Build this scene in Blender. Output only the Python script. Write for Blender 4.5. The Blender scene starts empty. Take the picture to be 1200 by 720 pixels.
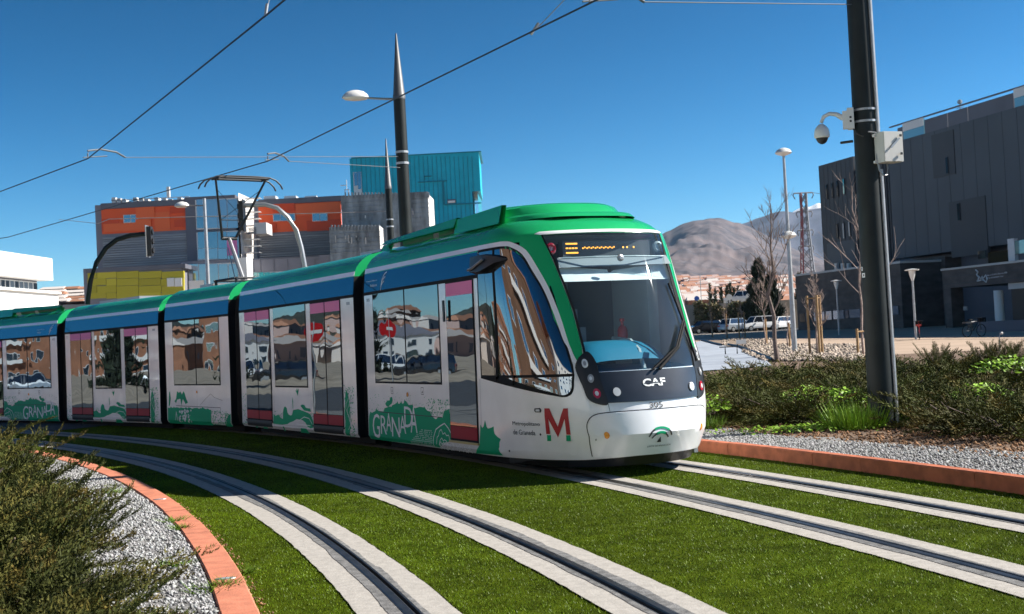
import bpy, bmesh, math, random
import numpy as np
from mathutils import Vector, Matrix
random.seed(7)
RNG = np.random.default_rng(11)
scene = bpy.context.scene
COL = scene.collection
R = math.radians

# ------------------------------------------------------------------ camera
FOC, HORIZON, TILT, EYE = 1500.0, 397.0, -0.052, 1.765      # measured on the photograph (1200 x 720)
roll = math.atan(-TILT)
pitch = math.atan((HORIZON - 360) * math.cos(roll) / FOC)
FW = Vector((0, math.cos(pitch), math.sin(pitch)))
_u = Vector((0, -math.sin(pitch), math.cos(pitch)))
_r = Vector((1, 0, 0))
RT = math.cos(roll) * _r - math.sin(roll) * _u
UP = math.sin(roll) * _r + math.cos(roll) * _u
cam = bpy.data.cameras.new('camera')
cam.sensor_width = 36
cam.lens = 36 * FOC / 1200
cam.clip_start = 0.1
cam.clip_end = 60000
cam_ob = bpy.data.objects.new('camera', cam)
COL.objects.link(cam_ob)
m = Matrix((RT, UP, -FW)).transposed().to_4x4()
m.translation = Vector((0, 0, EYE))
cam_ob.matrix_world = m
scene.camera = cam_ob
cam.dof.use_dof = True
cam.dof.focus_distance = 17.0
cam.dof.aperture_fstop = 4.5

# ------------------------------------------------------------------ sun, sky, exposure
SUN_EL, SUN_AZ = R(36.3), R(84)          # azimuth from +Y towards +X
sdir = Vector((math.sin(SUN_AZ) * math.cos(SUN_EL), math.cos(SUN_AZ) * math.cos(SUN_EL), math.sin(SUN_EL)))
sl = bpy.data.lights.new('sun', 'SUN')
sl.energy = 5.0
sl.angle = R(0.5)
sl.color = (1.0, 0.94, 0.85)
so = bpy.data.objects.new('sun', sl)
so.rotation_euler = sdir.to_track_quat('Z', 'Y').to_euler()
so.location = sdir * 60
COL.objects.link(so)
world = bpy.data.worlds.new('World')
scene.world = world
world.use_nodes = True
wn, wl = world.node_tree.nodes, world.node_tree.links
sky = wn.new('ShaderNodeTexSky')
sky.sky_type = 'NISHITA'
sky.sun_disc = False
sky.sun_elevation = SUN_EL
sky.sun_rotation = SUN_AZ
sky.altitude = 700
sky.air_density = 0.72
sky.dust_density = 0.3
sky.ozone_density = 0.6
gm = wn.new('ShaderNodeGamma')            # deep polarised blue overhead, pale at the horizon
gm.inputs['Gamma'].default_value = 2.0
hs = wn.new('ShaderNodeHueSaturation')
hs.inputs['Hue'].default_value = .483
hs.inputs['Saturation'].default_value = 1.14
hs.inputs['Value'].default_value = .120
wl.new(sky.outputs[0], gm.inputs['Color'])
wl.new(gm.outputs[0], hs.inputs['Color'])
wl.new(hs.outputs[0], wn['Background'].inputs['Color'])
wn['Background'].inputs['Strength'].default_value = 0.10
scene.view_settings.view_transform = 'Standard'
scene.view_settings.look = 'None'
scene.view_settings.exposure = 1.0
scene.view_settings.gamma = 1.0
scene.cycles.max_bounces = 8
scene.cycles.transparent_max_bounces = 12
scene.cycles.use_denoising = True
scene.cycles.caustics_reflective = False
scene.cycles.caustics_refractive = False

# ------------------------------------------------------------------ helpers
def ray(u, v):
    return RT * ((u - 600) / FOC) + UP * ((360 - v) / FOC) + FW
def at(u, v, Y):
    d = ray(u, v)
    p = d * (Y / d.y)
    return Vector((p.x, p.y, p.z + EYE))
def onz(u, v, z=0.0):
    d = ray(u, v)
    p = d * ((z - EYE) / d.z)
    return Vector((p.x, p.y, z))
def zt(x, y):
    """height of the ground beside the track"""
    return 0.12 + 1.05 * min(1.0, max(0.0, (y - 30) / 100.0))
def onground(u, v):
    z = 0.12
    for _ in range(30):
        p = onz(u, v, z)
        z = 0.5 * z + 0.5 * zt(p.x, p.y)
    return p

MATS = {}
def mat(name, col=(.5, .5, .5), rough=.6, metal=0., spec=.5, var=0., vscale=6., bump=0., bscale=40., coat=0., detail=4., col2=None, stretch=None, tint=False):
    m = bpy.data.materials.new(name)
    m.use_nodes = True
    nt = m.node_tree; n = nt.nodes; l = nt.links
    b = n['Principled BSDF']
    b.inputs['Base Color'].default_value = (*col, 1)
    b.inputs['Roughness'].default_value = rough
    b.inputs['Metallic'].default_value = metal
    b.inputs['Specular IOR Level'].default_value = spec
    b.inputs['Coat Weight'].default_value = coat
    b.inputs['Coat Roughness'].default_value = .05
    tc = n.new('ShaderNodeTexCoord')
    vec = tc.outputs['Object']
    if stretch:
        mp = n.new('ShaderNodeMapping')
        mp.inputs['Scale'].default_value = stretch
        l.new(vec, mp.inputs['Vector']); vec = mp.outputs[0]
    last = None
    if var or col2:
        t = n.new('ShaderNodeTexNoise')
        t.inputs['Scale'].default_value = vscale
        t.inputs['Detail'].default_value = detail
        l.new(vec, t.inputs['Vector'])
        cr = n.new('ShaderNodeValToRGB')
        c2 = col2 or tuple(min(1, c * (1 + var)) for c in col)
        c1 = col if col2 else tuple(c * (1 - var) for c in col)
        cr.color_ramp.elements[0].position = .35; cr.color_ramp.elements[0].color = (*c1, 1)
        cr.color_ramp.elements[1].position = .65; cr.color_ramp.elements[1].color = (*c2, 1)
        l.new(t.outputs['Fac'], cr.inputs['Fac'])
        last = cr.outputs['Color']
    if tint:
        at_ = n.new('ShaderNodeAttribute'); at_.attribute_name = 'tint'
        mx = n.new('ShaderNodeMix'); mx.data_type = 'RGBA'; mx.blend_type = 'MULTIPLY'
        mx.inputs['Factor'].default_value = 1
        if last: l.new(last, mx.inputs['A'])
        else: mx.inputs['A'].default_value = (*col, 1)
        l.new(at_.outputs['Color'], mx.inputs['B'])
        last = mx.outputs['Result']
    if last: l.new(last, b.inputs['Base Color'])
    if bump:
        t2 = n.new('ShaderNodeTexNoise')
        t2.inputs['Scale'].default_value = bscale
        t2.inputs['Detail'].default_value = 6
        l.new(vec, t2.inputs['Vector'])
        bp = n.new('ShaderNodeBump')
        bp.inputs['Strength'].default_value = bump
        bp.inputs['Distance'].default_value = .02
        l.new(t2.outputs['Fac'], bp.inputs['Height'])
        l.new(bp.outputs[0], b.inputs['Normal'])
    MATS[name] = m
    return m
def glassmat(name, refl=.55, tint=(.02, .025, .03), gcol=(.85, .9, .95), wav=.0, wscale=1.2, rough=.01):
    """dark tinted glazing: a mirror-like coat over a dark body"""
    m = bpy.data.materials.new(name); m.use_nodes = True
    n = m.node_tree.nodes; l = m.node_tree.links
    n.remove(n['Principled BSDF'])
    g = n.new('ShaderNodeBsdfGlossy'); g.inputs['Color'].default_value = (*gcol, 1); g.inputs['Roughness'].default_value = rough
    d = n.new('ShaderNodeBsdfDiffuse'); d.inputs['Color'].default_value = (*tint, 1)
    mx = n.new('ShaderNodeMixShader'); mx.inputs[0].default_value = refl
    l.new(d.outputs[0], mx.inputs[1]); l.new(g.outputs[0], mx.inputs[2])
    l.new(mx.outputs[0], n['Material Output'].inputs['Surface'])
    if wav:
        tc = n.new('ShaderNodeTexCoord'); t = n.new('ShaderNodeTexNoise'); t.inputs['Scale'].default_value = wscale
        t.inputs['Detail'].default_value = 1.0
        bp = n.new('ShaderNodeBump'); bp.inputs['Strength'].default_value = 1.0; bp.inputs['Distance'].default_value = wav
        l.new(tc.outputs['Object'], t.inputs['Vector']); l.new(t.outputs['Fac'], bp.inputs['Height']); l.new(bp.outputs[0], g.inputs['Normal'])
    MATS[name] = m
    return m
def clearglass(name, tint=(.8, .9, .92), refl=.12, veil=0.):
    m = bpy.data.materials.new(name); m.use_nodes = True
    n = m.node_tree.nodes; l = m.node_tree.links
    n.remove(n['Principled BSDF'])
    g = n.new('ShaderNodeBsdfGlossy'); g.inputs['Roughness'].default_value = .01; g.inputs['Color'].default_value = (.9, .95, 1, 1)
    t = n.new('ShaderNodeBsdfTransparent'); t.inputs['Color'].default_value = (*tint, 1)
    lw = n.new('ShaderNodeLayerWeight'); lw.inputs['Blend'].default_value = .5
    pw = n.new('ShaderNodeMath'); pw.operation = 'POWER'; pw.inputs[1].default_value = 4.
    ad = n.new('ShaderNodeMath'); ad.operation = 'MULTIPLY_ADD'; ad.inputs[1].default_value = .75; ad.inputs[2].default_value = refl; ad.use_clamp = True
    l.new(lw.outputs['Facing'], pw.inputs[0])
    mx = n.new('ShaderNodeMixShader')
    l.new(pw.outputs[0], ad.inputs[0]); l.new(ad.outputs[0], mx.inputs[0])
    l.new(t.outputs[0], mx.inputs[1]); l.new(g.outputs[0], mx.inputs[2])
    if veil:
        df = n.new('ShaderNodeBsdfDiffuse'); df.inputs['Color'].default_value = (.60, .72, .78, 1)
        m2 = n.new('ShaderNodeMixShader'); m2.inputs[0].default_value = veil          # a thin film of pale colour in place of sky sheen on the glass
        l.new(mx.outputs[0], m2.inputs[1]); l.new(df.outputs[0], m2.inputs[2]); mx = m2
    l.new(mx.outputs[0], n['Material Output'].inputs['Surface'])
    MATS[name] = m
    return m
def emit(name, col, s):
    m = bpy.data.materials.new(name); m.use_nodes = True
    b = m.node_tree.nodes['Principled BSDF']
    b.inputs['Base Color'].default_value = (*col, 1)
    b.inputs['Emission Color'].default_value = (*col, 1); b.inputs['Emission Strength'].default_value = s
    MATS[name] = m
    return m

class MB:
    def __init__(s): s.v = []; s.f = []; s.c = None
    def add(s, vs, fs):
        o = len(s.v); s.v += [tuple(p) for p in vs]; s.f += [tuple(i + o for i in f) for f in fs]; return s
    def box(s, c, d, rz=0., rx=0., ry=0.):
        x, y, z = d[0] / 2, d[1] / 2, d[2] / 2
        M = Matrix.Translation(Vector(c)) @ Matrix.Rotation(rz, 4, 'Z') @ Matrix.Rotation(ry, 4, 'Y') @ Matrix.Rotation(rx, 4, 'X')
        vs = [M @ Vector((i * x, j * y, k * z)) for k in (-1, 1) for j in (-1, 1) for i in (-1, 1)]
        return s.add(vs, [(0, 2, 3, 1), (4, 5, 7, 6), (0, 1, 5, 4), (2, 6, 7, 3), (0, 4, 6, 2), (1, 3, 7, 5)])
    def obox(s, o, a, b, c):
        """box from corner o along the three edge vectors"""
        o, a, b, c = map(Vector, (o, a, b, c))
        vs = [o + a * i + b * j + c * k for k in (0, 1) for j in (0, 1) for i in (0, 1)]
        return s.add(vs, [(0, 2, 3, 1), (4, 5, 7, 6), (0, 1, 5, 4), (2, 6, 7, 3), (0, 4, 6, 2), (1, 3, 7, 5)])
    def prism(s, pts, h):
        """pts: bottom ring of 3D points, h: extrusion vector"""
        n = len(pts); h = Vector(h)
        vs = [Vector(p) for p in pts] + [Vector(p) + h for p in pts]
        fs = [tuple(range(n))[::-1], tuple(range(n, 2 * n))] + [(i, (i + 1) % n, n + (i + 1) % n, n + i) for i in range(n)]
        return s.add(vs, fs)
    def tube(s, P, rad, n=8, cap=True):
        P = [Vector(p) for p in P]
        if not hasattr(rad, '__len__'): rad = [rad] * len(P)
        rings = []; vs = []; fs = []
        for i, p in enumerate(P):
            t = (P[min(i + 1, len(P) - 1)] - P[max(i - 1, 0)]).normalized()
            a = Vector((0, 0, 1)) if abs(t.z) < .9 else Vector((0, 1, 0))
            x = t.cross(a).normalized(); y = x.cross(t)
            for k in range(n):
                an = 2 * math.pi * k / n
                vs.append(p + (x * math.cos(an) + y * math.sin(an)) * rad[i])
        for i in range(len(P) - 1):
            for k in range(n):
                fs.append((i * n + k, i * n + (k + 1) % n, (i + 1) * n + (k + 1) % n, (i + 1) * n + k))
        if cap:
            fs.append(tuple(range(n))[::-1]); fs.append(tuple((len(P) - 1) * n + k for k in range(n)))
        return s.add(vs, fs)
    def lathe(s, prof, c=(0, 0, 0), n=16, M=None):
        """prof: (radius, z) pairs"""
        vs = []; fs = []
        for r, z in prof:
            for k in range(n):
                an = 2 * math.pi * k / n
                p = Vector((r * math.cos(an), r * math.sin(an), z))
                if M: p = M @ p
                vs.append(p + Vector(c))
        for i in range(len(prof) - 1):
            for k in range(n):
                fs.append((i * n + k, i * n + (k + 1) % n, (i + 1) * n + (k + 1) % n, (i + 1) * n + k))
        fs.append(tuple(range(n))[::-1]); fs.append(tuple((len(prof) - 1) * n + k for k in range(n)))
        return s.add(vs, fs)
    def quad(s, *p): return s.add(p, [tuple(range(len(p)))])

def props(o, **k):
    for a, b in k.items():
        if b is not None: o[a] = b
    return o
def rootloc(p):
    while p.parent: p = p.parent
    return Vector(p.location)
def build(name, mb, m, parent=None, smooth=False, label=None, cat=None, group=None, kind=None, recalc=True):
    me = bpy.data.meshes.new(name)
    o = bpy.data.objects.new(name, me)
    off = rootloc(parent) if parent else Vector((0, 0, 0))
    me.from_pydata([(p[0] - off.x, p[1] - off.y, p[2] - off.z) for p in mb.v], [], mb.f)
    ms = m if isinstance(m, (list, tuple)) else [m]
    for x in ms: me.materials.append(MATS[x] if isinstance(x, str) else x)
    if recalc:
        bm = bmesh.new(); bm.from_mesh(me); bmesh.ops.recalc_face_normals(bm, faces=bm.faces); bm.to_mesh(me); bm.free()
    if smooth: me.shade_smooth() if smooth is True else me.set_sharp_from_angle(angle=smooth)
    COL.objects.link(o)
    if smooth and smooth is not True:
        for p in me.polygons: p.use_smooth = True
    if parent: o.parent = parent
    return props(o, label=label, category=cat, group=group, kind=kind)
def thing(name, loc, label, cat, group=None):
    o = bpy.data.objects.new(name, None)
    o.empty_display_size = .2
    o.location = loc
    COL.objects.link(o)
    return props(o, label=label, category=cat, group=group)
def dup(root, loc, rz=0., label=None, scale=None):
    def cp(o, par):
        c = o.copy(); COL.objects.link(c)
        if par: c.parent = par
        for ch in list(o.children): cp(ch, c)
        return c
    c = cp(root, None)
    c.location = loc; c.rotation_euler = (0, 0, rz)
    if scale: c.scale = (scale,) * 3 if not hasattr(scale, '__len__') else scale
    if label: c['label'] = label
    return c
def npmesh(name, V, F, m, tint=None, kind=None, parent=None, smooth=False, **kw):
    """fast mesh from numpy arrays: V (n,3), F (m,k)"""
    me = bpy.data.meshes.new(name)
    me.vertices.add(len(V)); me.vertices.foreach_set('co', np.ascontiguousarray(V, np.float32).ravel())
    k = F.shape[1]
    me.loops.add(F.size); me.loops.foreach_set('vertex_index', np.ascontiguousarray(F, np.int32).ravel())
    me.polygons.add(len(F)); me.polygons.foreach_set('loop_start', np.arange(0, F.size, k, dtype=np.int32))
    me.update(calc_edges=True)
    if tint is not None:
        a = me.color_attributes.new('tint', 'FLOAT_COLOR', 'POINT')
        c = np.ones((len(V), 4), np.float32); c[:, :3] = tint
        a.data.foreach_set('color', c.ravel())
    me.materials.append(MATS[m] if isinstance(m, str) else m)
    if smooth: me.shade_smooth()
    o = bpy.data.objects.new(name, me); COL.objects.link(o)
    if parent: o.parent = parent
    return props(o, kind=kind, **kw)

# ------------------------------------------------------------------ materials
mat('turf_base', (.05, .072, .0025), .95, spec=.05, var=.35, vscale=3., bump=.6, bscale=120)
mat('grass_blade', (.128, .215, .002), .45, spec=.18, tint=True)
mat('concrete', (.39, .365, .33), .85, var=.11, vscale=14, bump=.2, bscale=60, detail=8)
mat('mortar', (.165, .163, .16), .9, var=.35, vscale=12, bump=.4, bscale=90)
mat('rail_steel', (.15, .145, .14), .42, metal=1., var=.25, vscale=4)
mat('rail_dark', (.02, .02, .022), .6)
mat('terracotta', (.56, .20, .115), .75, var=.14, vscale=7, bump=.2, bscale=70, detail=7)
mat('kerb_side', (.47, .14, .065), .75, var=.2, vscale=6, bump=.25, bscale=50)
mat('gravel_base', (.22, .215, .21), .9, var=.5, vscale=45, bump=.8, bscale=60)
mat('stone', (.39, .39, .39), .8, tint=True)
mat('soil', (.16, .105, .07), .95, var=.45, vscale=5, bump=.9, bscale=35, detail=9)
mat('earth', (.38, .32, .25), .95, var=.25, vscale=.4, bump=.4, bscale=8)
mat('sidewalk', (.46, .44, .41), .85, var=.08, vscale=.6)
mat('asphalt', (.07, .075, .085), .9, var=.2, vscale=2, bump=.2, bscale=90)
mat('plaza_paving', (.43, .32, .235), .85, var=.1, vscale=.5, bump=.1, bscale=20)
mat('path_paving', (.33, .37, .43), .85, var=.1, vscale=1.)
# tram
mat('tram_white', (.88, .88, .89), .22, coat=.6, var=.045, vscale=2.2, detail=9)
mat('tram_green', (.014, .40, .13), .25, coat=.5, var=.05, vscale=1.)
mat('art_green', (.008, .36, .17), .5, spec=.15)
mat('art_white', (.80, .82, .83), .5, spec=.2)
mat('tram_black', (.012, .013, .016), .4)
mat('mask_black', (.022, .026, .036), .32, coat=.25, var=.2, vscale=3)
mat('rubber', (.012, .012, .013), .75, spec=.2)
mat('bellows_grey', (.16, .15, .16), .6)
mat('roof_grey', (.14, .145, .15), .7, var=.2)
mat('metal_grey', (.33, .34, .35), .4, metal=.6)
mat('dark_metal', (.03, .033, .038), .45, metal=.3)
mat('logo_red', (.40, .008, .02), .4)
mat('door_red', (.34, .008, .018), .45, spec=.2)
mat('door_pink', (.85, .25, .48), .5, spec=.2)
mat('text_dark', (.03, .03, .035), .5)
mat('orange_lens', (.85, .30, .02), .2, coat=1.)
mat('red_lens', (.45, .01, .03), .15, coat=1.)
mat('lamp_clear', (.75, .77, .78), .12, coat=1.)
mat('step_yellow', (.55, .45, .20), .6)
mat('blind', (.72, .80, .80), .8, var=.06, vscale=5)
mat('cab_blue', (.012, .17, .28), .35)
mat('cab_grey', (.18, .235, .27), .6)
mat('cab_light', (.34, .42, .44), .5)
mat('cab_dark', (.05, .068, .08), .6)
mat('fire_red', (.55, .02, .02), .3)
emit('led_orange', (1., .42, .05), 1.1)
glassmat('side_glass', .28, tint=(.004, .007, .010), gcol=(.72, .86, .98), wav=.003, wscale=1.4)
glassmat('band_glass', .15, tint=(.004, .012, .022), gcol=(.32, .75, 1.0), wav=.003, wscale=.7)
glassmat('cab_glass', .26, tint=(.008, .009, .011), wav=.007, wscale=1.3, gcol=(.85, .88, .9))
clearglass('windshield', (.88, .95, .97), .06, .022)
# ------------------------------------------------------------------ ground and track
CX, CY, RL, RR = -57.3, -7.2, 59.35, 63.23          # common centre and radii of the two curved tracks
def pol(r, a, z=0.): return (CX + r * math.cos(a), CY + r * math.sin(a), z)
def ring(r0, r1, a0, a1, z, n=200, mb=None, jit=0., seed=1, zf=None, nr=1):
    """flat ring sector"""
    mb = mb or MB(); rnd = random.Random(seed)
    vs = []; fs = []
    for i in range(n + 1):
        a = a0 + (a1 - a0) * i / n
        for j in range(nr + 1):
            r = r0 + (r1 - r0) * j / nr
            if jit and j in (0, nr): r += rnd.uniform(-jit, jit)
            p = pol(r, a, z)
            if zf: p = (p[0], p[1], zf(p[0], p[1]))
            vs.append(p)
    w = nr + 1
    for i in range(n):
        for j in range(nr):
            fs.append((i * w + j, i * w + j + 1, (i + 1) * w + j + 1, (i + 1) * w + j))
    return mb.add(vs, fs)
A0, A1 = R(3), R(66)
KL0, KL1 = RL - 1.90, RL - 1.65          # left kerb
KR0, KR1 = RR + 1.93, RR + 2.08          # right kerb

turf = MB()
for r0, r1 in ((KL1 - .05, RL - 1.03), (RL - .38, RL + .45), (RL + 1.1, RR - .98), (RR - .40, RR + .53), (RR + 1.08, KR0 + .05)):
    ring(r0, r1, A0, A1, 0., 240, turf)
build('track_turf', turf, 'turf_base', kind='structure')
bed = MB(); ring(KL0 - .5, KR1 + .5, A0, A1, -.06, 200, bed)
build('track_bed', bed, 'rail_dark', kind='structure')

for k, (rc, gs, lab) in enumerate(((RL - .71, 1, 'steel rail in pale concrete nearest the left brick kerb'),
                                   (RL + .78, -1, 'steel rail in pale concrete, second from the left brick kerb'),
                                   (RR - .69, 1, 'steel rail in pale concrete leaving under the near front corner of the tram'),
                                   (RR + .80, -1, 'steel rail in pale concrete beside the right red kerb'))):
    slab = MB()
    ring(rc - .32, rc - .085, A0, A1, .010, 500, slab, jit=.006, seed=k)
    ring(rc + .085, rc + .31, A0, A1, .010, 500, slab, jit=.006, seed=k + 9)
    build('concrete_strip', slab, 'concrete', kind='structure')
    fil = MB(); rnd = random.Random(k + 40)
    for s in (-1, 1):
        n = 900; vs = []; fs = []; w = .03
        for i in range(n + 1):
            a = A0 + (A1 - A0) * i / n
            w += rnd.uniform(-.006, .006); w = min(max(w, .008), .05)
            if rnd.random() < .02: w = rnd.uniform(.008, .04)
            i0 = .045 if s == -gs else .078
            vs += [pol(rc + s * i0, a, .0145), pol(rc + s * (.09 + w), a, .0135)]
        for i in range(n): fs.append((2 * i, 2 * i + 1, 2 * i + 3, 2 * i + 2))
        fil.add(vs, fs)
    root = thing('rail', pol(rc, R(14), 0), lab, 'rail', 'tram rails in the turf')
    build('mortar_joint', fil, 'mortar', root)
    prof = [(-.045, .0), (-.042, .016), (-.030, .021), (.020, .021), (.030, .014), (.034, -.022), (.062, -.022), (.064, .012), (.080, .014), (.080, -.03)]
    hd = MB(); n = 240; vs = []; fs = []
    for i in range(n + 1):
        a = A0 + (A1 - A0) * i / n
        for dr, z in prof: vs.append(pol(rc + gs * dr, a, z))
    w = len(prof)
    for i in range(n):
        for j in range(w - 1):
            fs.append((i * w + j, i * w + j + 1, (i + 1) * w + j + 1, (i + 1) * w + j))
    hd.add(vs, fs)
    o = build('rail_head', hd, ['rail_steel', 'rail_dark'], root)
    for i, p in enumerate(o.data.polygons):
        if i % (w - 1) in (4, 5, 6): p.material_index = 1

# kerbs: one block after another
def kerb(r0, r1, z0, z1, a_from, a_to, length, mtop, gap, label):
    root = thing('kerb', (0, 0, 0), None, None); root['kind'] = 'structure'
    rm = (r0 + r1) / 2; da = length / rm; a = a_from; rnd = random.Random(3)
    while a < a_to:
        mb = MB(); n = 3; g = gap / rm
        dz = rnd.uniform(-.004, .004); dr = rnd.uniform(-.004, .004)
        ring4 = []
        vs = []; fs = []
        b = .012
        for i in range(n + 1):
            x = a + (da - g) * i / n
            for r, z in ((r0, z0), (r0, z1 - b), (r0 + b, z1), (r1 - b, z1), (r1, z1 - b), (r1, z0)):
                vs.append(pol(r + dr, x, z + (dz if z > z0 else 0)))
        for i in range(n):
            for j in range(5): fs.append((i * 6 + j, i * 6 + j + 1, i * 6 + 7 + j, i * 6 + 6 + j))
        fs.append(tuple(range(6))); fs.append(tuple(n * 6 + j for j in range(6)))
        mb.add(vs, fs)
        build('kerb_block', mb, mtop, root)
        a += da
kerb(KL0, KL1, -.05, .075, R(9), R(46), .98, 'terracotta', .008, '')
kerb(KR0, KR1, -.05, .165, R(12), R(42), 1.0, 'kerb_side', .005, '')

# verges
lv = MB(); ring(RL - 7.5, KL0 - .004, R(-10), R(70), .045, 60, lv, nr=8)
build('left_verge', lv, 'soil', kind='structure')
lv = MB(); ring(RL - 40, RL - 7.5, R(-25), R(78), .045, 60, lv, nr=8)
build('pavement', lv, 'sidewalk', kind='structure')
def zr(x, y): return zt(x, y)
rv = MB(); ring(KR1 + .004, RR + 45, R(3), R(72), .0, 80, rv, zf=zr, nr=30)
build('right_verge', rv, 'soil', kind='structure')
gl = MB(); ring(RL - 4.6, KL0 - .006, R(4), R(47), .058, 160, gl, jit=.0, nr=2)
build('left_gravel_bed', gl, 'gravel_base', kind='structure')
gr = MB()
vs = []; fs = []; n = 160; rnd = random.Random(5)
for i in range(n + 1):
    a = R(8) + R(30) * i / n
    w = 1.35 + .25 * math.sin(i * .35) + .2 * math.sin(i * .13 + 1) + rnd.uniform(-.08, .08)
    if i > n * .42: w += .1
    for q in (KR1 + .006, KR1 + w * .5, KR1 + w): vs.append(pol(q, a, .124))
for i in range(n):
    for j in range(2): fs.append((i * 3 + j, i * 3 + j + 1, i * 3 + 4 + j, i * 3 + 3 + j))
gr.add(vs, fs)
build('right_gravel_bed', gr, 'gravel_base', kind='structure')

# the wide terrain, well past the town to the hills
xs = sorted(set([-9000, -6000, -4000, -2500, -1500, -1000, -700, -500, -350, -250] + list(range(-180, 181, 9)) + [250, 350, 500, 700, 1000, 1500, 2500, 4000, 6000, 9000]))
ys = sorted(set([-3000, -1500, -700, -300, -150] + list(range(-90, 181, 9)) + [200, 240, 300, 360, 450, 600, 800, 1000, 1250, 1500, 2000, 2600, 3300, 4200, 5500, 7500, 9800]))
def zterrain(x, y):
    z = zt(x, y) - .012
    r = math.hypot(x - CX, y - CY); a = math.degrees(math.atan2(y - CY, x - CX))
    if -25 < a < 85 and RL - 40 < r < RR + 42: z -= .3
    if y > 450: z += (y - 450) * .028
    return z
tm = MB(); nx = len(xs)
tm.add([(x, y, zterrain(x, y)) for y in ys for x in xs], [(j * nx + i, j * nx + i + 1, (j + 1) * nx + i + 1, (j + 1) * nx + i) for j in range(len(ys) - 1) for i in range(nx - 1)])
build('ground', tm, 'earth', kind='structure')
# road crossing the tracks at the far left
rd = MB(); ring(RL - 30, RR + 16, R(41.5), R(56), .050, 40, rd, nr=8)
for i, v in enumerate(rd.v):
    r = math.hypot(v[0] - CX, v[1] - CY)
    z = .004 if KL0 - .4 < r < KR1 + .4 else .05 + (zt(v[0], v[1]) - .11 if r > RR else 0)
    rd.v[i] = (v[0], v[1], max(z, .004))
build('road', rd, 'asphalt', kind='structure')

# ------------------------------------------------------------------ turf blades
def blades(n, a0, a1, rr, h, w, seed, tint_lo, tint_hi):
    g = np.random.default_rng(seed)
    # more blades close to the camera
    a = a0 + (a1 - a0) * g.random(n) ** 1.0
    k = g.integers(0, len(rr), n)
    lo = np.array([q[0] for q in rr])[k]; hi = np.array([q[1] for q in rr])[k]
    r = lo - .014 + (hi - lo + .028) * g.random(n)
    x = CX + r * np.cos(a); y = CY + r * np.sin(a)
    th = g.random(n) * 2 * np.pi
    hh = h * (.5 + g.random(n)); ww = w * (.7 + .6 * g.random(n))
    lean = (g.random((n, 2)) - .5) * 2 * hh[:, None] * .75
    base = np.stack([x, y, np.full(n, -.003)], 1)
    dx = np.stack([np.cos(th) * ww, np.sin(th) * ww, np.zeros(n)], 1)
    tip = base + np.stack([lean[:, 0], lean[:, 1], hh], 1)
    V = np.stack([base - dx, base + dx, tip], 1).reshape(-1, 3)
    F = np.arange(3 * n).reshape(n, 3)
    t = tint_lo + (tint_hi - tint_lo) * g.random((n, 1, 1)) + np.zeros((n, 3, 3))
    pat = .78 + .22 * np.sin(x * 1.3 + np.sin(y * .9) * 2) * np.sin(y * 1.1 + x * .4)
    t *= pat[:, None, None]
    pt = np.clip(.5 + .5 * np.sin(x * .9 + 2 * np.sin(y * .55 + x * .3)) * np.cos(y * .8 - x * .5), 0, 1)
    dead = g.random(n) < .02 + .10 * pt ** 2  # paler blades stand in for the white sheen specks on the turf
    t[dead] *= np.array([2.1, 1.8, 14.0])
    yel = g.random(n) < .25 * (1 - pt)
    t[yel] *= np.array([1.25, 1.0, .8])
    return V, F, t.reshape(-1, 3)
segs = [(KL1, RL - 1.03), (RL - .38, RL + .45), (RL + 1.1, RR - .98), (RR - .40, RR + .53), (RR + 1.08, KR0)]
Vs = []; Fs = []; Ts = []; o = 0
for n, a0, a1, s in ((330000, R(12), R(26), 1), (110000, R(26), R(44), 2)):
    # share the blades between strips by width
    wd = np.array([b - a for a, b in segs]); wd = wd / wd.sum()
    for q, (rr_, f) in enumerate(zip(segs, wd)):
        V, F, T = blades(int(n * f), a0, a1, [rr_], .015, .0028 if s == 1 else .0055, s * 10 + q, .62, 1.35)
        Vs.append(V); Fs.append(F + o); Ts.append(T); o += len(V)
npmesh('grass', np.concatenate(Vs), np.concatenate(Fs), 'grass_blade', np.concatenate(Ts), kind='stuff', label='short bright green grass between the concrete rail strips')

# ------------------------------------------------------------------ gravel chips
OCT = np.array([(1, 0, 0), (-1, 0, 0), (0, 1, 0), (0, -1, 0), (0, 0, 1), (0, 0, -.6)], float)
OCF = np.array([(0, 2, 4), (2, 1, 4), (1, 3, 4), (3, 0, 4), (2, 0, 5), (1, 2, 5), (3, 1, 5), (0, 3, 5)])
def chips(name, x, y, z, size, seed, lo, hi, m='stone', label=None):
    g = np.random.default_rng(seed); n = len(x)
    sc = size * (.55 + .9 * g.random((n, 1, 1))) * (.6 + .8 * g.random((n, 1, 3)))
    th = g.random(n) * 2 * np.pi; c, s = np.cos(th), np.sin(th)
    V = OCT[None] * (.75 + .5 * g.random((n, 6, 1))) * sc
    tl = (g.random((n, 1)) - .5) * 1.2
    V[:, :, 2] += V[:, :, 0] * tl
    X = V[:, :, 0] * c[:, None] - V[:, :, 1] * s[:, None]; Y = V[:, :, 0] * s[:, None] + V[:, :, 1] * c[:, None]
    V = np.stack([X + x[:, None], Y + y[:, None], V[:, :, 2] + z[:, None]], 2)
    F = (OCF[None] + 6 * np.arange(n)[:, None, None]).reshape(-1, 3)
    g1 = lo + (hi - lo) * g.random((n, 1)) ** .8
    dk = g.random(n) < .22; g1[dk] *= .3
    t = np.repeat(g1 * (1 + (g.random((n, 3)) - .5) * .06), 6, axis=0)
    return npmesh(name, V.reshape(-1, 3), F, m, t, kind='stuff', label=label)
g = np.random.default_rng(3)
n = 42000
a = R(6) + R(26) * g.random(n) ** .8; r = KL0 - .02 - 2.3 * g.random(n) ** 1.1
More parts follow.
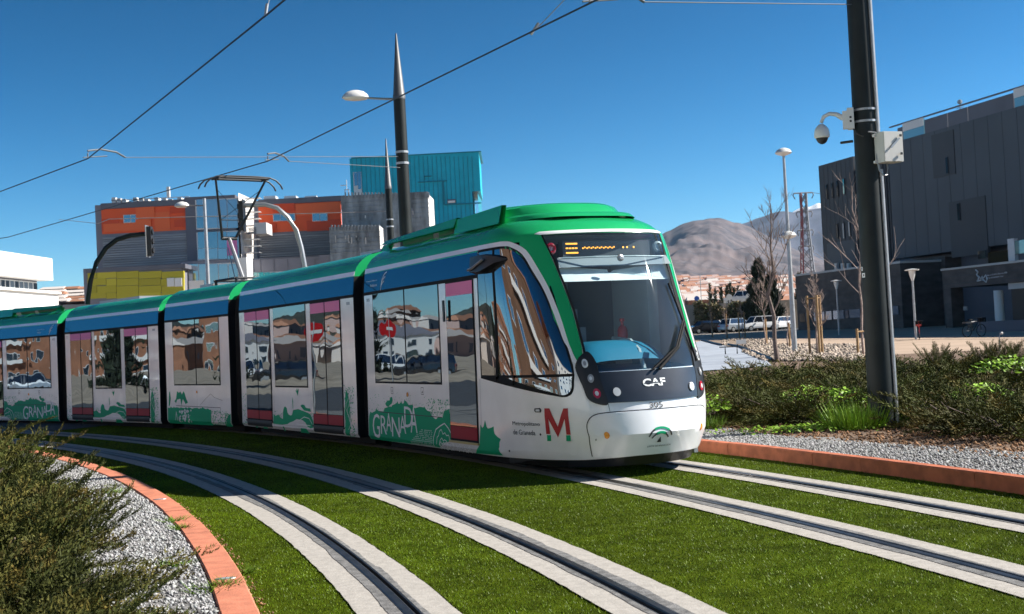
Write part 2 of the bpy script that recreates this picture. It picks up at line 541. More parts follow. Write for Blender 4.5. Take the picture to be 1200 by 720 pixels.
chips('left_gravel', CX + r * np.cos(a), CY + r * np.sin(a), np.full(n, .062), .0135, 4, .55, 1.3, label='white marble gravel between the left brick kerb and the juniper')
n = 34000
a = R(10) + R(26) * g.random(n); r = KR1 + .02 + (1.3 + .25 * np.sin(a * 60)) * g.random(n)
chips('right_gravel', CX + r * np.cos(a), CY + r * np.sin(a), np.full(n, .128), .016, 5, .45, 1.1, label='grey white gravel behind the right red kerb')
# ------------------------------------------------------------------ the tram
HW = [(.2, 1.28), (.3, 1.34), (1.0, 1.325), (2.62, 1.305), (2.95, 1.27), (3.03, 1.25), (3.1, 1.22), (3.2, 1.14), (3.28, 1.03), (3.34, .9), (3.36, .75)]
FZ = [(.2, 6.6), (.26, 6.68), (.54, 6.85), (.94, 6.8), (1.4, 6.68), (1.6, 6.58), (3.08, 5.85), (3.2, 5.74), (3.28, 5.55), (3.34, 5.3), (3.36, 5.0)]
AZ = [(.2, 1.2), (1.6, 1.15), (3.08, .6), (3.36, .3)]
BZ = [(.2, .95), (.54, 1.08), (.8, 1.18), (1.2, 1.22), (1.6, 1.15), (3.08, 1.15), (3.28, .9), (3.36, .5)]
S0, QC = 4.55, 7.36
def itp(z, tab): return float(np.interp(z, [a for a, _ in tab], [b for _, b in tab]))
def st(Q, z, nose):
    sg = 1
    if nose and Q > QC: Q = 2 * QC - Q; sg = -1
    hw = itp(z, HW)
    if not nose or Q <= S0: return Q, sg * hw
    x = min(1., (Q - S0) / (QC - S0)); F = itp(z, FZ); a = itp(z, AZ); b = min(itp(z, BZ), hw)
    c = ((1 - x) ** 3, 3 * x * (1 - x) ** 2, 3 * x * x * (1 - x), x ** 3)
    return c[0] * S0 + c[1] * (S0 + a) + (c[2] + c[3]) * F, sg * ((c[0] + c[1]) * hw + c[2] * b)
class Frame:
    def __init__(s, A, B, flip=False, nose=False, dz=0.):
        A = Vector(A); B = Vector(B); d = (B - A).normalized(); n = Vector((-d.y, d.x))
        if n.x + n.y < 0: n = -n
        s.O = (B if flip else A) + n * 1.35; s.es = -d if flip else d; s.et = -n
        s.L = (B - A).length; s.nose = nose; s.dz = dz
    def W(s, a, t, z):
        q = s.O + s.es * a + s.et * t
        return Vector((q.x, q.y, z + s.dz))
    def S(s, Q, z, off=0., sg=1):
        a, t = st(Q, z, s.nose)
        p = s.W(a, t * sg, z)
        if off:
            e = .01
            pq = s.W(*(lambda r: (r[0], r[1] * sg))(st(Q + e, z, s.nose)), z) - p
            z2 = min(z + e, 3.359)
            pz = s.W(*(lambda r: (r[0], r[1] * sg))(st(Q, z2, s.nose)), z2) - p if z2 > z else p - s.W(*(lambda r: (r[0], r[1] * sg))(st(Q, z - e, s.nose)), z - e)
            n = pq.cross(pz).normalized()
            ax = s.W(min(a, 4.5), 0, 1.5)
            if n.dot(p - ax) < 0: n = -n
            p = p + n * off
        return p
F1 = Frame((-2.47, 21.1), (-.56, 17.2), nose=True)
F2 = Frame((-5.75, 26.75), (-2.70, 21.5))
F3 = Frame((-8.28, 30.3), (-6.15, 27.5), dz=-.03)
F4 = Frame((-12.31, 35.05), (-8.58, 30.8), dz=-.075)
_d5 = Vector((math.sin(R(46)), -math.cos(R(46)))); _b5 = Vector((-12.68, 35.45))
F5 = Frame(_b5 - _d5 * 4, _b5, True, True, dz=-.11)
tram = thing('tram', F1.W(3, 0, 0), 'white and green articulated tram in five sections rounding the curve', 'tram')

def wrap(name, fr, poly, m, off=.004, parent=None, sg=1, rim=True, dq=.075, zs=None, smooth=True, label=None, mesh=None):
    """lay a polygon drawn in (distance along the side, height) on the curved skin, as a thin raised plate"""
    bm = bmesh.new()
    if mesh:
        vs = [bm.verts.new((p[0], p[1], 0)) for p in mesh[0]]
        for f in mesh[1]:
            try: bm.faces.new([vs[i] for i in f])
            except ValueError: pass
    else:
        pl = poly if isinstance(poly[0][0], (tuple, list)) else [poly]
        for q in pl:
            f = bm.faces.new([bm.verts.new((a, b, 0)) for a, b in q])
    bmesh.ops.triangulate(bm, faces=bm.faces[:], ngon_method='EAR_CLIP')
    q0 = min(v.co.x for v in bm.verts); q1 = max(v.co.x for v in bm.verts)
    z0 = min(v.co.y for v in bm.verts); z1 = max(v.co.y for v in bm.verts)
    def cut(co, no):
        g = bm.verts[:] + bm.edges[:] + bm.faces[:]
        bmesh.ops.bisect_plane(bm, geom=g, dist=1e-5, plane_co=co, plane_no=no)
    if fr.nose and q1 > S0:
        k = S0
        while k < min(q1, 2 * QC - S0):
            if k > q0: cut((k, 0, 0), (1, 0, 0))
            k += dq
    for z in (zs or (.3, .36, .42, .48, .54, .62, .71, .8, .94, 1.06, 1.2, 1.4, 1.6, 1.9, 2.2, 2.6, 2.95, 3.03, 3.08, 3.1, 3.14, 3.2, 3.24, 3.28, 3.31, 3.34)):
        if z0 < z < z1: cut((0, z, 0), (0, 1, 0))
    bmesh.ops.remove_doubles(bm, verts=bm.verts[:], dist=1e-4)
    top = {v: (v.co.x, v.co.y) for v in bm.verts}
    if rim and off > 0:
        be = [e for e in bm.edges if len(e.link_faces) == 1]
        r = bmesh.ops.extrude_edge_only(bm, edges=be)
        for v in r['geom']:
            if isinstance(v, bmesh.types.BMVert): top[v] = (v.co.x, v.co.y, 1)
    for v, q in top.items():
        v.co = fr.S(q[0], max(.2, min(q[1], 3.36)), off if len(q) == 2 else 0., sg) - rootloc(tram)
    me = bpy.data.meshes.new(name)
    bmesh.ops.recalc_face_normals(bm, faces=bm.faces)
    bm.to_mesh(me); bm.free()
    me.materials.append(MATS[m] if isinstance(m, str) else m)
    o = bpy.data.objects.new(name, me); COL.objects.link(o)
    if smooth:
        for p in me.polygons: p.use_smooth = True
        me.set_sharp_from_angle(angle=R(30))
    o.parent = parent or tram
    if label: o['label'] = label
    if name in ('art_detail', 'art_outline', 'art_spray', 'side_sign', 'band_swirl', 'section_number'): o['kind'] = 'stuff'
    return o
def smooth_line(P, n=4):
    o = []
    for i in range(len(P) - 1):
        p0 = P[max(i - 1, 0)]; p1 = P[i]; p2 = P[i + 1]; p3 = P[min(i + 2, len(P) - 1)]
        for k in range(n):
            t = k / n
            o.append(tuple(.5 * (2 * p1[j] + (p2[j] - p0[j]) * t + (2 * p0[j] - 5 * p1[j] + 4 * p2[j] - p3[j]) * t * t + (3 * p1[j] - p0[j] - 3 * p2[j] + p3[j]) * t ** 3) for j in (0, 1)))
    return o + [P[-1]]
def rect(a, b, c, d): return [(a, c), (b, c), (b, d), (a, d)]
def mir(poly): return [(2 * QC - q, z) for q, z in poly]
def strip(pts, w):
    """thin outline strokes as one list of quads"""
    o = []
    for (a, b), (c, d) in zip(pts[:-1], pts[1:]):
        L = math.hypot(c - a, d - b) or 1; nx, nz = -(d - b) / L * w / 2, (c - a) / L * w / 2
        o.append([(a + nx, b + nz), (c + nx, d + nz), (c - nx, d - nz), (a - nx, b - nz)])
    return o
def textmesh(s, x0, z0, x1, z1, flip=False, shear=0., bold=0.):
    """the letters of s fitted into a box, as a 2D mesh"""
    cu = bpy.data.curves.new('t', 'FONT'); cu.body = s; cu.resolution_u = 3; cu.offset = bold
    ob = bpy.data.objects.new('t', cu); COL.objects.link(ob)
    dg = bpy.context.evaluated_depsgraph_get(); dg.update()
    me = bpy.data.meshes.new_from_object(ob.evaluated_get(dg))
    bpy.data.objects.remove(ob)
    V = [(v.co.x, v.co.y) for v in me.vertices]; F = [tuple(p.vertices) for p in me.polygons]
    bpy.data.meshes.remove(me)
    a = min(p[0] for p in V); b = max(p[0] for p in V); c = min(p[1] for p in V); d = max(p[1] for p in V)
    V = [((p[0] - a) / (b - a), (p[1] - c) / (d - c)) for p in V]
    V = [((1 - u if flip else u) * (x1 - x0) + x0, v * (z1 - z0) + z0 + shear * u) for u, v in V]
    return V, F
def tramtext(name, fr, s, box, m, off=.006, flip=False, parent=None, shear=0.):
    return wrap(name, fr, None, m, off, rim=False, mesh=textmesh(s, *box, flip=flip, shear=shear), parent=parent, smooth=False)

ZB, ZG = .24, 2.60          # bottom of the skin, top of the windows
def section_cap(fr, s, z0, z1, m, name, parent=None):
    zz = [z for z in np.linspace(z0, z1, 10)]
    mb = MB(); mb.quad(*([fr.W(s, itp(z, HW), z) for z in zz] + [fr.W(s, -itp(z, HW), z) for z in zz[::-1]]))
    return build(name, mb, m, tram, recalc=False)
def window(fr, a, b, c, d, m='side_glass', sg=1):
    o = wrap('window', fr, rect(a, b, c, d), 'rubber', .004, sg=sg)
    wrap('pane', fr, rect(a + .025, b - .025, c + .03, d - .0), m, .008, parent=o, sg=sg, rim=True)
    return o
def door(fr, a, b, leaves, sg=1, bottom=.39):
    o = wrap('door', fr, rect(a, b, bottom, 2.6), 'rubber', .010, sg=sg)
    w = (b - a) / leaves
    for k in range(leaves):
        x0 = a + w * k + .022; x1 = a + w * (k + 1) - .022
        wrap('door_glass', fr, rect(x0, x1, .60, 2.40), 'side_glass', .016, parent=o, sg=sg)
        wrap('kick_panel', fr, rect(x0, x1, .42, .59), 'door_red', .016, parent=o, sg=sg)
        wrap('header_strip', fr, rect(x0, x1, 2.43, 2.58), 'door_pink', .016, parent=o, sg=sg)
        wrap('header_line', fr, rect(x0, x1, 2.40, 2.43), 'door_pink', .014, parent=o, sg=sg)
    wrap('door_step', fr, rect(a - .02, b + .02, .36, .39), 'step_yellow' if leaves == 1 else 'dark_metal', .03, parent=o, sg=sg)
    if leaves == 2: wrap('door_sill', fr, rect(a, b - .05, .27, .36), 'dark_metal', .012, parent=o, sg=sg)
    return o

# --- middle sections
def mid_module(fr):
    L = fr.L
    for sg in (1, -1):
        wrap('body_side', fr, rect(0, L, ZB, ZG), 'tram_white', 0, sg=sg, rim=False)
        wrap('cantrail_glass', fr, rect(.0, L, 2.64, 2.945), 'band_glass', .005, sg=sg)
        wrap('window_head_rail', fr, rect(0, L, 2.595, 2.645), 'rubber', .008, sg=sg)
        wrap('white_line', fr, rect(0, L, 2.955, 3.03), 'tram_white', .006, sg=sg)
        wrap('roof_edge', fr, rect(0, L, 2.94, 3.36), 'tram_green', .0, sg=sg, rim=False)
    mb = MB(); mb.quad(fr.W(0, .75, 3.36), fr.W(L, .75, 3.36), fr.W(L, -.75, 3.36), fr.W(0, -.75, 3.36)); build('roof', mb, 'roof_grey', tram, recalc=False)
    for s in (0, L):
        section_cap(fr, s, ZB, 2.95, 'tram_black', 'end_wall'); section_cap(fr, s, 2.95, 3.36, 'tram_green', 'end_arch')
    mb = MB(); mb.obox(fr.W(.1, .98, .10), fr.W(L - .1, .98, .10) - fr.W(.1, .98, .10), fr.W(0, -.98, 0) - fr.W(0, .98, 0), (0, 0, .24)); build('underframe', mb, 'rubber', tram)
for fr in (F2, F3, F4): mid_module(fr)
def bellows(fa, sa, fb, sb):
    mb = MB(); rings = 9; prof = [(.26, 1.2), (.5, 1.25), (2.6, 1.2), (3.0, 1.15), (3.2, .95), (3.28, .7)]
    pts = prof and [(t, z) for z, t in prof] + [(-t, z) for z, t in prof[::-1]]
    vs = []; fs = []; n = len(pts)
    for i in range(rings):
        k = i / (rings - 1); f = .98 if i % 2 else .91
        for t, z in pts:
            vs.append(fa.W(sa, t * f, z * (1 if z < 1 else (.99 if i % 2 else .965))).lerp(fb.W(sb, t * f, z * (1 if z < 1 else (.99 if i % 2 else .965))), k))
    for i in range(rings - 1):
        for j in range(n): fs.append((i * n + j, i * n + (j + 1) % n, (i + 1) * n + (j + 1) % n, (i + 1) * n + j))
    mb.add(vs, fs)
    o = build('gangway_bellows', mb, ['rubber', 'bellows_grey'], tram)
    for p in o.data.polygons:
        if p.index // n >= rings - 4: p.material_index = 1
bellows(F2, F2.L, F1, 0); bellows(F3, F3.L, F2, 0); bellows(F4, F4.L, F3, 0); bellows(F5, 0, F4, 0)

window(F2, 2.08, 3.84, 1.06, 2.6); door(F2, .35, 1.88, 2, bottom=.36); door(F2, 4.08, 5.5, 2, bottom=.36)
window(F3, .46, 1.76, 1.11, 2.6); window(F3, 1.76, 3.04, 1.11, 2.6)
window(F4, 1.93, 3.54, 1.09, 2.6); door(F4, .36, 1.76, 2, bottom=.36); door(F4, 3.76, 5.1, 2, bottom=.36)

# --- cab sections
WSL = [(6.66, 1.31), (6.52, 1.50), (6.535, 2.06), (6.50, 2.39), (6.44, 2.73), (6.325, 3.06)]       # left edge of the windscreen, bottom to top
def cab_module(fr, full):
    X = 6.35
    low = [[(0, ZB), (X, ZB), (X, 2.945), (0, 2.945)], [(X, ZB), (6.45, .268), (QC, .275), (QC, 1.31), (6.66, 1.31), (X, 1.31)],
           [(X, 1.31), (6.66, 1.31), (6.52, 1.50), (X, 1.50)], [(X, 1.5), (6.52, 1.5), (6.535, 2.06), (X, 2.06)], [(X, 2.06), (6.535, 2.06), (6.50, 2.39), (X, 2.39)],
           [(X, 2.39), (6.50, 2.39), (6.44, 2.73), (X, 2.73)], [(X, 2.73), (6.44, 2.73), (6.39, 2.945), (X, 2.945)]]
    up = [[(0, 2.945), (6.3, 2.945), (6.3, 3.36), (0, 3.36)], [(6.3, 2.945), (6.39, 2.945), (6.325, 3.06), (6.3, 3.06)], [(6.3, 3.06), (QC, 3.06), (QC, 3.36), (6.3, 3.36)]]
    for sg in (0, 1):
        f = mir if sg else (lambda p: p)
        wrap('body_side', fr, [f(q) for q in low], 'tram_white', 0, rim=False)
        wrap('roof_edge', fr, [f(q) for q in up], 'tram_green', 0, rim=False)
        wrap('cantrail_glass', fr, f(rect(0, 4.5, 2.64, 2.945)), 'band_glass', .005)
        wrap('window_head_rail', fr, f(rect(0, 4.56, 2.595, 2.645)), 'rubber', .008)
        # white arch over the cab window
        out = [(0, 3.03), (4.62, 3.025), (5.44, 3.024), (5.73, 2.985), (5.98, 2.88), (6.13, 2.66), (6.25, 2.376), (6.318, 2.02), (6.34, 1.70), (6.374, 1.54), (6.44, 1.40)]
        out = smooth_line(out)
        inn = [(0, 2.955), (4.63, 2.965), (5.43, 2.962), (5.66, 2.931), (5.89, 2.825), (6.04, 2.593), (6.16, 2.338), (6.227, 2.023), (6.27, 1.715), (6.307, 1.62), (6.339, 1.437)]
        inn = smooth_line(inn)
        wrap('white_line', fr, f(out + inn[::-1]), 'tram_white', .008)
        edge = smooth_line([(6.44, 1.40), (6.51, 1.53), (6.525, 2.06), (6.49, 2.39), (6.43, 2.73), (6.325, 3.06), (6.24, 3.10)])
        ao = [q for q in out if q[0] > 5.43]
        wrap('pillar_panel', fr, f(ao + edge + [(5.9, 3.07), (5.44, 3.034)]), 'tram_green', .006)
        # cab side glazing
        cw = wrap('cab_window', fr, f([(4.52, 1.26)] + smooth_line([(5.12, 1.25), (5.30, 1.21), (5.72, 1.13), (6.0, 1.05), (6.134, 1.02), (6.25, 1.04), (6.32, 1.12), (6.354, 1.28)]) + [(q, z) for q, z in inn[::-1] if z < 2.98 and q > 4.6] + [(4.52, 2.962)]), 'rubber', .006)
        wrap('pane', fr, f([(4.56, 1.30)] + smooth_line([(6.33, 1.30), (6.30, 1.437), (6.26, 1.62), (6.235, 1.715), (6.195, 2.02), (6.125, 2.33), (6.0, 2.58), (5.86, 2.79), (5.64, 2.9), (5.42, 2.93)]) + [(4.56, 2.93)]), 'cab_glass', .010, parent=cw)
        wrap('window_bar', fr, f([(4.90, 1.28), (4.95, 1.28), (5.16, 2.94), (5.11, 2.94)]), 'rubber', .016, parent=cw)
        wrap('quarter_glass', fr, f(smooth_line([(5.14, 1.265), (5.3, 1.235), (5.72, 1.155), (6.0, 1.075), (6.134, 1.045), (6.23, 1.065), (6.29, 1.13), (6.32, 1.265)])), 'side_glass', .010, parent=cw)
    window(fr, .40, 1.82, 1.16, 2.6); window(fr, 1.82, 3.17, 1.16, 2.6)
    door(fr, 3.44, 4.38, 1)
    # roof
    mb = MB(); ps = [fr.S(q, 3.36) for q in np.linspace(0, 2 * QC, 41)]; mb.quad(*ps); build('roof', mb, 'roof_grey', tram, recalc=False)
    section_cap(fr, 0, ZB, 2.95, 'tram_black', 'end_wall'); section_cap(fr, 0, 2.95, 3.36, 'tram_green', 'end_arch')
    mb = MB(); mb.obox(fr.W(.1, .98, .10), fr.W(5.0, .98, .10) - fr.W(.1, .98, .10), fr.W(0, -.98, 0) - fr.W(0, .98, 0), (0, 0, .24)); build('underframe', mb, 'rubber', tram)
    # screens along the roof equipment
    for sg in (1, -1):
        mb = MB()
        for a0, a1, z0, z1 in ((.15, 3.25, 3.40, 3.52), (.15, .50, 3.30, 3.40), (3.25, 4.75 if sg > 0 else 4.2, 3.30, 3.51)):
            n = 8
            for k in range(n):
                s0 = a0 + (a1 - a0) * k / n; s1 = a0 + (a1 - a0) * (k + 1) / n
                e0 = z1 + .035 * (s0 - a0) / max(.1, a1 - a0) ; e1 = z1 + .035 * (s1 - a0) / max(.1, a1 - a0)
                if a0 < 1 and a1 > 3: e0 = 3.46 + .075 * s0 / 3.2; e1 = 3.46 + .075 * s1 / 3.2
                if a0 < 1 and a1 < 1: e0 = e1 = z1
                b = .10 if (k == 0 and a0 < 1) else 0
                mb.quad(fr.W(s0 + b, sg * 1.06, z0), fr.W(s1, sg * 1.06, z0), fr.W(s1, sg * 1.0, e1), fr.W(s0 + b * 1.6, sg * 1.0, e0))
                mb.quad(fr.W(s0 + b, sg * .97, z0), fr.W(s1, sg * .97, z0), fr.W(s1, sg * .93, e1), fr.W(s0 + b * 1.6, sg * .93, e0))
                mb.quad(fr.W(s0 + b * 1.6, sg * 1.0, e0), fr.W(s1, sg * 1.0, e1), fr.W(s1, sg * .93, e1), fr.W(s0 + b * 1.6, sg * .93, e0))
        build('roof_screen', mb, 'tram_green', tram, recalc=False)
    for s0, s1, h in ((.7, 2.0, .14), (2.2, 3.1, .12), (3.4, 4.2, .14)):
        mb = MB(); mb.obox(fr.W(s0, .85, 3.355), fr.W(s1, .85, 3.355) - fr.W(s0, .85, 3.355), fr.W(0, -.85, 0) - fr.W(0, .85, 0), (0, 0, h)); build('roof_equipment', mb, 'dark_metal', tram)
    # cowl over the cab: rounded front rising to a flat top, with a scooped recess
    def ringpts(z, F, hw, ex=3.2, sb=4.3):
        o = []
        for k in range(33):
            x = -1 + 2 * k / 32
            x = math.copysign(abs(x) ** .8, x)
            o.append(fr.W(F - (F - sb - .1) * abs(x) ** ex, hw * x, z))
        return [fr.W(sb, -hw, z)] + o + [fr.W(sb, hw, z)]
    lv = [ringpts(3.31, 5.56, 1.0, 4.5), ringpts(3.365, 5.48, .99, 4.2), ringpts(3.38, 5.42, .98, 4.0), ringpts(3.40, 5.20, .96, 3.8), ringpts(3.50, 5.12, .92, 3.2), ringpts(3.545, 5.02, .84, 2.8), ringpts(3.56, 4.85, .62, 2.5)]
    n = len(lv[0]); mb = MB(); fs = []
    for i in range(len(lv) - 1):
        for j in range(n - 1): fs.append((i * n + j, i * n + j + 1, (i + 1) * n + j + 1, (i + 1) * n + j))
    fs.append(tuple(range((len(lv) - 1) * n, len(lv) * n)))
    for e in (0, n - 1): pass
    fs.append(tuple(i * n for i in range(len(lv))) + tuple(i * n + n - 1 for i in range(len(lv)))[::-1])
    mb.add([p for q in lv for p in q], fs)
    build('roof_cowl', mb, 'tram_green', tram, smooth=R(28))
cab_module(F1, True); cab_module(F5, False)
for fr, ss in ((F1, (1.9, 4.47)), (F2, (1.98, 3.97)), (F3, (1.75,)), (F4, (1.84, 3.65)), (F5, (1.9,))):
    for s in ss:
        wrap('panel_gap', fr, rect(s, s + .008, 3.035, 3.30), 'text_dark', .002, rim=False)
        wrap('panel_gap', fr, rect(s, s + .008, .25, 1.0 if fr is not F1 or s < 3 else 1.25), 'metal_grey', .002, rim=False)
    wrap('panel_gap', fr, rect(.05, fr.L - .05 if not fr.nose else 3.40, .335, .341), 'metal_grey', .002, rim=False)

# --- the front of the leading cab
wsp = WSL + [(QC, 3.065)]
ws = [(QC, 1.285), (6.66, 1.31)] + WSL[1:] + [(QC, 3.06)]
wsf = ws + mir(ws[1:-1])[::-1]
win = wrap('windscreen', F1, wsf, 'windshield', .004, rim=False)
for f in (lambda p: p, mir):
    wrap('screen_edge', F1, f([(6.66, 1.31)] + WSL[1:] + [(q + .035, z) for q, z in WSL[::-1]]), 'rubber', .009, parent=win)
wrap('white_line', F1, [(6.20, 3.075), (6.3, 3.10), (QC, 3.105), (2 * QC - 6.3, 3.10), (2 * QC - 6.20, 3.075), (2 * QC - 6.31, 3.062), (QC, 3.07), (6.31, 3.062)], 'tram_white', .010)
# black mask under the windscreen, light clusters
mask = wrap('front_mask', F1, [(6.71, .93), (QC, .925), (2 * QC - 6.71, .93), (2 * QC - 6.69, 1.295), (QC, 1.29), (6.69, 1.30)], 'mask_black', .016)
LC = [(6.445, 1.485), (6.568, 1.555), (6.64, 1.503), (6.68, 1.398), (6.702, 1.268), (6.725, 1.086), (6.745, .915), (6.594, .928), (6.491, .996), (6.45, 1.162), (6.379, 1.37)]
LC = smooth_line(LC + LC[:1])[:-1]
def disc(q, z, rq, rz, n=18): return [(q + rq * math.cos(2 * math.pi * k / n), z + rz * math.sin(2 * math.pi * k / n)) for k in range(n)]
for f in (lambda p: p, mir):
    h = wrap('light_cluster', F1, f(LC), 'tram_black', .020)
    for q, z, r_, m1, m2 in ((6.521, 1.41, .052, 'lamp_clear', 'metal_grey'), (6.582, 1.229, .050, 'metal_grey', 'lamp_clear'), (6.628, 1.048, .060, 'red_lens', 'lamp_clear')):
        wrap('headlight', F1, f(disc(q, z, r_ * .82, r_)), m1, .034, parent=h)
        wrap('bulb', F1, f(disc(q, z, r_ * .4, r_ * .48)), m2, .040, parent=h)
    wrap('headlight', F1, f(disc(6.878, 1.054, .046, .052)), 'lamp_clear', .034, parent=mask)
    wrap('marker_light', F1, f(disc(6.645, .548, .036, .040)), 'orange_lens', .016)
    t = wrap('towing_slot', F1, f([(6.905, .485), (7.04, .485), (7.05, .565), (6.90, .57), (6.89, .52)]), 'metal_grey', .005)
    wrap('slot_hole', F1, f([(6.925, .497), (7.03, .497), (7.035, .55), (6.92, .553)]), 'cab_grey', .008, parent=t)
gap = [(6.452, .285), (6.414, .449), (6.399, .633), (6.452, .737), (6.559, .798), (6.731, .817), (7.0, .823), (QC, .825)]
gap = smooth_line(gap)
wrap('bumper_seam', F1, strip(gap, .012) + strip(mir(gap), .012), 'text_dark', .003, rim=False)
wrap('bumper', F1, [(q + .02, z - .012) for q, z in gap[:-1]] + [(QC, .812)] + mir([(q + .02, z - .012) for q, z in gap[:-1]])[::-1], 'tram_white', .012)
wrap('panel_seam', F1, strip([(6.745, .92), (6.755, .826)], .006) + strip(mir([(6.745, .92), (6.755, .826)]), .006), 'text_dark', .003, rim=False)
mb = MB(); pr = []
for z, kk in ((.14, .92), (.285, .985)):
    pr.append([F1.W(4.9, 1.15, z)] + [F1.S(q, .26).lerp(F1.W(5.2, 0, .26), 1 - kk) + Vector((0, 0, z - .26)) for q in np.linspace(6.05, 2 * QC - 6.05, 19)] + [F1.W(4.9, -1.15, z)])
n = len(pr[0]); mb.add(pr[0] + pr[1], [(j, j + 1, n + j + 1, n + j) for j in range(n - 1)] + [tuple(range(n)), tuple(range(n, 2 * n))]); build('plough_skirt', mb, 'tram_black', tram)
mb = MB(); mb.obox(F1.W(5.9, -.93, .17), F1.W(.2, 0, 0) - F1.W(0, 0, 0), F1.W(0, -.06, 0) - F1.W(0, 0, 0), (0, 0, .08)); build('step_bracket', mb, 'metal_grey', tram)

# writing
wrap('maker_badge', F1, None, 'art_white', .022, rim=False, smooth=False, mesh=textmesh('CAF', 7.200, 1.095, 7.455, 1.19, bold=.035), parent=mask)
wrap('badge_bar', F1, [(7.215, 1.128), (7.41, 1.132), (7.41, 1.144), (7.215, 1.14)], 'mask_black', .025, rim=False, parent=mask)
tramtext('fleet_number', F1, '305', (7.237, .838, 7.387, .908), 'text_dark', .006)
def arcs(c, z, r0, r1, a0, a1, sq=1., n=14):
    o = []
    for k in range(n):
        p = []
        for (rr_, k_) in ((r0, k), (r0, k + 1), (r1, k + 1), (r1, k)):
            an = R(a0 + (a1 - a0) * k_ / n); w = 1 - abs(2 * k_ / n - 1) ** 2 * .0
            p.append((c + rr_ * math.cos(an) * sq, z + rr_ * math.sin(an)))
        o.append(p)
    return o
crest = wrap('crest', F1, arcs(7.325, .440, .148, .166, 24, 156) + arcs(7.325, .428, .108, .124, 28, 152) + [[(7.297, .428), (7.352, .428), (7.335, .452), (7.327, .498), (7.315, .452)]], 'text_dark', .018, rim=False)
wrap('crest_top', F1, arcs(7.325, .440, .146, .170, 50, 118) + arcs(7.325, .428, .105, .127, 60, 120), 'art_green', .021, rim=False, parent=crest)
tramtext('authority_name', F1, 'JUNTA DE ANDALUCIA', (7.184, .366, 7.50, .392), 'text_dark', .018)
M = [(5.818, .886), (5.90, .886), (5.985, .66), (6.12, .884), (6.188, .884), (6.151, .562), (6.088, .562), (6.113, .755), (5.955, .528), (5.859, .755), (5.841, .568), (5.78, .568)]
lg = wrap('metro_letter', F1, M, 'logo_red', .006, rim=False)
wrap('letter_foot', F1, [[(5.787, .556), (5.849, .556), (5.849, .481), (5.786, .481)], [(6.08, .556), (6.144, .556), (6.143, .484), (6.08, .484)]], 'art_green', .006, rim=False, parent=lg)
tramtext('network_name', F1, 'Metropolitano', (5.2, .650, 5.70, .715), 'text_dark', .006)
tramtext('network_name', F1, 'de Granada', (5.2, .548, 5.60, .613), 'text_dark', .006)
sm = wrap('side_marker', F1, [(5.66, .835), (5.75, .835), (5.76, .865), (5.74, .89), (5.65, .885), (5.64, .855)], 'text_dark', .010)
wrap('lens', F1, [(5.672, .848), (5.735, .848), (5.735, .875), (5.672, .872)], 'lamp_clear', .014, parent=sm)
wrap('rivet', F1, disc(6.5, .50, .012, .014, 8), 'metal_grey', .016)
for s_, z_, fr, m_ in ((5.68, .56, F1, 'text_dark'), (5.1, .33, F1, 'text_dark')): wrap('rivet', fr, disc(s_, z_, .012, .014, 8), m_, .005)

# --- inside the cab, seen through the windscreen
def cabbox(name, s0, s1, t0, t1, z0, z1, m, parent=None):
    mb = MB(); o = F1.W(s0, t0, z0)
    mb.obox(o, F1.W(s1, t0, z0) - o, F1.W(s0, t1, z0) - o, (0, 0, z1 - z0)); return build(name, mb, m, parent or tram)
cabbox('cab_floor', 4.3, 5.9, -.85, .85, .5, .55, 'cab_dark')
cabbox('cab_bulkhead', 4.25, 4.3, -1.15, 1.15, .55, 3.2, 'cab_dark')
cabbox('cab_ceiling', 4.3, 5.35, -.95, .95, 3.05, 3.08, 'cab_grey')
d = cabbox('bulkhead_door', 4.31, 4.35, -.15, .45, .6, 2.5, 'cab_grey')
cabbox('door_window', 4.36, 4.37, -.05, .35, 1.5, 2.3, 'side_glass', d)
cabbox('cab_wall', 4.35, 5.35, -.98, -.86, .6, 3.0, 'cab_light')
cabbox('cab_post', 5.3, 5.38, -.86, -.80, 1.2, 3.0, 'cab_light')
mb = MB()
vs = []; prof = [(5.2, 1.0), (5.2, 1.32), (5.45, 1.36), (6.0, 1.33), (6.42, 1.27), (6.5, 1.0)]
for t in (-.98, -.6, 0, .6, .98):
    k = 1 - .25 * (abs(t) / .98) ** 3
    vs += [F1.W(5.2 + (s - 5.2) * k, t, z) for s, z in prof]
mb.add(vs, [(i * 6 + j, i * 6 + j + 1, i * 6 + 7 + j, i * 6 + 6 + j) for i in range(4) for j in range(5)]); build('dashboard', mb, 'cab_blue', tram, recalc=False)
mb = MB(); vs = []; fs = []; n = 12     # rounded instrument pod
for i in range(7):
    ph = i / 6
    for j in range(n + 1):
        an = math.pi * j / n
        hw = .62 - .12 * ph; hh = .40 * math.sin(min(1, ph * 1.6 + .25) * math.pi / 2)
        e = abs(math.cos(an)) ** .6 * math.copysign(1, math.cos(an)); f = math.sin(an) ** .5
        vs.append(F1.W(6.28 - .75 * ph, .08 + hw * e, 1.28 + hh * f))
for i in range(6):
    for j in range(n): fs.append((i * 13 + j, i * 13 + j + 1, i * 13 + 14 + j, i * 13 + 13 + j))
mb.add(vs, fs); pod = build('instrument_pod', mb, 'cab_blue', tram, smooth=True, recalc=False)
mb = MB(); mb.tube([F1.W(6.3, -.12, 1.30), F1.W(6.16, -.14, 1.54), F1.W(5.95, -.15, 1.66), F1.W(5.5, -.16, 1.70)], .03, 6); build('pod_trim', mb, 'cab_light', tram)
mb = MB()
mb.box((0, 0, 0), (.5, .5, .12)); mb.box((-.24, 0, .42), (.12, .48, .8)); mb.box((-.26, 0, .95), (.1, .28, .24))
M4 = Matrix.Translation(F1.W(5.0, .1, 1.05)) @ Matrix.Rotation(math.atan2(F1.es.y, F1.es.x), 4, 'Z')
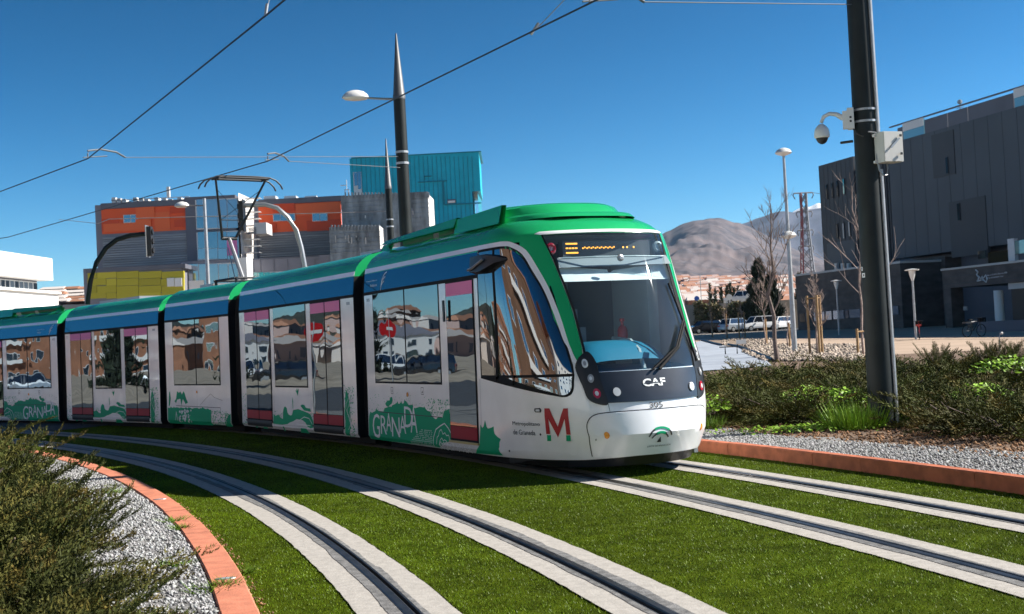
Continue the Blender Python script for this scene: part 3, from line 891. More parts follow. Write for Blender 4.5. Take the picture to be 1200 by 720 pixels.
mb.v = [tuple(M4 @ Vector(v)) for v in mb.v]; build('driver_seat', mb, 'cab_grey', tram)
mb = MB(); mb.lathe([(.07, 0), (.07, .38), (.05, .43), (.02, .45), (.02, .5), (.035, .5), (.035, .54)], F1.W(5.15, -.52, 1.42), 10); build('fire_extinguisher', mb, 'fire_red', tram, smooth=R(40))
mb = MB(); mb.quad(*[F1.W(5.94 - .16 * (z > 2.5), t, z) for t, z in ((.76, 2.44), (-.82, 2.44), (-.85, 2.66), (-.05, 2.58), (.02, 2.535), (.04, 2.59), (.79, 2.64))]); b_ = build('sun_blind', mb, 'blind', tram, recalc=False)
mb = MB(); mb.quad(F1.W(5.9, .80, 2.62), F1.W(5.9, -.86, 2.64), F1.W(5.82, -.84, 2.76), F1.W(5.82, .78, 2.75)); build('blind_upper', mb, 'cab_grey', tram, recalc=False)
cabbox('display_box', 5.60, 5.72, -.66, .64, 2.77, 2.97, 'cab_dark')
dsp = cabbox('display_shelf', 5.6, 5.74, -.72, .66, 2.745, 2.765, 'cab_light')
rows = MB()
def led(t, z, w, h): rows.quad(F1.W(5.728, t, z), F1.W(5.728, t - w, z), F1.W(5.728, t - w, z + h), F1.W(5.728, t, z + h))
for z in (2.93, 2.935): pass
led(.60, 2.925, .17, .02)
for k in range(4): led(.60 - k * .045, 2.868, .035, .018)
led(.60, 2.808, .18, .02)
rnd = random.Random(2)
t = .36
for ch in 'ALBOLOTE':
    for k in range(2): led(t - k * .028, 2.866 + .010 * k, .022, .018)
    t -= .062
for tt in (-.24, -.30, -.40): led(tt, 2.868, .022, .022)
build('display_text', rows, 'led_orange', tram, recalc=False)
for t in (.80, -.80):
    mb = MB(); Mx = Matrix.Rotation(math.atan2(F1.es.y, F1.es.x), 4, 'Z') @ Matrix.Rotation(R(90), 4, 'Y')
    mb.lathe([(.075, 0), (.075, .03), (.05, .045), (.03, .02)], F1.W(5.68, t, 2.88), 16, Mx); build('camera_lens', mb, 'red_lens' if t > 0 else 'cab_light', tram)
mb = MB(); mb.tube([F1.W(5.85, .78, 2.74), F1.W(5.95, .3, 2.745), F1.W(5.95, -.3, 2.745), F1.W(5.85, -.78, 2.74)], .012, 5); build('blind_rail', mb, 'cab_light', tram)
mb = MB(); Mx = Matrix.Rotation(math.atan2(F1.es.y, F1.es.x), 4, 'Z') @ Matrix.Rotation(R(90), 4, 'Y')
mb.lathe([(.045, 0), (.045, .02), (.02, .03)], F1.W(6.02, -.02, 2.72), 14, Mx); build('blind_lock', mb, 'metal_grey', tram)
# wiper
wp = MB(); P = [F1.S(7.40, 1.29, .05), F1.S(7.72, 1.52, .07), F1.S(8.03, 1.83, .07)]
wp.tube(P, .020, 6); wp.tube([F1.S(7.33, 1.29, .05), F1.S(7.68, 1.52, .08), F1.S(8.00, 1.85, .07)], .014, 6)
w_ = build('wiper', wp, 'rubber', tram)
wb = MB(); wb.tube([F1.S(8.02, 2.36, .03), F1.S(8.05, 2.1, .035), F1.S(8.07, 1.84, .04), F1.S(8.10, 1.6, .035), F1.S(8.10, 1.36, .03)], .014, 6); build('wiper_blade', wb, 'rubber', tram)

# mirror camera pod in the corner over the door
mb = MB(); vs = []
for q, z0, z1, o_ in ((4.44, 2.66, 2.80, .02), (4.52, 2.64, 2.89, .12), (4.9, 2.63, 2.895, .13), (5.30, 2.72, 2.86, .10), (5.52, 2.76, 2.82, .02)):
    vs += [F1.S(q, z0, .0), F1.S(q, z0 + .02, o_), F1.S(q, z1 - .03, o_), F1.S(q, z1, .0)]
mb.add(vs, [(i * 4 + j, i * 4 + j + 1, i * 4 + 5 + j, i * 4 + 4 + j) for i in range(4) for j in range(3)] + [(0, 1, 2, 3), (16, 17, 18, 19)])
build('mirror_pod', mb, 'tram_black', tram, smooth=R(40))
mb = MB(); mb.tube([F1.S(4.5, 2.69, .135), F1.S(4.7, 2.705, .15), F1.S(4.92, 2.76, .15), F1.S(5.05, 2.80, .14)], .018, 6); build('mirror_trim', mb, 'metal_grey', tram)
mb = MB(); mb.box((0, 0, 0), (.05, .02, .3)); M4 = Matrix.Translation(F1.S(3.47, 2.2, .06)) @ Matrix.Rotation(math.atan2(F1.es.y, F1.es.x), 4, 'Z'); mb.v = [tuple(M4 @ Vector(v)) for v in mb.v]; build('door_mirror', mb, 'tram_black', tram)

# --- side artwork (flat print on the skirt)
def spray(q0, q1, z0, z1, n, seed, s=.02, bias=1.):
    rnd = random.Random(seed); o = []
    for _ in range(n):
        q = rnd.uniform(q0, q1); z = z0 + (z1 - z0) * rnd.random() ** bias; k = s * rnd.uniform(.3, 1)
        o.append([(q - k, z), (q - k * .2, z - k * .7), (q + k, z + k * .1), (q + k * .1, z + k * .8)])
    return o
def jagged(q0, q1, z0, zt_, seed, dq=.05, amp=.06):
    rnd = random.Random(seed); o = [(q1, z0), (q0, z0)] if False else [(q0, z0)]
    q = q0
    while q < q1:
        o.append((q, zt_(q) + rnd.uniform(-amp, amp))); q += dq * rnd.uniform(.5, 1.5)
    o += [(q1, zt_(q1)), (q1, z0)]
    return o
GR1 = [(.02, .24), (.03, .55), (.058, .628), (.113, .692), (.185, .673), (.369, .71), (.402, .763), (.44, .73), (.522, .713), (.739, .71), (.778, .763), (.964, .788), (1.04, .80), (1.09, .79), (1.138, .821), (1.28, .844), (1.33, .86), (1.376, .886), (1.40, .85), (1.446, .848), (1.50, .87), (1.532, .899), (1.57, .85), (1.64, .863), (1.668, .922), (1.70, .90), (1.748, .894), (1.80, .86), (1.852, .838), (2.01, .852), (2.033, .804), (2.12, .80), (2.293, .826), (2.444, .818), (2.469, .835), (2.52, .80), (2.589, .773), (2.686, .765), (2.758, .693), (2.9, .66), (3.0, .70), (3.139, .687), (3.215, .789), (3.30, .80), (3.379, .821), (3.422, .75), (3.43, .41), (3.38, .36), (3.30, .35), (2.94, .255), (2.66, .26), (1.836, .254), (.82, .243)]
def art_cab(fr, flip):
    """flip: letters must read backwards along the frame"""
    a = wrap('side_artwork', fr, GR1, 'art_green', .003, rim=False)
    wrap('art_detail', fr, [[(.821, .835), (.915, .887), (1.031, .895), (1.044, .939), (1.135, .951), (1.159, .898), (1.11, .841), (1.025, .819), (.964, .788), (.879, .799)]] + spray(2.6, 3.42, .72, .95, 130, 1, .022, 1.6) + spray(.05, 1.0, .72, .98, 60, 2, .014, 1.8) + spray(1.0, 2.6, .84, 1.02, 60, 3, .012, 2.2), 'art_green', .0035, rim=False, parent=a)
    L = (('G', .216, .276, .547, .664), ('R', .594, .35, .868, .644), ('A', .842, .40, 1.088, .689), ('N', 1.098, .332, 1.441, .636), ('A', 1.435, .397, 1.706, .666), ('D', 1.647, .499, 1.988, .814), ('A', 1.90, .427, 2.175, .81))
    for ch, x0, z0, x1, z1 in L:
        if flip:
            c = 1.2; x0, x1 = 2 * c - x1, 2 * c - x0
        me = textmesh(ch, x0, z0, x1, z1, flip=flip)
        wrap('art_letter', fr, None, 'art_white', .005, rim=False, mesh=me, parent=a, smooth=False)
    wrap('art_line', fr, [(.549, .694), (3.14, .688), (3.14, .70), (.549, .707)], 'text_dark', .006, rim=False, parent=a)
    arch = strip([(2.765, .265), (2.80, .40), (2.893, .513), (3.06, .57), (3.219, .612), (3.35, .55), (3.43, .49)], .018) + strip([(2.90, .30), (2.93, .40), (2.99, .43), (3.02, .49), (3.092, .523), (3.148, .455), (3.22, .48), (3.28, .44), (3.358, .451), (3.40, .37)], .013) + strip([(3.0, .28), (3.03, .36), (3.1, .40), (3.16, .36), (3.2, .38), (3.28, .36), (3.31, .28)], .012)
    for cx in (3.06, 3.17, 3.26):
        arch += strip([(cx + .035 * math.cos(k * .7), .31 + .035 * math.sin(k * .7)) for k in range(10)], .008)
    rnd = random.Random(6)
    for i in range(22):
        for j in range(9):
            q = 1.86 + i * .042 + (j % 2) * .02; z = .262 + j * .027
            if z < .262 + (q - 1.80) * .42 and q < 2.74 and rnd.random() < .85: arch += strip([(q, z), (q + .03, z + .012)], .008)
    wrap('art_outline', fr, arch, 'art_white', .005, rim=False, parent=a)
    wrap('art_spray', fr, spray(3.0, 4.1, .24, .34, 240, 5, .018), 'art_white', .0055, rim=False, parent=a)
    if not flip: wrap('side_artwork', fr, [(4.19, .243), (4.30, .30), (4.391, .36), (4.442, .644), (4.50, .60), (4.543, .62), (4.585, .707), (4.62, .62), (4.648, .597), (4.72, .61), (4.788, .632), (4.785, .58), (4.798, .536), (4.86, .50), (4.935, .473), (4.90, .43), (4.897, .374), (4.88, .34), (4.935, .262)], 'art_green', .003, rim=False)
    # small signs
    wrap('side_sign', fr, strip([(1.10, 1.10), (1.19, 1.10), (1.19, 1.0), (1.10, 1.0), (1.10, 1.10)], .008) + strip([(2.36, 1.11), (2.46, 1.11), (2.46, 1.01), (2.36, 1.01), (2.36, 1.11)], .008) + [[(1.13, 1.03), (1.16, 1.03), (1.15, 1.07)], [(2.38, 1.03), (2.43, 1.03), (2.42, 1.07)]], 'text_dark', .003, rim=False)
    wrap('side_marker', fr, disc(1.807, .998, .034, .034, 12), 'orange_lens', .012)
    tramtext('section_number', fr, '305' if not flip else '305', (.12, 2.49, .27, 2.54), 'text_dark', .004, flip=flip)
    # operator writing on the glass band
    x = (.10, .62) if not flip else (.75, 1.2)
    o = wrap('band_logo', fr, None, 'art_white', .008, rim=False, mesh=textmesh('Transporte Público de', x[0], 2.80, x[1], 2.83, flip=flip), smooth=False)
    wrap('band_text', fr, None, 'art_white', .008, rim=False, mesh=textmesh('Andalucía', x[0] + .2, 2.72, x[1], 2.765, flip=flip), parent=o, smooth=False)
    c = .80 if not flip else .45; sg = 1 if not flip else -1
    sw = []
    for rr_, zc in ((.26, 2.66), (.20, 2.65), (.14, 2.64)):
        pts = [(c + sg * (rr_ * (1 - math.cos(R(k))) * 1.1), zc + rr_ * math.sin(R(k))) for k in range(0, 85, 12)]
        sw += strip(pts, .016)
    wrap('band_swirl', fr, sw, 'art_white', .008, rim=False, parent=o)
art_cab(F1, False); art_cab(F5, True)
def art_mid(fr, dx, k):
    blob = [(1.911, .345), (1.936, .537), (2.05, .50), (2.211, .531), (2.35, .47), (2.461, .451), (2.47, .58), (2.507, .649), (2.56, .69), (2.615, .693), (2.69, .66), (2.72, .58), (2.78, .546), (2.87, .53), (2.955, .538), (3.0, .60), (3.028, .635), (3.3, .66), (3.597, .625), (3.8, .60), (3.917, .574), (4.04, .462), (4.05, .34), (3.9, .32), (3.75, .35), (3.65, .42), (3.5, .46), (3.2, .47), (3.0, .42), (2.85, .40), (2.7, .36), (2.4, .34)]
    blob = [(q - dx, z) for q, z in blob]
    a = wrap('side_artwork', fr, blob, 'art_green', .003, rim=False)
    det = [[(q - dx, z) for q, z in p] for p in ([(3.15, 1.02), (3.22, .99), (3.25, 1.045), (3.30, 1.0), (3.37, 1.05), (3.31, .95), (3.28, .9), (3.25, .95)], [(2.99, .82), (3.02, .88), (3.03, .80), (3.035, .66), (3.015, .66)], [(3.42, .72), (3.5, .75), (3.62, .74), (3.7, .69), (3.9, .68), (3.95, .62), (3.6, .64)], [(3.29, .22), (3.41, .31), (3.7, .31), (3.73, .22)], [(2.4, .22), (2.44, .31), (2.52, .31), (2.47, .22)], [(1.2, .225), (1.22, .26), (1.5, .26), (1.47, .225)], [(.75, .225), (.78, .26), (.9, .26), (.86, .225)])]
    det += spray(1.93 - dx, 2.5 - dx, .36, .60, 50, k, .022) + spray(3.9 - dx, 4.05 - dx, .34, .6, 20, k + 1, .022)
    det += spray(.02, .30, .28, .95, 70, k + 2, .022, 1.5)
    f0 = 5.53 if dx == 0 else 5.13
    fan = [(f0, .26), (f0 + .02, .50), (f0, .62), (f0 + .03, .80), (f0 + .06, .98), (f0 + .12, 1.03), (f0 + .20, .9), (f0 + .24, .7), (f0 + .25, .4), (f0 + .18, .26)]
    wrap('art_detail', fr, det + [fan] + spray(f0, f0 + .42, .24, 1.12, 160, k + 3, .026, 1.3), 'art_green', .0035, rim=False, parent=a)
    ln = []
    for j in range(4): ln += strip([(f0 + .16 + .10 * math.sin(t_ * 1.1 + j) * (1 - j * .15) + j * .05, .36 + t_ * .09) for t_ in range(7)], .009)
    ln += strip([(3.3 - dx, .44), (3.6 - dx, .52), (3.85 - dx, .50), (4.0 - dx, .40)], .012) + strip([(3.2 - dx, .38), (3.9 - dx, .37)], .012)
    wrap('art_outline', fr, ln, 'art_white', .005, rim=False, parent=a)
    wrap('section_number', fr, [[(.08, 2.48), (.2, 2.48), (.2, 2.49), (.08, 2.49)], [(.08, 2.52), (.2, 2.52), (.2, 2.53), (.08, 2.53)], [(fr.L - .3, 2.48), (fr.L - .15, 2.48), (fr.L - .15, 2.53), (fr.L - .3, 2.53)]], 'metal_grey', .004, rim=False)
art_mid(F2, 0., 21); art_mid(F4, .26, 31)
g3 = jagged(.04, 2.5, .22, lambda q: .60 - .12 * max(0, q - 2.2), 9, .06, .02)
a = wrap('side_artwork', F3, g3, 'art_green', .003, rim=False)
wrap('art_detail', F3, spray(2.3, 3.3, .24, .55, 160, 44, .03, 1.4) + spray(3.2, 3.48, .22, .50, 120, 46, .03) + [[(.10, .62), (.15, .95), (.20, .98), (.24, .8), (.17, .64)], [(.45, .74), (.55, .80), (.62, .98), (.72, .94), (.82, .97), (.90, .90), (1.0, .98), (1.06, .93), (1.15, .80), (1.24, .72), (1.1, .68), (.95, .80), (.86, .64), (.8, .80), (.62, .78), (.55, .70)], [(3.25, .22), (3.5, .22), (3.5, .5), (3.4, .46), (3.3, .36)]], 'art_green', .0035, rim=False, parent=a)
wrap('art_outline', F3, spray(.7, 1.4, .26, .55, 60, 47, .05) + strip([(.5, .3), (.55, .5), (.62, .3)], .02), 'art_white', .005, rim=False, parent=a)
wrap('art_line', F3, strip([(.55, .64), (3.0, .62), (3.0, .36)], .012) + strip([(1.9, .66), (2.2, .80), (2.5, .92), (2.7, .84), (3.1, .78)], .007), 'text_dark', .006, rim=False, parent=a)
wrap('side_marker', F3, disc(1.75, .96, .03, .03, 10), 'orange_lens', .012)
# small roof boxes seen over the edge, and the pantograph
for fr, s0, s1 in ((F2, 4.6, 5.9), (F3, .3, 1.0), (F4, .5, 3.)):
    mb = MB(); mb.obox(fr.W(s0, .5, 3.355), fr.W(s1, .5, 0) - fr.W(s0, .5, 0), fr.W(0, -1, 0) - fr.W(0, 0, 0), (0, 0, .10)); build('roof_equipment', mb, 'metal_grey', tram)
def pg(s, t, z): return F3.W(s, t, z)
pan = MB()
for t in (-.45, .45): pan.tube([pg(1.05, t, 3.50), pg(2.25, t, 3.50)], .03, 6)
for s in (1.1, 2.2): pan.tube([pg(s, -.5, 3.50), pg(s, .5, 3.50)], .03, 6)
for s in (1.1, 2.2):
    for t in (-.45, .45): pan.tube([pg(s, t, 3.34), pg(s, t, 3.5)], .035, 8)
pn = build('pantograph', pan, 'dark_metal', tram)
mb = MB(); mb.tube([pg(1.6, 0, 3.5), pg(.95, 0, 4.52)], [.055, .045], 8); mb.tube([pg(1.45, .12, 3.5), pg(.98, .06, 4.3)], .012, 5); build('lower_arm', mb, 'metal_grey', pn)
mb = MB()
for t in (1, -1): mb.tube([pg(.95, .17 * t, 4.52), pg(1.72, .62 * t, 5.80)], [.034, .026], 7)
mb.tube([pg(.95, -.2, 4.52), pg(.95, .2, 4.52)], .045, 8); mb.tube([pg(1.2, .3, 4.93), pg(1.2, -.3, 4.93)], .012, 5)
mb.tube([pg(1.2, .3, 4.93), pg(1.6, -.55, 5.6)], .007, 4); mb.tube([pg(1.2, -.3, 4.93), pg(1.6, .55, 5.6)], .007, 4)
build('upper_arm', mb, 'dark_metal', pn)
mb = MB()
for s in (1.55, 1.90):
    mb.tube([pg(s, t, z) for t, z in ((-.98, 5.60), (-.93, 5.70), (-.82, 5.80), (-.66, 5.86), (-.3, 5.875), (.3, 5.875), (.66, 5.86), (.82, 5.80), (.93, 5.70), (.98, 5.60))], .020, 6)
    mb.tube([pg(s, -.6, 5.835), pg(s, .6, 5.835)], .028, 6)
for t in (-.62, .62): mb.tube([pg(1.52, t, 5.83), pg(1.93, t, 5.83)], .025, 6)
build('collector_head', mb, 'dark_metal', pn)

# ------------------------------------------------------------------ overhead line
mat('wire', (.03, .035, .045), .45, metal=.4)
mat('span_grey', (.12, .13, .14), .6)
mat('galvanised', (.42, .43, .44), .45, metal=.5, var=.1, vscale=6)
mat('pole_dark', (.012, .017, .017), .55, spec=.3, var=.25, vscale=2.5)
mat('pole_cone', (.11, .115, .12), .5, metal=.2)
mat('lamp_white', (.72, .72, .70), .35)
mat('lamp_glass', (.75, .76, .74), .15, coat=1)
mat('cabinet_grey', (.58, .58, .55), .5, var=.05, vscale=3, bump=.03)
mat('sticker', (.7, .72, .72), .5)
mat('signal_black', (.018, .018, .02), .5)
ZW = 5.93
def wire(name, P, rad, label, cat='wire', group=None, m='wire'):
    mb = MB(); mb.tube(P, rad, 5)
    o = thing(name, P[0], label, cat, group)
    build('wire_run', mb, m, o)
    return o
wR = [onz(1090, -190, ZW), onz(691, 4, ZW), onz(314, 189, ZW), onz(10, 278, ZW - .05), onz(-160, 305, ZW - .1)]
wL = [onz(560, -190, ZW), onz(318, 13, ZW), onz(103, 186, ZW), onz(-30, 236, ZW - .05)]
wR += [Vector(pol(RR, R(q), 5.8)) for q in (70, 78, 86)]
wL += [Vector(pol(RL, R(q), 5.88)) for q in (51, 60, 70, 80)]
def sag(P, n=6): 
    o = []
    for a, b in zip(P[:-1], P[1:]):
        for k in range(n): o.append(a.lerp(b, k / n))
    return o + [P[-1]]
w1 = wire('contact_wire', sag(wR), .013, 'black overhead contact wire touching the pantograph of the tram')
w2 = wire('contact_wire', sag(wL), .013, 'black overhead contact wire crossing the open sky at the upper left')
def steady(parent, p, q, lift=.12):
    """clamp, bent arm and end fitting between the contact wire at p and the span wire towards q"""
    mb = MB(); d = (q - p).normalized(); u = Vector((0, 0, 1))
    mb.tube([p, p + u * .10, p + u * .16 + d * .05], .014, 6)
    mb.tube([p + u * .16 - d * .0, p + u * .19 + d * .35, p + u * .13 + d * .75, p + u * .02 + d * .98], .020, 6)
    mb.tube([p + u * .02 - d * .12, p + u * .05 + d * .5], .012, 5)
    return build('steady_arm', mb, 'span_grey', parent)
# span wires run from the poles to the contact wires
P1B = Vector((5.56, 19.58, .125)); P2B = Vector((-2.82, 35.3, .12)); P3B = Vector((-5.15, 56., .3))
def polept(B, z): return Vector((B.x, B.y, z))
sa = [(wL[2], polept(P2B, 6.95)), (wR[2], polept(P2B, 6.64)), (wR[1], polept(P1B, 6.62))]
for (p, q), lab in zip(sa, ('thin span wire from the middle pole out to the farther contact wire', 'thin span wire from the middle pole to the wire above the pantograph', 'thin span wire from the near dark pole out over the tracks')):
    d = (q - p).normalized()
    o = thing('span_wire', q, lab, 'wire', 'span wires of the overhead line')
    mb = MB(); mb.tube([p + Vector((0, 0, .02)) + d * .98, q], .008, 5); build('wire_run', mb, 'span_grey', o)
    steady(o, p, q)
p = onz(8, 278, ZW - .05); p3 = at(128, 257, 56); q3 = polept(P3B, 7.62)
o = thing('span_wire', q3, 'pale span wire from the thin far pole across the orange building', 'wire', 'span wires of the overhead line')
mb = MB(); mb.tube([p3, q3], .014, 5); mb.tube([p3, p3 + (p3 - q3).normalized() * .5 + Vector((0, 0, -.18))], .018, 5); mb.tube([p3 + (p3 - q3).normalized() * .5 + Vector((0, 0, -.18)), p3 + (p3 - q3).normalized() * 2.2 + Vector((0, 0, .05))], .012, 5); build('wire_run', mb, 'galvanised', o)
for pt, up_, par in ((onz(622, 41, ZW), onz(700, -40, ZW + .9), w1), (onz(311, 19, ZW), onz(330, -60, ZW + .9), w2)):
    mb = MB(); mb.tube([pt, pt.lerp(up_, .12) + Vector((0, 0, .05))], .02, 6); mb.tube([pt.lerp(up_, .1), up_], .007, 5); build('hanger', mb, 'galvanised', par)

def tram_pole(B, z_shaft, z_tip, r0, r1, label, lamp_dir=None, lamp_z=0):
    o = thing('catenary_pole', B, label, 'pole', 'tapered dark tramway poles')
    mb = MB(); n = 8; mb.lathe([(r0, 0), (r0 + (r1 - r0) * .5, z_shaft * .5), (r1, z_shaft)], B, 20); build('shaft', mb, 'pole_dark', o, smooth=R(40))
    mb = MB(); mb.lathe([(r1 * 1.04, z_shaft), (r1 * 1.06, z_shaft + .12), (r1 * .98, z_shaft + .14), (.02, z_tip), (.005, z_tip + .02)], B, 20); build('cone', mb, 'pole_cone', o, smooth=R(40))
    mb = MB(); mb.lathe([(r0 + .10, 0), (r0 + .10, .03), (r0 + .01, .03)], B, 16); build('base_plate', mb, 'pole_dark', o)
    for z in (6.64, 6.95):
        mb = MB(); rr_ = r0 + (r1 - r0) * z / z_shaft; mb.lathe([(rr_ + .004, z - .03), (rr_ + .012, z - .03), (rr_ + .012, z + .03), (rr_ + .004, z + .03)], B, 16); build('band', mb, 'galvanised', o)
    if lamp_dir:
        d = Vector(lamp_dir).normalized(); a = Vector((B.x, B.y, lamp_z))
        mb = MB(); mb.tube([a, a + d * .5 + Vector((0, 0, .02)), a + d * .95 + Vector((0, 0, .06))], [.035, .03, .03], 8); build('lamp_arm', mb, 'metal_grey', o)
        mb = MB(); c = a + d * 1.2 + Vector((0, 0, .06)); Mx = Matrix.Rotation(math.atan2(d.y, d.x), 4, 'Z') @ Matrix.Diagonal((1.25, .75, 1, 1))
        mb.lathe([(.30, 0), (.30, .02), (.27, .09), (.19, .17), (.08, .21), (.01, .22)], c, 18, Mx); lh = build('lamp_head', mb, 'lamp_white', o, smooth=R(50))
        mb = MB(); mb.lathe([(.28, -.001), (.24, -.05), (.1, -.075), (.01, -.08)], c, 18, Mx); build('diffuser', mb, 'lamp_glass', lh, smooth=R(50))
    return o
tram_pole(P1B, 9.6, 11.4, .205, .155, 'thick dark tramway pole carrying a dome camera and a grey box')
pl2 = tram_pole(P2B, 8.42, 10.25, .19, .165, 'dark tramway pole with pale pointed tip and a street lamp arm', (-.98, -.15, 0), 8.55)
tram_pole(P3B, 8.3, 10.5, .175, .145, 'far thin tramway pole with pale pointed tip, left of the lamp pole')

# things fixed to the near pole
def onpole(z, off, ang):
    """a point at the pole surface: ang 0 = towards the camera, 90 = to the right"""
    c = Vector((P1B.x, P1B.y, z)); f = Vector((-P1B.x, -P1B.y, 0)).normalized(); r_ = Vector((-f.y, f.x, 0))
    rad = .205 + (.155 - .205) * z / 9.6
    return c + (f * math.cos(R(ang)) + r_ * math.sin(R(ang))) * (rad + off)
f_ = Vector((-P1B.x, -P1B.y, 0)).normalized(); r_ = Vector((-f_.y, f_.x, 0)); u_ = Vector((0, 0, 1))
root = [q for q in COL.objects if q.name == 'catenary_pole'][0]
mb = MB()
for k in range(24):
    z0 = .1 + k * .175; z1 = z0 + .175
mb.tube([onpole(z, .02, 72) for z in np.linspace(.05, 4.05, 12)], .030, 8); build('conduit', mb, 'galvanised', root)
mb = MB(); mb.tube([onpole(z, .02, 66) for z in np.linspace(4.62, 9.4, 12)], .032, 8); build('conduit', mb, 'galvanised', root)
for z in (4.98, 4.80):
    mb = MB(); mb.lathe([(.188, z - .016), (.198, z - .016), (.198, z + .016), (.188, z + .016)], P1B * Vector((1, 1, 0)) if False else Vector((P1B.x, P1B.y, 0)), 20); build('band', mb, 'galvanised', root)
for q, z, w, h in ((-62, 2.55, .035, .05), (-52, 2.45, .04, .045)):
    mb = MB(); c = onpole(z, .004, q); a = math.atan2(c.y - P1B.y, c.x - P1B.x)
    if w < .04:
        vs = [c + u_ * (.034 * math.cos(t)) + Vector((-math.sin(a), math.cos(a), 0)) * (.03 * math.sin(t)) for t in np.linspace(0, 2 * math.pi, 14)[:-1]]
        mb.quad(*vs)
    else:
        t_ = Vector((-math.sin(a), math.cos(a), 0)); mb.quad(c - t_ * .035 - u_ * .035, c + t_ * .035 - u_ * .035, c + t_ * .035 + u_ * .035, c - t_ * .035 + u_ * .035)
    st_ = build('sticker', mb, 'sticker', root, recalc=False)
    mb = MB(); c = onpole(z, .006, q + 1); t_ = Vector((-math.sin(a), math.cos(a), 0))
    mb.quad(c - t_ * .012 - u_ * .015, c + t_ * .012 - u_ * .015, c + t_ * .012 + u_ * .015, c - t_ * .012 + u_ * .015); build('sticker_mark', mb, 'text_dark', st_, recalc=False)
# cabinet: its door looks towards the camera's right
cb = thing('junction_cabinet', onpole(4.33, .02, 62), 'light grey cabinet strapped to the near dark pole under the camera bracket', 'cabinet')
c0 = Vector((P1B.x, P1B.y, 0)) + f_ * .13 + r_ * .10
ang = R(36)
ex = (r_ * math.cos(ang) - f_ * math.sin(ang)); ex.normalize(); ey = Vector((-ex.y, ex.x, 0))
if ey.dot(f_) < 0: ey = -ey
o0 = c0 + u_ * 4.13
mb = MB(); mb.obox(o0 + ey * .03, ex * .34, ey * .22, u_ * .46); build('cabinet_body', mb, 'cabinet_grey', cb)
mb = MB(); mb.obox(o0 + ey * .252 + ex * .005 + u_ * .005, ex * .33, ey * .018, u_ * .45); dr = build('cabinet_door', mb, 'cabinet_grey', cb)
mb = MB(); a_ = o0 + ey * .285
mb.prism([a_ + ex * .10 + u_ * .20, a_ + ex * .115 + u_ * .20, a_ + ex * .275 + u_ * .345, a_ + ex * .26 + u_ * .36, a_ + ex * .105 + u_ * .235], ey * .01); build('door_scratch', mb, 'metal_grey', dr)
for z in (.375, .10):
    mb = MB(); mb.obox(a_ + ex * .268 + u_ * z, ex * .03, ey * .02, u_ * .035); build('lock', mb, 'signal_black', dr)
mb = MB(); mb.obox(o0 - ex * .05 + ey * .05 + u_ * .40, ex * .06, ey * .04, u_ * .04); mb.obox(o0 - ex * .05 + ey * .05 + u_ * .0, ex * .06, ey * .04, u_ * .04); build('mounting_bracket', mb, 'lamp_white', cb)
mb = MB(); q = o0 + ex * .05 + ey * .1
mb.tube([onpole(4.62, .03, 10), onpole(4.60, .05, 40), onpole(4.48, .06, 45), onpole(4.2, .05, 38), onpole(4.02, .07, 42), onpole(3.94, .10, 52), onpole(3.95, .12, 66), onpole(4.05, .12, 72), onpole(4.15, .11, 74)], .014, 6); build('cable', mb, 'metal_grey', cb)
# dome camera
cm = thing('surveillance_camera', onpole(4.85, .05, -60), 'white dome camera on a curved bracket at the left of the near pole', 'camera')
b0 = onpole(4.85, .0, -62); lft = -r_
mb = MB(); mb.obox(b0 - f_ * .02 - u_ * .16 + lft * .0, lft * .10, f_ * .16, u_ * .32); mb.obox(b0 + f_ * .02 - u_ * .15 + lft * .10, lft * .07, f_ * .1, u_ * .27); br = build('wall_bracket', mb, 'lamp_white', cm)
for z in (.0, -.06):
    mb = MB(); mb.obox(b0 + f_ * .141 + u_ * z + lft * .035, lft * .03, f_ * .004, u_ * .03); build('bracket_slot', mb, 'signal_black', br)
e0 = b0 + lft * .16 + f_ * .06 + u_ * .02
arm = [e0, e0 + lft * .10 + u_ * .07, e0 + lft * .2 + u_ * .09, e0 + lft * .29 + u_ * .05, e0 + lft * .33 - u_ * .04]
mb = MB(); mb.tube(arm, [.045, .035, .03, .03, .03], 8); build('bracket_arm', mb, 'lamp_white', cm, smooth=R(50))
hd = arm[-1]
mb = MB(); mb.lathe([(.03, -.02), (.07, -.05), (.105, -.1), (.118, -.16), (.118, -.215), (.10, -.235)], hd, 18); dm = build('camera_housing', mb, 'lamp_white', cm, smooth=R(40))
mb = MB(); mb.lathe([(.092, -.225), (.088, -.26), (.065, -.30), (.03, -.325), (.005, -.33)], hd, 16); build('camera_dome', mb, 'signal_black', dm, smooth=R(60))
mb = MB(); mb.tube([b0 + f_ * .1 - u_ * .16 + lft * .02, b0 + f_ * .11 - u_ * .24 - lft * .03, onpole(4.56, .03, -10)], .014, 6); mb.tube([onpole(4.52, .02, -80), onpole(4.52, .20, -95)], .022, 6); build('camera_cable', mb, 'signal_black', cm)

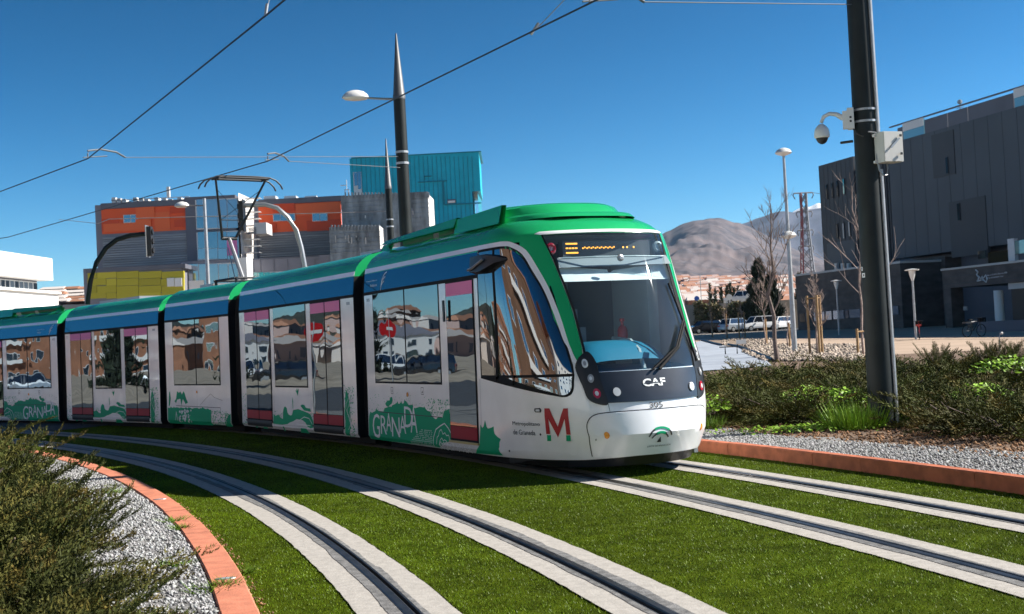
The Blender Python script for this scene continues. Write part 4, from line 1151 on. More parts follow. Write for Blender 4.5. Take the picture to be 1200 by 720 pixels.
# curved signal masts behind the tram
def signal_mast(P, head, label, rad=.07, hd_dir=1):
    o = thing('traffic_signal', (P[0].x, P[0].y, 0), label, 'traffic light', 'curved signal masts behind the tram')
    mb = MB(); mb.tube([Vector((P[0].x, P[0].y, 0))] + P, [rad * 1.15] * 2 + [rad] * (len(P) - 1), 10); build('mast', mb, 'pole_dark' if hd_dir < 0 else 'metal_grey', o, smooth=R(50))
    c = head
    mb = MB(); mb.box(c, (.12, .25, .92)); hb = build('signal_head', mb, 'signal_black', o)
    mb = MB(); mb.box((c.x + hd_dir * .085, c.y, c.z), (.02, .42, 1.0)); build('backing_board', mb, 'signal_black' if hd_dir > 0 else 'metal_grey', o)
    for k in (-1, 0, 1):
        mb = MB(); mb.lathe([(.09, 0), (.09, .05)], c + Vector((-hd_dir * .06, 0, .29 * k)), 10, Matrix.Rotation(R(-90 * hd_dir), 4, 'Y')); build('visor', mb, 'signal_black', hb)
YS = 40.
P = [at(u, v, YS) for u, v in ((102, 400), (103, 352), (106, 330), (113, 308), (124, 291), (137, 281), (153, 276), (174, 274))]
signal_mast(P, at(176, 283, YS), 'black curved signal mast behind the rear half of the tram', .075, -1)
P = [at(u, v, YS) for u, v in ((362, 400), (357, 311), (353, 290), (347, 270), (338, 255), (325, 244), (311, 240), (286, 241))]
signal_mast(P, at(283, 253, YS), 'grey curved signal mast arching over to the left beside the pantograph', .075, 1)
# ------------------------------------------------------------------ buildings behind the tram
mat('slate_grey', (.20, .20, .24), .6, var=.06, vscale=.3)
mat('slate_dark', (.12, .125, .155), .6, var=.1, vscale=.3)
mat('louvre', (.26, .275, .30), .5, var=.25, vscale=.8, stretch=(.15, .15, 6))
mat('orange_panel', (.82, .095, .014), .45, var=.06, vscale=.1)
mat('orange_panel_pale', (.85, .135, .03), .45)
mat('orange_panel_deep', (.68, .062, .009), .45)
mat('yellow_panel', (.47, .40, .018), .45)
mat('yellow_panel_deep', (.40, .34, .015), .45)
mat('yellow_panel_light', (.55, .47, .03), .45)
mat('white_wall', (.78, .77, .75), .7, var=.02, vscale=.5)
mat('pale_concrete', (.60, .58, .56), .8, var=.08, vscale=.8)
mat('mesh_silver', (.20, .225, .25), .5, var=.45, vscale=.9, stretch=(1, 1, .35), detail=9)
mat('teal_metal', (.004, .44, .58), .45, var=.08, vscale=.4)
mat('teal_seam', (.01, .22, .29), .5)
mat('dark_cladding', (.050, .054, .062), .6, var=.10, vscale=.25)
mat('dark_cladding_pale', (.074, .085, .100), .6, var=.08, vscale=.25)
mat('dark_seam', (.047, .053, .064), .6)
mat('stone_cladding', (.085, .072, .068), .7, var=.25, vscale=.9, stretch=(1, 1, 2.2))
mat('frame_white', (.7, .7, .7), .5)
mat('letter_white', (.65, .67, .70), .5)
glassmat('bld_glass', .34, tint=(.03, .045, .06), gcol=(.8, .88, .95), wav=.01, wscale=.4)
glassmat('slit_glass', .03, tint=(.015, .018, .022))
glassmat('bld_glass_pale', .32, tint=(.16, .20, .24), gcol=(.8, .88, .95))
glassmat('bld_glass_teal', .15, tint=(.02, .28, .27), gcol=(.8, .9, .95))
glassmat('balustrade', .15, tint=(.16, .32, .36), gcol=(.85, .95, 1))
YB = 170.
def bx(u, v, Y=YB): return at(u, v, Y)
def slabpx(u0, v0, u1, v1, Y, depth, name, m, parent, lift=0.):
    """an upright block whose front face covers a region of the frontal facade at distance Y"""
    a = bx(u0, v1, Y); b = bx(u1, v1, Y); c = bx(u1, v0, Y)
    zb = (a.z + b.z) / 2; z1 = (bx(u0, v0, Y).z + c.z) / 2
    mb = MB(); mb.obox((a.x, Y - lift, zb), (b.x - a.x, 0, 0), (0, depth, 0), (0, 0, z1 - zb)); return build(name, mb, m, parent)
def frontal(name, label, cat, Y, u, v):
    p = bx(u, v, Y); return thing(name, (p.x, Y, zt(p.x, Y)), label, cat)
rnd = random.Random(17)
hc = frontal('health_building', 'grey block with orange and yellow panelled floors behind the tram', 'building', YB, 250, 390)
g0 = zt(0, YB)
def fl(u0, v0, u1, v1, name, m, lift=0., depth=20.): return slabpx(u0, v0, u1, v1, YB, depth, name, m, hc, lift)
# left wing
fl(119, 237.5, 230, 420, 'wall', 'slate_grey', 0, 25)
fl(118.6, 236, 231, 242.5, 'parapet', 'slate_dark', .25, 25)
ob = fl(120, 243, 226, 272, 'orange_band', 'orange_panel', .12, .5)
for u0, v0, u1, v1, m_ in ((160, 243, 182, 256, 'orange_panel_pale'), (160, 257, 178, 271, 'orange_panel_pale'), (182, 249, 200, 271, 'orange_panel_pale'), (200, 243, 226, 250, 'orange_panel_deep'), (120, 257, 140, 271, 'orange_panel_deep'), (122, 262, 160, 271.5, 'orange_panel_pale'), (205, 258, 225, 266, 'orange_panel_deep')):
    slabpx(u0, v0, u1, v1, YB, .1, 'panel', m_, hc, .2 + .02 * (u0 % 7))
w = slabpx(145.5, 252, 162.5, 261.5, YB, .2, 'window', 'frame_white', hc, .26)
for k in range(2): slabpx(146.3 + k * 8.2, 252.8, 153.4 + k * 8.2, 260.8, YB, .1, 'pane', 'bld_glass', w, .30)
for k in range(13):
    v = 276 + k * 2.75
    slabpx(121, v, 227, v + 1.9, YB, .3, 'louvre', 'louvre', hc, .25)
# lower yellow block, nearer
ys = frontal('low_building', 'low yellow panelled block under a grey roof edge, behind the signal mast', 'building', YB - 12, 160, 390)
def sy(u0, v0, u1, v1, name, m, lift=0., depth=11.5, par=None): return slabpx(u0, v0, u1, v1, YB - 12, depth, name, m, par or ys, lift)
sy(102, 312, 217.5, 420, 'wall', 'slate_grey'); sy(101.5, 312.5, 218, 317.5, 'roof_edge', 'slate_dark', .25)
for k, v in enumerate((318, 326.5, 335, 343)):
    us = [103., 125, 137, 163, 189, 216] if k % 2 else [103., 114, 137, 163, 190, 216]
    for u, u1 in zip(us[:-1], us[1:]):
        sy(u + .2, v + .2, u1 - .2, v + (8.3 if k < 3 else 7), 'panel', 'yellow_panel' if rnd.random() < .72 else rnd.choice(('yellow_panel_deep', 'yellow_panel_light')), .12 + .02 * rnd.random(), .5)
for u in (196.5, 205.5):
    w = sy(u, 326, u + 8.4, 336, 'window', 'frame_white', .24, .3); sy(u + .5, 326.5, u + 7.9, 335.5, 'pane', 'white_wall', .27, .1, w)
# glazed stair bay
fl(226, 230, 285, 420, 'stair_bay', 'slate_dark', .5, 25)
for v0, v1, cols in ((234.5, 268, (232, 243, 257, 268, 280.5)), (272.5, 304, (233.5, 243, 257, 268, 281.5))):
    w = slabpx(cols[0] - .6, v0 - .6, cols[-1] + .6, v1 + .6, YB, .3, 'window', 'frame_white', hc, .62)
    for a, b in zip(cols[:-1], cols[1:]):
        for c, d in ((v0, v0 + (v1 - v0) * .6), (v0 + (v1 - v0) * .6 + .5, v1)):
            slabpx(a + .35, c, b - .35, d, YB, .1, 'pane', rnd.choice(('bld_glass_pale', 'bld_glass', 'bld_glass_pale')), w, .70)
slabpx(268, 279, 280, 300, YB, .1, 'red_blind', 'door_pink', hc, .75)
lo = frontal('low_building', 'low glazed entrance wing right of the yellow block', 'building', YB - 9, 250, 390)
slabpx(216.5, 305, 287, 420, YB - 9, 8.5, 'wall', 'slate_grey', lo)
w = slabpx(222, 309, 281, 337, YB - 9, .3, 'window', 'frame_white', lo, .1)
for a in range(5): slabpx(222.8 + a * 11.6, 309.8, 233.4 + a * 11.6, 336, YB - 9, .1, 'pane', 'bld_glass_pale', w, .16)
for u0, v0, u1, v1 in ((222, 329, 240, 340), (222, 340, 244, 350), (226, 350, 268, 352)): slabpx(u0, v0, u1, v1, YB - 9, .2, 'panel', 'white_wall', lo, .3)
# white stair tower, its sunny flank turned right
tw = thing('stair_tower', bx(290, 300, YB - 1), 'white angular stair tower between the two orange wings', 'building')
a = bx(283, 305, YB - 1.5); b = bx(305, 305, YB + 5); zt0 = bx(283, 226, YB - 1.5).z; zt1 = bx(305, 236, YB + 5).z
mb = MB(); q = [(a.x, a.y, a.z), (b.x, b.y, a.z), (b.x, b.y + 8, a.z), (a.x, b.y + 8, a.z)]
mb.add(q + [(a.x, a.y, zt0), (b.x, b.y, zt1), (b.x, b.y + 8, zt1), (a.x, b.y + 8, zt0)], [(0, 1, 5, 4), (1, 2, 6, 5), (2, 3, 7, 6), (3, 0, 4, 7), (4, 5, 6, 7), (0, 3, 2, 1)]); build('wall', mb, 'pale_concrete', tw)
slabpx(298, 261, 312.5, 274, YB - 1.5, 4, 'balcony', 'pale_concrete', tw)
slabpx(280, 302, 290, 330, YB - 10, 6, 'plinth', 'white_wall', tw)
for k in range(5): slabpx(291, 267 + k * 1.6, 300, 267.8 + k * 1.6, YB - 1.7, .2, 'vent', 'slate_dark', tw)
for k in range(9): slabpx(286, 232 + k * 8, 304, 232.3 + k * 8, YB - 1.2 + .0, 1.5, 'joint', 'frame_white', tw)
# right wing
rw = frontal('health_building', 'right orange floored wing of the grey block beside the pantograph mast', 'building', YB + 4, 350, 390)
def fr_(u0, v0, u1, v1, name, m, lift=0., depth=20., par=None): return slabpx(u0, v0, u1, v1, YB + 4, depth, name, m, par or rw, lift)
fr_(303, 233, 404, 420, 'wall', 'slate_grey'); fr_(303, 232, 404.5, 238, 'parapet', 'slate_dark', .25, 22)
fr_(304, 238.5, 400.5, 271, 'orange_band', 'orange_panel', .12, .5)
for u0, v0, u1, v1, m_ in ((347, 238.5, 400, 252, 'orange_panel_pale'), (320, 239, 346, 248, 'orange_panel_deep'), (306, 262, 324, 271, 'orange_panel_deep'), (360, 258, 400, 270.5, 'orange_panel_deep')): fr_(u0, v0, u1, v1, 'panel', m_, .2 + .013 * (u0 % 7), .1)
for u0, n_ in ((321, 2), (337.5, 1), (367, 2)):
    w = fr_(u0 - .5, 250.5, u0 + 8.6 * n_ + .3, 259.5, 'window', 'frame_white', .26, .2)
    for k in range(n_): fr_(u0 + k * 8.6, 251, u0 + 8 + k * 8.6, 259, 'pane', 'bld_glass', .3, .1, w)
for k in range(11): fr_(305, 273.5 + k * 2.7, 400, 275.3 + k * 2.7, 'louvre', 'louvre', .25, .3)
lw = frontal('low_building', 'long low slate wall seen just above the tram roof', 'building', YB - 6, 350, 390)
slabpx(288, 303, 381, 420, YB - 6, 5, 'wall', 'slate_grey', lw); slabpx(288, 301.5, 381, 303, YB - 6, 5, 'coping', 'slate_dark', lw, .1)
slabpx(380, 297, 458, 420, YB - 7, 5, 'wall', 'slate_grey', lw)
for u in (306, 322, 338, 354, 370): slabpx(u, 303.2, u + .5, 330, YB - 6, .1, 'joint', 'slate_dark', lw, .05)
for u in (395, 412, 428): slabpx(u, 297.2, u + .5, 330, YB - 7, .1, 'joint', 'slate_dark', lw, .05)
w = slabpx(295, 319, 340, 333, YB - 6, .2, 'window', 'frame_white', lw, .1)
for k in range(6): slabpx(295.5 + k * 7.4, 319.5, 302.3 + k * 7.4, 333, YB - 6, .1, 'pane', 'bld_glass_teal', w, .16)
# silver mesh boxes
for u0, v0, u1, v1, uf, Y, lab, jj in ((404, 227, 506, 300, 512.5, YB - 4, 'tall silver perforated metal box in front of the teal tower', 1), (388, 265, 447, 298, 456, YB - 8, 'small silver perforated metal box above the low slate wall', 2)):
    o = frontal('metal_screen_block', lab, 'building', Y, (u0 + u1) / 2, 390)
    slabpx(u0, v0, u1, v1 + 20, Y, 8, 'wall', 'mesh_silver', o)
    a = bx(u1, v1 + 20, Y); b = bx(uf, v1 + 20, Y + 7); z0, z1 = a.z, bx(u1, v0, Y).z
    mb = MB(); mb.add([(a.x + .01, a.y, z0), (b.x, b.y, z0), (b.x, b.y, z1), (a.x + .01, a.y, z1)], [(0, 1, 2, 3)]); mb.add([(a.x + .01, a.y, z1), (b.x, b.y, z1), (a.x + .01, b.y, z1)], [(0, 1, 2)]); build('end_panel', mb, 'pale_concrete', o)
    k = 0; u = u0
    while u < u1 - 3:
        slabpx(u + .2, v0 - 1.2, u + 1.9, v0 + 5, Y, .2, 'fin', 'mesh_silver', o, .15); u += 3.9
    for _ in range(26 if jj == 1 else 16):
        uu = rnd.uniform(u0 + 2, u1 - 6); vv = rnd.uniform(v0 + 6, v1 - 4); h_ = rnd.uniform(2, 9)
        slabpx(uu, vv, uu + rnd.uniform(.5, 1.3), min(v1, vv + h_), Y, .1, 'bright_slat', rnd.choice(('pale_concrete', 'mesh_silver', 'slate_grey')), o, .12)
    for vv in np.arange(v0 + 8, v1, 5.5): slabpx(u0, vv, u1, vv + .35, Y, .1, 'joint', 'mesh_silver', o, .06)
# teal tower
YT = 205.
te = frontal('teal_tower', 'tall turquoise metal clad tower rising behind the tramway poles', 'building', YT, 490, 390)
def ft(u0, v0, u1, v1, name, m, lift=0., depth=14., par=None): return slabpx(u0, v0, u1, v1, YT, depth, name, m, par or te, lift)
ft(411.5, 182, 563.5, 228, 'wall', 'teal_metal'); ft(425.5, 227, 563.5, 420, 'wall', 'teal_metal', -.02)
ft(411.5, 181, 564, 182.3, 'roof_edge', 'teal_seam', .15)
a = bx(563.6, 300, YT); b = bx(567.5, 300, YT + 12); z1 = bx(563.6, 181, YT).z
mb = MB(); mb.add([(a.x, a.y, a.z), (b.x, b.y, a.z), (b.x, b.y, z1), (a.x, a.y, z1)], [(0, 1, 2, 3)]); build('flank', mb, 'teal_seam', te)
w = ft(415, 202, 424.5, 227.5, 'window', 'frame_white', .2, .3)
for k in range(2): ft(415.6 + k * 4.4, 202.6 if k == 0 else 202.2, 419.4 + k * 4.4, 218 + 4 * k, 'pane', 'bld_glass', .25, .1, w)
ft(415, 226.5, 426, 229, 'sill', 'white_wall', .3, .3)
u = 413.
while u < 563:
    ft(u, 183, u + .45, 200 if u < 425 else 300, 'seam', 'teal_seam', .06, .2); u += 5.2
for u0, v0, u1, v1 in ((490, 212.5, 524, 213.5), (520, 213, 521.5, 240), (521, 238.5, 564, 239.8), (497, 206.3, 505.5, 207.3), (497, 207, 498, 211)): ft(u0, v0, u1, v1, 'ledge', 'teal_seam', .25, .3)
w = ft(524.5, 234, 534, 238.5, 'window', 'slate_dark', .2, .2); ft(525, 235.5, 533.5, 238, 'pane', 'white_wall', .25, .1, w)
# roof machinery and railings
rf = frontal('roof_plant', 'silver ventilation units along the roof of the orange block', 'roof units', YB + 3, 180, 236)
for k, u in enumerate((131, 137, 143, 156, 163, 169, 181, 190, 197, 208, 216)):
    slabpx(u, 231.5 + (k % 3), u + 4.5, 238, YB + 3, 1.5, 'unit', 'pale_concrete', rf)
slabpx(195.5, 219, 198.8, 232, YB + 5, .5, 'chimney', 'pale_concrete', rf)
slabpx(130, 232.4, 222, 233.2, YB + 3, .2, 'pipe', 'frame_white', rf)
rf = frontal('roof_plant', 'row of flat skylights on the roof of the right orange wing', 'roof units', YB + 6, 350, 232)
for u in (309, 333, 357, 382): slabpx(u, 229.8, u + 14, 233, YB + 6, 2, 'unit', 'frame_white', rf)
rf = frontal('roof_plant', 'pale rooftop frame with aerial between orange wing and teal tower', 'roof units', YB + 6, 400, 232)
for u0, v0, u1, v1 in ((404, 222, 405, 230), (408, 222, 409, 230), (404, 222, 409, 222.8), (406, 211, 406.6, 222), (399, 217, 406, 217.8)): slabpx(u0, v0, u1, v1, YB + 6, .2, 'frame', 'frame_white', rf)

# white building at the far left, receding to the right
wb = thing('white_building', at(10, 400, 105), 'bright white building with a dark ribbon of windows at the left edge', 'building')
pa = at(-60, 400, 98.); pb = at(63.5, 400, 118.)
dv = Vector((pb.x - pa.x, pb.y - pa.y, 0)); nv = Vector((-dv.y, dv.x, 0)).normalized()
if nv.y < 0: nv = -nv
def wplane(u, v):
    d = ray(u, v); n2 = Vector((-dv.y, dv.x)); t = (n2.x * pa.x + n2.y * pa.y) / (n2.x * d.x + n2.y * d.y); return Vector((d.x * t, d.y * t, EYE + d.z * t))
def wslab(u0, u1, zlo, zhi, name, m, lift, depth, par=None):
    a = wplane(u0, 350); b = wplane(u1, 350)
    mb = MB(); mb.obox(Vector((a.x, a.y, zlo)) - nv * lift, Vector((b.x - a.x, b.y - a.y, 0)), nv * depth, (0, 0, zhi - zlo)); return build(name, mb, m, par or wb)
zz = [wplane(63, v).z for v in (303.5, 329, 342, 360)]
wslab(-60, 63.2, zz[1], zz[0], 'upper_wall', 'white_wall', 0, 22)
wslab(-60, 59, zz[2], zz[1], 'window_wall', 'slate_dark', -1.2, 20)
wslab(-60, 64.5, 0, zz[2] - .25, 'lower_wall', 'white_wall', .3, 22)
wslab(-60, 64.8, zz[2] - .26, zz[2] - .05, 'ledge', 'white_wall', .6, 22)
u = -58
while u < 58:
    w = wslab(u, u + 4.6, zz[2] + .1, zz[1] - .15, 'window', 'frame_white', -1.1, .1)
    wslab(u + .4, u + 4.2, zz[2] + .2, zz[1] - .25, 'pane', rnd.choice(('bld_glass', 'bld_glass_pale', 'bld_glass')), -1.05, .1, w); u += 5.3
for k in range(8): wslab(-60, 40, .6 + k * .42, .72 + k * .42, 'slat', 'slate_grey', .36, .1)

# ------------------------------------------------------------------ dark building on the right
db = thing('dark_building', at(1080, 400, 120), 'large dark grey clad building in shade on the right', 'building')
A_ = at(1200, 300, 101.); B_ = at(964, 300, 131.)
ed = Vector((B_.x - A_.x, B_.y - A_.y, 0)); Lf = ed.length; ed.normalize(); en = Vector((-ed.y, ed.x, 0))
if en.x > 0: en = -en          # outward, towards the tram
def dplane(u, v, off=0.):
    d = ray(u, v); q = A_ + en * off; n2 = Vector((-ed.y, ed.x)); t = (n2.x * q.x + n2.y * q.y) / (n2.x * d.x + n2.y * d.y)
    p = Vector((d.x * t, d.y * t, EYE + d.z * t)); return (p - q).dot(ed), p.z
def dslab(s0, s1, z0, z1, name, m, lift=0., depth=.3, par=None):
    mb = MB(); o = Vector((A_.x, A_.y, 0)) + ed * s0 + en * lift + Vector((0, 0, z0))
    mb.obox(o, ed * (s1 - s0), -en * depth, (0, 0, z1 - z0)); return build(name, mb, m, par or db)
def dpx(u0, v0, u1, v1, name, m, lift=0., depth=.3, off=0., par=None):
    """patch given by its four sides in the picture, straightened on the facade"""
    um, vm = (u0 + u1) / 2, (v0 + v1) / 2
    return dslab(dplane(u0, vm, off)[0], dplane(u1, vm, off)[0], dplane(um, v1, off)[1], dplane(um, v0, off)[1], name, m, off + lift, depth, par)
sE = dplane(1058, 240)[0]; zr_ = dplane(1058, 168)[1]; zb_ = dplane(1063, 303)[1]
sL = dplane(964, 280)[0]
s2 = dplane(1005, 280)[0]
zl = dplane(964, 193.5)[1]
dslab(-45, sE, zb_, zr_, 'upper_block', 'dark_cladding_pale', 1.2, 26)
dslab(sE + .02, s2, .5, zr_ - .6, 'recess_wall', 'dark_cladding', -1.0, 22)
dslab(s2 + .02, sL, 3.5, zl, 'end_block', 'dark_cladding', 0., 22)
dslab(-45, sL - .3, .4, zb_ - .02, 'lower_wall', 'slate_dark', -.6, 22)
# standing seams on the cladding
for k in range(26):
    s = sE - 1.8 - k * 1.8
    if s > -20: dslab(s, s + .05, zb_, zr_, 'cladding_seam', 'dark_cladding_pale', 1.22, .1)
for k in range(12):
    s = s2 + .6 + k * .85
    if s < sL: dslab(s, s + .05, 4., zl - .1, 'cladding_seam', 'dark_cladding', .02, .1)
for k in range(10): dslab(sE + .4 + k * .5, sE + .5 + k * .5, 6, zr_ - .7, 'cladding_rib', 'dark_seam', -.9, .2)
# recessed panels with slit windows
for u0, v0, u1, v1, sl_ in ((1093, 155, 1119, 207, (1109.5, 184, 1112.5, 204)), (1114, 233, 1157, 300, (1123, 238, 1126.5, 259))):
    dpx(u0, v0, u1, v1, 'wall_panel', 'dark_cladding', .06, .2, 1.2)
    w = dpx(sl_[0], sl_[1], sl_[2], sl_[3], 'window', 'dark_seam', .12, .2, 1.2); dpx(sl_[0] + .5, sl_[1] + .6, sl_[2] - .5, sl_[3] - .6, 'pane', 'slit_glass', .15, .1, 1.2, w)
w = dpx(1147, 293, 1158, 303, 'window', 'dark_seam', .12, .2, 1.2); dpx(1148, 294, 1157, 303, 'pane', 'slit_glass', .15, .1, 1.2, w)
for u, v0, v1, m_ in ((969.5, 217, 233.5, 'slit_glass'), (976, 215, 232, 'slit_glass'), (982, 212, 230.5, 'slit_glass'), (989.5, 210, 227.5, 'bld_glass_teal'), (982, 262.5, 280, 'slit_glass'), (989.3, 262, 279.5, 'metal_grey'), (996, 260, 277, 'metal_grey')):
    w = dpx(u - .9, v0 - .5, u + 1.1, v1 + .5, 'window', 'dark_seam', .08, .2); dpx(u - .6, v0, u + .8, v1, 'pane', m_, .12, .1, 0., w)
dpx(970, 283, 1003, 312, 'wall_panel', 'dark_cladding_pale', .06, .2)
w = dpx(972, 308, 1012, 324, 'window', 'dark_seam', .10, .2)
for u in (982, 989.5, 996.5): dpx(u, 308.5, u + 2.6, 323, 'fin', 'pale_concrete', .4, .3, 0., w)
# roof edge glazing
for k, (u0, u1, m_) in enumerate(((1051, 1057, 'slate_dark'), (1057.5, 1082, 'balustrade'), (1083, 1110, 'slate_dark'), (1111, 1134, 'slate_dark'), (1135, 1189, 'slate_dark'), (1190, 1204, 'balustrade'))):
    s0 = dplane(u0, 160, 1.2)[0]; s1 = dplane(u1, 160, 1.2)[0]
    dslab(s0, s1, zr_ + .02, zr_ + (1.35 if m_ == 'balustrade' else 1.2), 'roof_screen', m_, 1.1, .15)
    if m_ == 'balustrade': dslab(s0, s1, zr_ + .75, zr_ + 1.45, 'screen_panel', 'frame_white', 1.14, .05)
dslab(-45, sE - .2, zr_ + 1.46, zr_ + 1.56, 'roof_rail', 'slate_dark', 1.1, .2)
mb = MB(); p = Vector((A_.x, A_.y, 0)) + ed * dplane(1126, 150)[0] - en * 6
p = at(1126, 140, p.y)
mb.tube([p - Vector((0, 0, 3)), p + Vector((0, 0, 1.6))], .05, 5)
for k in range(4): mb.tube([p + Vector((-.3, 0, -.4 + k * .45)), p + Vector((.3, 0, -.3 + k * .45))], .03, 4)
mb.lathe([(.05, 0), (.22, .1), (.22, .3), (.05, .4)], p + Vector((0, 0, 1.3)), 8)
ant = thing('roof_aerial', p, 'slim rooftop aerial above the dark building', 'aerial'); build('aerial_mast', mb, 'metal_grey', ant)
# stone base block standing forward
OB = 5.0
sb0 = dplane(1057, 350, OB)[0]; sb1 = dplane(934, 360, OB)[0]
zb1 = dplane(1057, 308.5, OB)[1]
dslab(sb0, sb1, .3, zb1, 'stone_base', 'stone_cladding', OB, OB + 4)
dslab(sb0 - .1, sb1 + .1, zb1, zb1 + .18, 'coping', 'pale_concrete', OB + .08, OB + 4)
for k in range(9): dslab(sb0 + .02, sb1 - .02, .8 + k * .62, .83 + k * .62, 'stone_joint', 'dark_seam', OB + .02, .1)
for u0, u1, m_ in ((938, 944.5, 'bld_glass'), (945, 949, 'bld_glass_pale'), (955, 967, 'bld_glass_pale'), (969, 975.5, 'bld_glass'), (977.5, 990, 'bld_glass_pale'), (991.5, 995.5, 'bld_glass'), (996.5, 1009, 'bld_glass_pale'), (1040, 1053.5, 'bld_glass_pale')):
    um = (u0 + u1) / 2; vv = 377.5 - (um - 937) * .075 if um < 1030 else 369.
    w = dpx(u0 - .5, vv - 10.5, u1 + .5, vv + .5, 'window', 'dark_seam', .06, .2, OB); dpx(u0, vv - 10, u1, vv, 'pane', m_, .10, .1, OB, w)
# dark link wall and entrance canopy
dpx(1058, 304, 1110, 392, 'link_wall', 'stone_cladding', 0, 4, 1.0)
OC = 7.5
s0 = dplane(1105, 330, OC)[0]; zc1 = dplane(1105, 317.5, OC)[1]; zc0 = dplane(1110, 338, OC)[1]
dslab(-30, s0, zc0, zc1, 'canopy', 'stone_cladding', OC, OC + 2)
dslab(-30, s0 + .1, zc1, zc1 + .15, 'coping', 'metal_grey', OC + .1, 1.)
dslab(s0 - .9, s0, .6, zc0 - .005, 'canopy_leg', 'stone_cladding', OC - .02, 1.0)
dslab(-30, s0 - .02, .5, zc0, 'porch_wall', 'tram_black', 1.4, .3)
dslab(-30, dplane(1177, 330, OC)[0], zc0 - .45, zc0 - .02, 'canopy_beam', 'pale_concrete', OC - .3, 1.4)
for k in range(3): dslab(-30, s0, zc0 + .3 + k * .55, zc0 + .33 + k * .55, 'stone_joint', 'dark_seam', OC + .02, .1)
pc = Vector((A_.x, A_.y, 0)) + ed * dplane(1171, 360, OC - .8)[0] + en * (OC - .8)
mb = MB(); mb.lathe([(.34, .6), (.34, zc0 - .45)], pc, 18); build('column', mb, 'white_wall', db, smooth=R(40))
for a, b in ((1119, 1126), (1126.8, 1134)): dpx(a, 359.5, b, 364, 'notice_panel', 'metal_grey', .05, .1, 2.0)
dpx(1122, 339.5, 1126, 343, 'porch_lamp', 'lamp_white', .3, .2, 3.)
# glass balustrade on the canopy
zq = zc1 + .15
dslab(dplane(1170, 297, OC)[0] - 14, dplane(1170, 297, OC)[0], zq + .55, zq + 1.5, 'balustrade', 'balustrade', OC - 1.2, .06)
dslab(dplane(1172, 297, OC)[0] - .1, dplane(1168.5, 297, OC)[0] + .3, zq, zq + 1.7, 'balustrade_post', 'frame_white', OC - 1.15, .3)
dslab(dplane(1168, 297, OC)[0], dplane(1142, 310, OC)[0], zq + .1, zq + .9, 'balustrade', 'slit_glass', OC - 1.2, .06)
# sign on the canopy: emblem and two lines of lettering
def sgn(u, v): s, z = dplane(u, v, OC + .06); return Vector((A_.x, A_.y, 0)) + ed * s + en * (OC + .06) + Vector((0, 0, z))
mb = MB()
for P in ([(1143.5, 316.5), (1146, 319), (1144.5, 322), (1147, 325), (1146, 329)], [(1147, 324), (1149.5, 327), (1151, 324), (1152, 329)], [(1152.5, 326), (1155, 322.5), (1157, 327), (1155.5, 331), (1152.5, 328)], [(1145, 329.5), (1150, 328.5)]):
    mb.tube([sgn(*q) for q in P], .06, 4)
em = build('sign_emblem', mb, 'letter_white', db)
mt = MB(); rs = random.Random(8)
for y_, x0, x1 in ((-.0, 1154.5, 1180), (3.2, 1155.5, 1175.5)):
    x = x0
    while x < x1:
        h_ = rs.choice((1.3, 1.3, 1.8)); yy = 324.2 - .15 * (x - x0) + y_
        mt.quad(sgn(x, yy), sgn(x + .55, yy), sgn(x + .55, yy - h_), sgn(x, yy - h_))
        if rs.random() < .6: mt.quad(sgn(x, yy - h_), sgn(x + 1.0, yy - h_ - .1), sgn(x + 1.0, yy - h_ + .35), sgn(x, yy - h_ + .4))
        x += rs.choice((1.15, 1.3, 1.3, 1.9))
build('sign_lettering', mt, 'letter_white', db, recalc=False)
# low wall right of the porch
lwl = thing('low_wall', at(1190, 385, 95), 'low grey wall before the porch of the dark building', 'wall')
a = onground(1146, 389.5); b = onground(1215, 388)
mb = MB(); mb.obox((a.x, a.y, a.z - .2), (b.x - a.x, b.y - a.y, 0), (.1, .4, 0), (0, 0, .85)); build('wall_body', mb, 'slate_dark', lwl)
# ------------------------------------------------------------------ vegetation
mat('juniper', (.066, .078, .018), .75, spec=.2, tint=True)
mat('weed_leaf', (.20, .35, .03), .5, spec=.2, tint=True)
mat('bark', (.17, .125, .105), .85, var=.3, vscale=10)
mat('bark_pale', (.36, .28, .24), .85, var=.3, vscale=6)
mat('stake_wood', (.36, .23, .11), .8, var=.15, vscale=4)
mat('cypress', (.018, .028, .014), .8, tint=True)
mat('hedge_dry', (.22, .17, .09), .9, tint=True)
mat('clod', (.40, .33, .27), .9, tint=True)
mat('litter', (.22, .12, .06), .9, tint=True)

